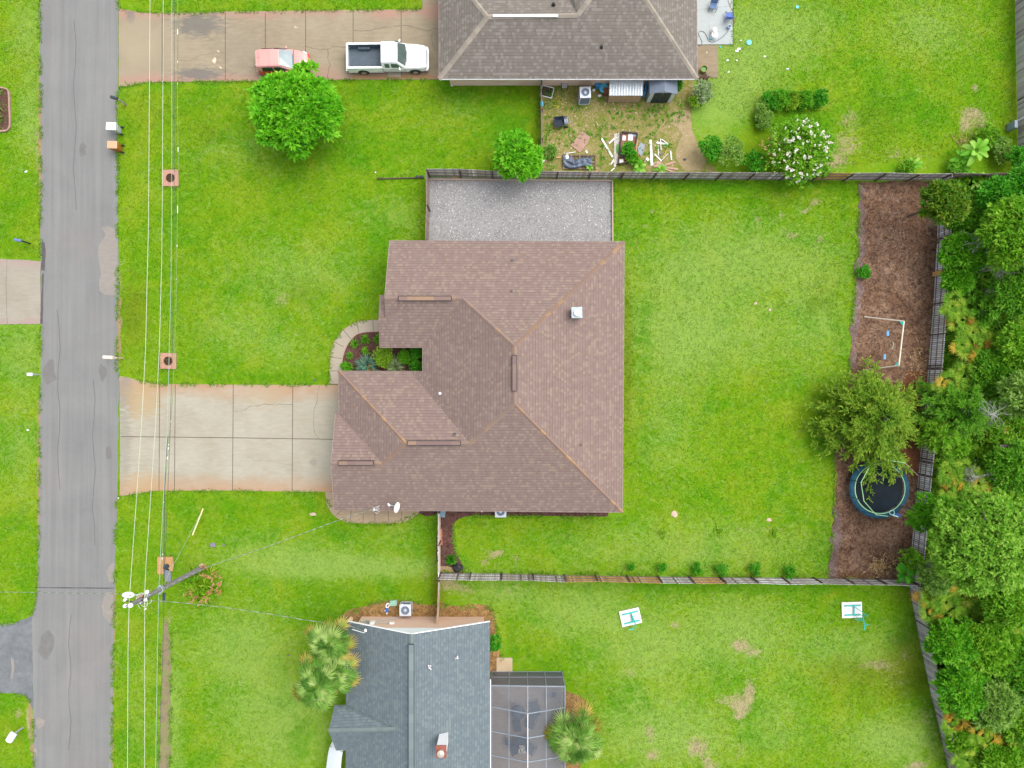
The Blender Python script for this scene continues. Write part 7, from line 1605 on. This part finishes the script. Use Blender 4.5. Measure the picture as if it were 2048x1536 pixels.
# woods on the right
FT = [
 ('bright emerald round tree at the edge of the woods, just below the yellow green tree', 1922, 505, 34, 3.2, 1.5, F_lime, 34), ('small emerald tree touching the fence beside the yellow board', 1913, 560, 26, 2.6, 1.1, F_lime, 24),
 ('emerald tree near the top right corner of the woods', 2000, 395, 34, 4.0, 1.4, F_emer, 30), ('olive green tall tree at the right edge in the upper woods', 2030, 470, 62, 6.4, 2.3, F_mid, 64),
 ('emerald tree at the top right edge of the woods', 2050, 375, 34, 4.5, 1.5, F_emer, 30), ('dark tree at the right edge below the olive tall one', 2040, 585, 45, 4.2, 1.6, F_dark, 40),
 ('mid green tree at the right edge level with the swing set', 2045, 690, 42, 4.4, 1.6, F_mid, 36), ('pale lumpy tree at the right edge level with the feathery tree', 2052, 790, 44, 5.6, 1.8, F_pale, 40),
 ('dark tree around the fallen trunk at the right edge', 2025, 935, 44, 3.4, 1.5, F_dark, 40), ('low dark bushy tree beside the upper fence of the woods', 1925, 440, 30, 2.2, 1.0, F_dark, 26),
 ('dark tree in the middle of the woods below the yellow fans', 1990, 745, 40, 3.2, 1.4, F_dark, 36), ('small mid green tree touching the fence above the big pale tree', 1905, 885, 26, 2.0, .9, F_mid, 20),
 ('dark green tree above the palmettos in the lower woods', 2015, 1195, 46, 5.0, 1.8, F_mid, 40), ('bright emerald tree beside the slanting fence, upper one', 1902, 1285, 40, 3.6, 1.5, F_lime, 34),
 ('mid green tree right of the upper emerald tree in the lower woods', 1975, 1290, 46, 3.8, 1.5, F_mid, 40), ('bright emerald tree beside the slanting fence, lower one', 1925, 1375, 44, 3.6, 1.6, F_lime, 38),
 ('pale green tree right of the lower emerald tree', 1985, 1405, 42, 4.0, 1.5, F_pale, 34), ('dark green tree at the right edge of the lower woods', 2040, 1330, 46, 3.8, 1.6, F_dark, 40),
 ('mid green tree at the right edge near the bottom corner', 2045, 1430, 44, 3.6, 1.5, F_mid, 38), ('small mid green tree at the bottom edge beside the slanting fence', 1925, 1480, 26, 2.0, 1.0, F_mid, 22),
 ('dark tree cut by the bottom edge of the woods', 2000, 1530, 42, 3.0, 1.3, F_mid, 34), ('emerald tree between the big pale tree and the slanting fence', 1868, 1155, 26, 3.4, 1.2, F_pale, 22)]
for lb, px, py, r, z, rz, m, lo in FT:
    r *= 1.22; tree('woodland_tree', lb, px, py, r, z * .74, rz * .8, m, int(r * r * .48), 8, .36, .15, int(lo * 1.2), group='trees of the woods beyond the fence', lr=(.16, .30), spread=1.15, ctint=.7)
F_big = fol('leaf_soft', (.075, .25, .010), (.165, .39, .022), (.27, .50, .05), (.38, .56, .10))
# big pale lumpy tree, lower right
tree('tall_tree', 'biggest pale green tree in the woods, its crown spreading over the fence below the trampoline', 1965, 1085, 128, 7.5, 2.8, F_big, 4200, 9, .30, .14, 150, ry=108, lr=(.10, .19), spread=1.1)
tree('tall_tree', 'bright tufted green tree reaching over the fence below the trampoline', 1868, 1035, 50, 5.2, 1.8, F_lime, 900, 9, .34, .09, 40, lr=(.18, .3), spread=.7)
feather('cypress_tree', 'dark green cypress with grey twigs in the middle of the woods', 1960, 820, 86, 1.0, 4.4, F_dark, 120, 30, .28, .06, up=.15, moss=1)
feather('cypress_tree', 'dark green cypress at the fence level with the fallen trunk', 1905, 870, 44, .8, 3.4, F_mid, 60, 26, .26, .06, up=.15, moss=1)
feather('cypress_tree', 'mossy cypress left of the olive tall tree in the upper woods', 1985, 620, 56, .8, 3.2, F_dark, 70, 26, .26, .06, moss=1)
# palmettos
PT = [('palmetto with yellow leaf by the fence, upper woods', 1925, 640, 1), ('green palmetto right of the fence level with the top of the swing set', 1945, 665, 0), ('yellow green palmetto above the straw pile', 1925, 690, 1), ('palmetto in the upper woods, furthest right of the yellow fans', 1985, 690, 1),
      ('small palmetto under the yellow board of the fence', 1905, 612, 0), ('palmetto in the middle of the yellow fans', 1958, 700, 0), ('orange palmetto right of the straw pile', 1958, 722, 2), ('orange palmetto below the straw pile', 1893, 771, 2), ('palmetto between the orange one and the cypress', 1930, 752, 0),
      ('palmetto below the fallen trunk, near the fence', 1893, 945, 0), ('palmetto below the fallen trunk with a yellow leaf', 1925, 950, 1), ('palmetto with an orange centre below the fallen trunk', 1957, 965, 2), ('palmetto beside the grey moss below the fallen trunk', 1905, 970, 1),
      ('yellow palmetto at the fence corner in the lower woods', 1860, 1190, 1), ('orange tipped palmetto above the fence corner', 1888, 1167, 2), ('green palmetto right of the blue scrap on the fence', 1893, 1205, 0), ('palmetto in the top middle of the lower woods', 1925, 1190, 1), ('palmetto with red orange leaf beside the slanting fence', 1865, 1222, 2),
      ('palmetto in the dark gap of the lower woods', 1940, 1230, 0), ('brown palmetto in the dark gap of the lower woods', 1990, 1225, 2), ('palmetto below the red leaf in the lower woods', 1955, 1262, 1), ('yellow palmetto near the bottom of the woods, left', 1905, 1440, 2), ('orange palmetto near the bottom of the woods, middle', 1968, 1470, 2),
      ('green palmetto at the bottom of the woods, left', 1935, 1520, 0), ('yellow palmetto at the bottom right corner', 2030, 1500, 2), ('green palmetto at the bottom of the woods, right of the middle', 1985, 1490, 0), ('green palmetto at the right edge of the lower woods', 2030, 1250, 0), ('orange palmetto at the right edge of the lower woods', 2038, 1385, 2)]
for lb, px, py, kind in PT:
    z = rnd.uniform(1.9, 2.5); c = P(px, py, z); t = thing('palmetto', lb, 'palmetto', (c.x, c.y, 0), 0, 'palmettos in the woods'); arr = []; ya = []; st = MB()
    for i in range(16):
        a = i * 2.4 + jit(.3); e = rnd.uniform(.0, .8); pl = rnd.uniform(.35, .95); h = c + Vector((math.cos(a) * math.cos(e) * pl, math.sin(a) * math.cos(e) * pl, math.sin(e) * pl * .5)); st.tube([(c.x, c.y, z * .4), tuple(h)], .012, 3)
        pl = pl * (.15 if i < 4 else 1); e = e + (.7 if i < 4 else 0); h = c + (h - c) * (.2 if i < 4 else 1); fan(ya if (kind == 2 and i % 4 == 1) or (kind == 1 and i % 9 == 4) else arr, h, a, e * .4, rnd.uniform(.5, .75), rnd.uniform(.2, .9), 14, 3.6, .085, .15)
    V, F, T = merge(arr); npmesh('fronds', V, F, T, F_palmetto, t, (c.x, c.y, 0))
    if ya: V, F, T = merge(ya); npmesh('dead_fronds', V, F, T, F_orange, t, (c.x, c.y, 0))
    st.build('leaf_stalks', barkm, t, world=True)
# undergrowth
def poly_pts(n, poly):
    w = np.array([tuple(P(*a))[:2] for a in poly]); lo, hi = w.min(0), w.max(0); out = []
    while sum(len(o) for o in out) < n:
        q = rng.uniform(lo, hi, (n * 2, 2)); ins = np.zeros(len(q), bool)
        for i in range(len(w)):
            a, b = w[i], w[(i + 1) % len(w)]; cnd = (a[1] > q[:, 1]) != (b[1] > q[:, 1]); xi = (b[0] - a[0]) * (q[:, 1] - a[1]) / (b[1] - a[1] + 1e-9) + a[0]; ins ^= cnd & (q[:, 0] < xi)
        out.append(q[ins])
    return np.concatenate(out)[:n]
WOOD = [(1888, 362), (2110, 360), (2110, 1600), (1925, 1600), (1905, 1536), (1868, 1390), (1842, 1260), (1826, 1180), (1836, 1080), (1848, 960), (1858, 860), (1872, 700), (1880, 560), (1886, 430)]
q = poly_pts(19000, WOOD); h = np.array([.6 + 1.3 * max(0, mnoise.noise(Vector((a[0] * .5, a[1] * .5, 3))) + .35) for a in q]); cc = np.concatenate([q, (h * rng.uniform(.5, 1.1, len(q)))[:, None]], 1)
keep = np.array([mnoise.noise(Vector((a[0] * .35, a[1] * .35, 9))) > -.5 for a in q]); cc = cc[keep]
V, F, T = clump_leaves(cc, np.tile([0, 0, 1.0], (len(cc), 1)), 8, .34, .14, 1.3, .2, .75, .08)
o = npmesh('undergrowth', V, F, T, F_mid, None, (0, 0, 0)); o['kind'] = 'stuff'; tag(o, 'dense low green undergrowth on the floor of the woods', 'undergrowth')
q = poly_pts(260, WOOD); cc = np.concatenate([q, rng.uniform(.3, 1.4, (len(q), 1))], 1); cc = cc[[mnoise.noise(Vector((a[0] * .3, a[1] * .3, 21))) > .08 for a in cc]]
V, F, T = clump_leaves(cc, np.tile([0, 0, 1.0], (len(cc), 1)), 7, .4, .06, 1.2, .3, .6)
o = npmesh('dry_leaves', V, F, T, F_orange, None, (0, 0, 0)); o['kind'] = 'stuff'; tag(o, 'scattered orange and yellow dead leaves among the undergrowth of the woods', 'dead leaves')
# dead grey branches
def deadtree(label, px, py, z, n, L, m=twigm, mossn=120):
    c = P(px, py, z); t = thing('dead_branches', label, 'dead branches', (c.x, c.y, 0)); mb = MB(); mc = []
    mb.tube([(c.x, c.y, 0), tuple(c)], .05, 6)
    for i in range(n):
        a = rnd.uniform(0, 6.28); l = L * rnd.uniform(.4, 1.1); p = c + Vector((jit(.3), jit(.3), 0)); d = Vector((math.cos(a), math.sin(a), jit(.4))); pts = [c, p]
        for k in range(4): d = (d + Vector((jit(.5), jit(.5), jit(.2)))).normalized(); p = p + d * l / 4; pts.append(p); mc.append(tuple(p))
        mb.tube(pts, .026, 4, .006)
    mb.build('branches', m, t, world=True)
    if mossn:
        mc = np.array(mc); s = mc[rng.integers(0, len(mc), mossn)] + rng.normal(0, .12, (mossn, 3)); V, F, T = clump_leaves(s, randdir(mossn), 5, .14, .025, 1.4, .4); npmesh('moss', V, F, T, F_grey, t, (c.x, c.y, 0))
deadtree('bare grey branches with moss in the upper woods, left of the olive tall tree', 1975, 480, 4.2, 16, 1.6); deadtree('bare grey branches in the woods below the upper mossy ones', 2000, 535, 3.8, 14, 1.4); deadtree('single white grey branch burst in the middle of the cypress', 1985, 830, 4.9, 18, 1.3, mossn=60)
deadtree('grey mossy branches beside the orange centred palmetto', 1950, 955, 2.6, 14, 1.2); deadtree('grey twigs at the fence corner behind the glossy leaves', 1868, 1135, 3.0, 10, .8); deadtree('grey twigs in the woods beside the right edge of the yellow fans', 2010, 570, 3.4, 8, 1.1, mossn=50)
mb = MB(); mb.tube([P(1998, 893, 2.0), P(2070, 897, 2.6)], .14, 10, .16); tag(mb.build('fallen_log', mat('log', (.20, .14, .15), (.12, .08, .09), 4, .9)), 'smooth brown trunk lying across at the right edge of the woods', 'log')
# straw, stick piles
def straw(name, label, px, py, rx, ry, n, L, m, z=.1, kind=None):
    c = P(px, py); t = None; a = rng.uniform(0, 6.28, n); C = np.stack([c.x + rng.normal(0, rx * .45, n), c.y + rng.normal(0, ry * .45, n), rng.uniform(.03, z * 2, n)], 1); D = np.stack([np.cos(a), np.sin(a), rng.normal(0, .12, n)], 1)
    V, F, T = leaf_arrays(C, D, L * rng.uniform(.5, 1.2, n), np.full(n, .035), rng.random(n), 0, .03); o = npmesh(name, V, F, T, m, None, (c.x, c.y, 0)); tag(o, label, 'straw'); 
    if kind: o['kind'] = kind
strawm = tintmat('straw', [(0, (.28, .16, .05)), (.5, (.45, .30, .13)), (1, (.62, .48, .25))], .8, .1)
straw('straw_pile', 'heap of tan dry palm straw in the woods just beyond the fence', 1914, 724, .9, .55, 420, .45, tintmat('straw_pink', [(0, (.30, .18, .09)), (.5, (.48, .32, .18)), (1, (.60, .46, .28))], .8, .1), .5)
straw('straw_scatter', 'golden straw scattered on the dirt bed between the swing set and the fence', 1838, 745, 1.0, 2.6, 150, .34, strawm, .05, 'stuff')
straw('straw_scatter', 'curly dead stems at the bottom of the dirt bed by the glossy leaves', 1762, 1130, 1.4, .8, 150, .5, strawm, .12, 'stuff')
straw('straw_scatter', 'brown leaf litter along the bottom fence of the dirt bed', 1710, 1150, 1.9, .3, 200, .25, tintmat('litter_brown', [(0, (.12, .05, .02)), (1, (.30, .17, .08))], .8, .1), .06, 'stuff')
straw('straw_scatter', 'pale sticks scattered through the upper part of the dirt bed', 1790, 470, 1.8, 2.6, 110, .22, tintmat('stick_pale', [(0, (.22, .15, .11)), (1, (.42, .33, .25))], .8, .1), .03, 'stuff')
straw('straw_scatter', 'dry grass tuft on the inside of the plank fence above the gravel', 912, 352, .8, .12, 60, .3, strawm, .1, 'stuff')
straw('straw_scatter', 'yellow dry weeds beside the window screen in the junk yard', 1118, 206, .35, .5, 40, .25, tintmat('yweed', [(0, (.40, .38, .02)), (1, (.6, .55, .05))], .8, .1), .06, 'stuff')
straw('straw_scatter', 'brown twigs lying above the largest banana plant', 1925, 282, 1.5, .35, 60, .6, tintmat('twig_b', [(0, (.2, .1, .05)), (1, (.38, .25, .14))], .8, .1), .08, 'stuff')
# pale chips over the junk yard
n = 420; q = poly_pts(n, [(1086, 185), (1380, 215), (1388, 262), (1350, 330), (1086, 340)]); C = np.concatenate([q, np.full((n, 1), .03)], 1); a = rng.uniform(0, 6.28, n)
V, F, T = leaf_arrays(C, np.stack([np.cos(a), np.sin(a), np.zeros(n)], 1), rng.uniform(.08, .24, n), rng.uniform(.04, .09, n), rng.random(n), 0, .03)
o = npmesh('debris_chips', V, F, T, tintmat('chips', [(0, (.28, .19, .12)), (.7, (.45, .33, .25)), (1, (.62, .52, .44))], .9, .1), None, (0, 0, 0)); o['kind'] = 'stuff'; tag(o, 'pale chips and scraps strewn over the junk yard dirt', 'debris')
# gravel stones
n = 9000; q = poly_pts(n, [(861, 360), (1222, 362), (1222, 495), (856, 495)]); C = np.concatenate([q, np.full((n, 1), .035)], 1); a = rng.uniform(0, 6.28, n)
V, F, T = leaf_arrays(C, np.stack([np.cos(a), np.sin(a), np.zeros(n)], 1), rng.uniform(.05, .13, n), rng.uniform(.04, .09, n), rng.random(n), 0, .25)
o = npmesh('gravel', V, F, T, tintmat('gravel_stone', [(0, (.12, .12, .125)), (.6, (.27, .27, .265)), (.92, (.40, .39, .37)), (1, (.72, .71, .68))], .9, .05), None, (0, 0, 0)); o['kind'] = 'stuff'; tag(o, 'loose grey gravel stones on the parking pad', 'gravel')

# grass tufts over the lawns
LAWNS = [[(242, 180), (1078, 165), (1076, 345), (850, 352), (846, 500), (770, 500), (762, 640), (700, 645), (660, 690), (656, 764), (322, 764), (240, 745)], [(236, 1000), (320, 985), (650, 988), (660, 1030), (700, 1050), (870, 1040), (872, 1200), (780, 1196), (670, 1240), (600, 1536), (345, 1536), (345, 1260), (318, 1240), (316, 1560), (230, 1560)],
         [(1228, 364), (1714, 366), (1712, 540), (1695, 740), (1665, 900), (1658, 1150), (935, 1142), (912, 1045), (1250, 1034)], [(885, 1165), (1812, 1172), (1890, 1545), (1205, 1560), (1190, 1440), (1125, 1345), (1030, 1310), (990, 1215)],
         [(1470, -20), (2030, -20), (2030, 300), (1660, 335), (1400, 200), (1440, 100)], [(-20, -20), (76, -20), (80, 515), (-20, 513)], [(-20, 654), (78, 654), (74, 1190), (40, 1236), (-20, 1240)], [(-20, 1392), (50, 1398), (62, 1560), (-20, 1560)], [(242, -20), (840, -20), (840, 17), (300, 22)]]
dens = 62; cs_ = []
for pl_ in LAWNS:
    w = [P(*a) for a in pl_]; A_ = abs(area([(a.x, a.y) for a in w])) / 2; cs_.append(poly_pts(int(A_ * dens), pl_))
q = np.concatenate(cs_); 
C = np.concatenate([q, np.full((len(q), 1), .0)], 1); nb = 2; C = np.repeat(C, nb, 0) + rng.normal(0, .03, (len(q) * nb, 3)) * np.array([1, 1, 0]); a = rng.uniform(0, 6.28, len(C)); e = rng.uniform(.3, 1.0, len(C))
V, F, T = leaf_arrays(C, np.stack([np.cos(a) * np.cos(e), np.sin(a) * np.cos(e), np.sin(e)], 1), rng.uniform(.07, .17, len(C)), rng.uniform(.018, .04, len(C)), rng.random(len(C)), .1, .02)
o = npmesh('grass', V, F, T, MATS['lawn'], None, (0, 0, 0)); o['kind'] = 'stuff'; tag(o, 'short mown grass blades covering the lawns', 'grass')
X, Y = V[:, 0].astype(float), V[:, 1].astype(float)
for nm, l in (('pale', PALE), ('lush', LUSH), ('olive', OLIVE), ('bare', BARE)):
    at = o.data.attributes.new(nm, 'FLOAT', 'POINT'); at.data.foreach_set('value', blobs(X, Y, l).astype(np.float32))

# ragged fringe of grass along the hard edges
EDG = [[(237, 0), (237, 18), (262, 23), (300, 27), (500, 23), (845, 19)], [(237, 176), (262, 171), (290, 166), (520, 163), (878, 159)], [(236, 180), (236, 450), (236, 560), (234, 745)], [(240, 751), (262, 757), (320, 768.5), (660, 770)], [(236, 994), (300, 984), (467, 982), (652, 985)],
       [(233, 1000), (228, 1240), (224, 1536)], [(80, 0), (82, 160), (83, 300), (81, 515)], [(82, 652), (81, 800), (79, 960), (77, 1100), (74, 1190), (66, 1225), (30, 1245), (0, 1249)], [(0, 1386), (50, 1391), (62, 1405), (67, 1450), (68, 1536)], [(1717, 364), (1716, 500), (1706, 620), (1697, 740), (1690, 820), (1668, 900), (1668, 1000), (1663, 1080), (1657, 1154)],
       [(885, 1143), (1300, 1150), (1650, 1154)], [(882, 1153), (1300, 1160), (1810, 1166), (1850, 1345), (1895, 1545)], [(1226, 364), (1226, 480)], [(1230, 362), (1715, 364)], [(754, 639), (718, 643), (690, 658), (670, 682), (661, 712), (660, 768)], [(652, 990), (663, 1025), (700, 1046), (790, 1048), (835, 1026)], [(320, 1262), (320, 1400), (318, 1536)], [(342, 1262), (343, 1400), (340, 1536)],
       [(906, 1050), (909, 1092), (929, 1143)], [(914, 1040), (950, 1032), (1215, 1034)], [(1126, 1349), (1126, 1380)], [(1464, 0), (1464, 90)], [(1078, 175), (1079, 340)], [(326, 341), (358, 341), (358, 374), (326, 374), (326, 341)], [(322, 706), (354, 706), (354, 739), (322, 739), (322, 706)], [(315, 1112), (348, 1112), (348, 1146)], [(680, 1236), (745, 1205), (812, 1199), (872, 1208)], [(880, 1210), (983, 1215), (993, 1245), (1003, 1320)]]
cl = []
for e_ in EDG:
    w = [P(*a) for a in e_]
    for i in range(len(w) - 1):
        n = int((w[i + 1] - w[i]).length * 34); u = rng.random(n)[:, None]; d = (w[i + 1] - w[i]).normalized(); q_ = np.array([-d.y, d.x])
        cl.append(np.array(w[i])[None, :2] * (1 - u) + np.array(w[i + 1])[None, :2] * u + q_[None] * rng.normal(0, .075, (n, 1)))
q = np.concatenate(cl); q = q[[mnoise.noise(Vector((a[0] * .9, a[1] * .9, 4))) > -.12 for a in q]]; C = np.repeat(np.concatenate([q, np.full((len(q), 1), .03)], 1), 2, 0); a = rng.uniform(0, 6.28, len(C)); e = rng.uniform(.2, 1.0, len(C))
V, F, T = leaf_arrays(C, np.stack([np.cos(a) * np.cos(e), np.sin(a) * np.cos(e), np.sin(e)], 1), rng.uniform(.10, .24, len(C)), rng.uniform(.03, .06, len(C)), rng.random(len(C)), .1, .02)
o = npmesh('edge_grass', V, F, T, tintmat('edge_grass', [(0, (.05, .16, .003)), (.6, (.10, .24, .006)), (1, (.22, .30, .04))], .9, .1), None, (0, 0, 0)); o['kind'] = 'stuff'; tag(o, 'longer ragged grass along kerbs, driveways, fences and beds', 'grass')
q = poly_pts(520, [(1086, 175), (1380, 200), (1384, 235), (1340, 250), (1345, 330), (1086, 342)]); q = q[[mnoise.noise(Vector((a[0] * .6, a[1] * .6, 14))) > -.05 for a in q]]
V, F, T = clump_leaves(np.concatenate([q, np.full((len(q), 1), .04)], 1), np.tile([0, 0, 1.0], (len(q), 1)), 7, .2, .06, 1.5, .1, .7)
o = npmesh('yard_weeds', V, F, T, F_lime, None, (0, 0, 0)); o['kind'] = 'stuff'; tag(o, 'low green weeds growing through the junk yard dirt', 'weeds')
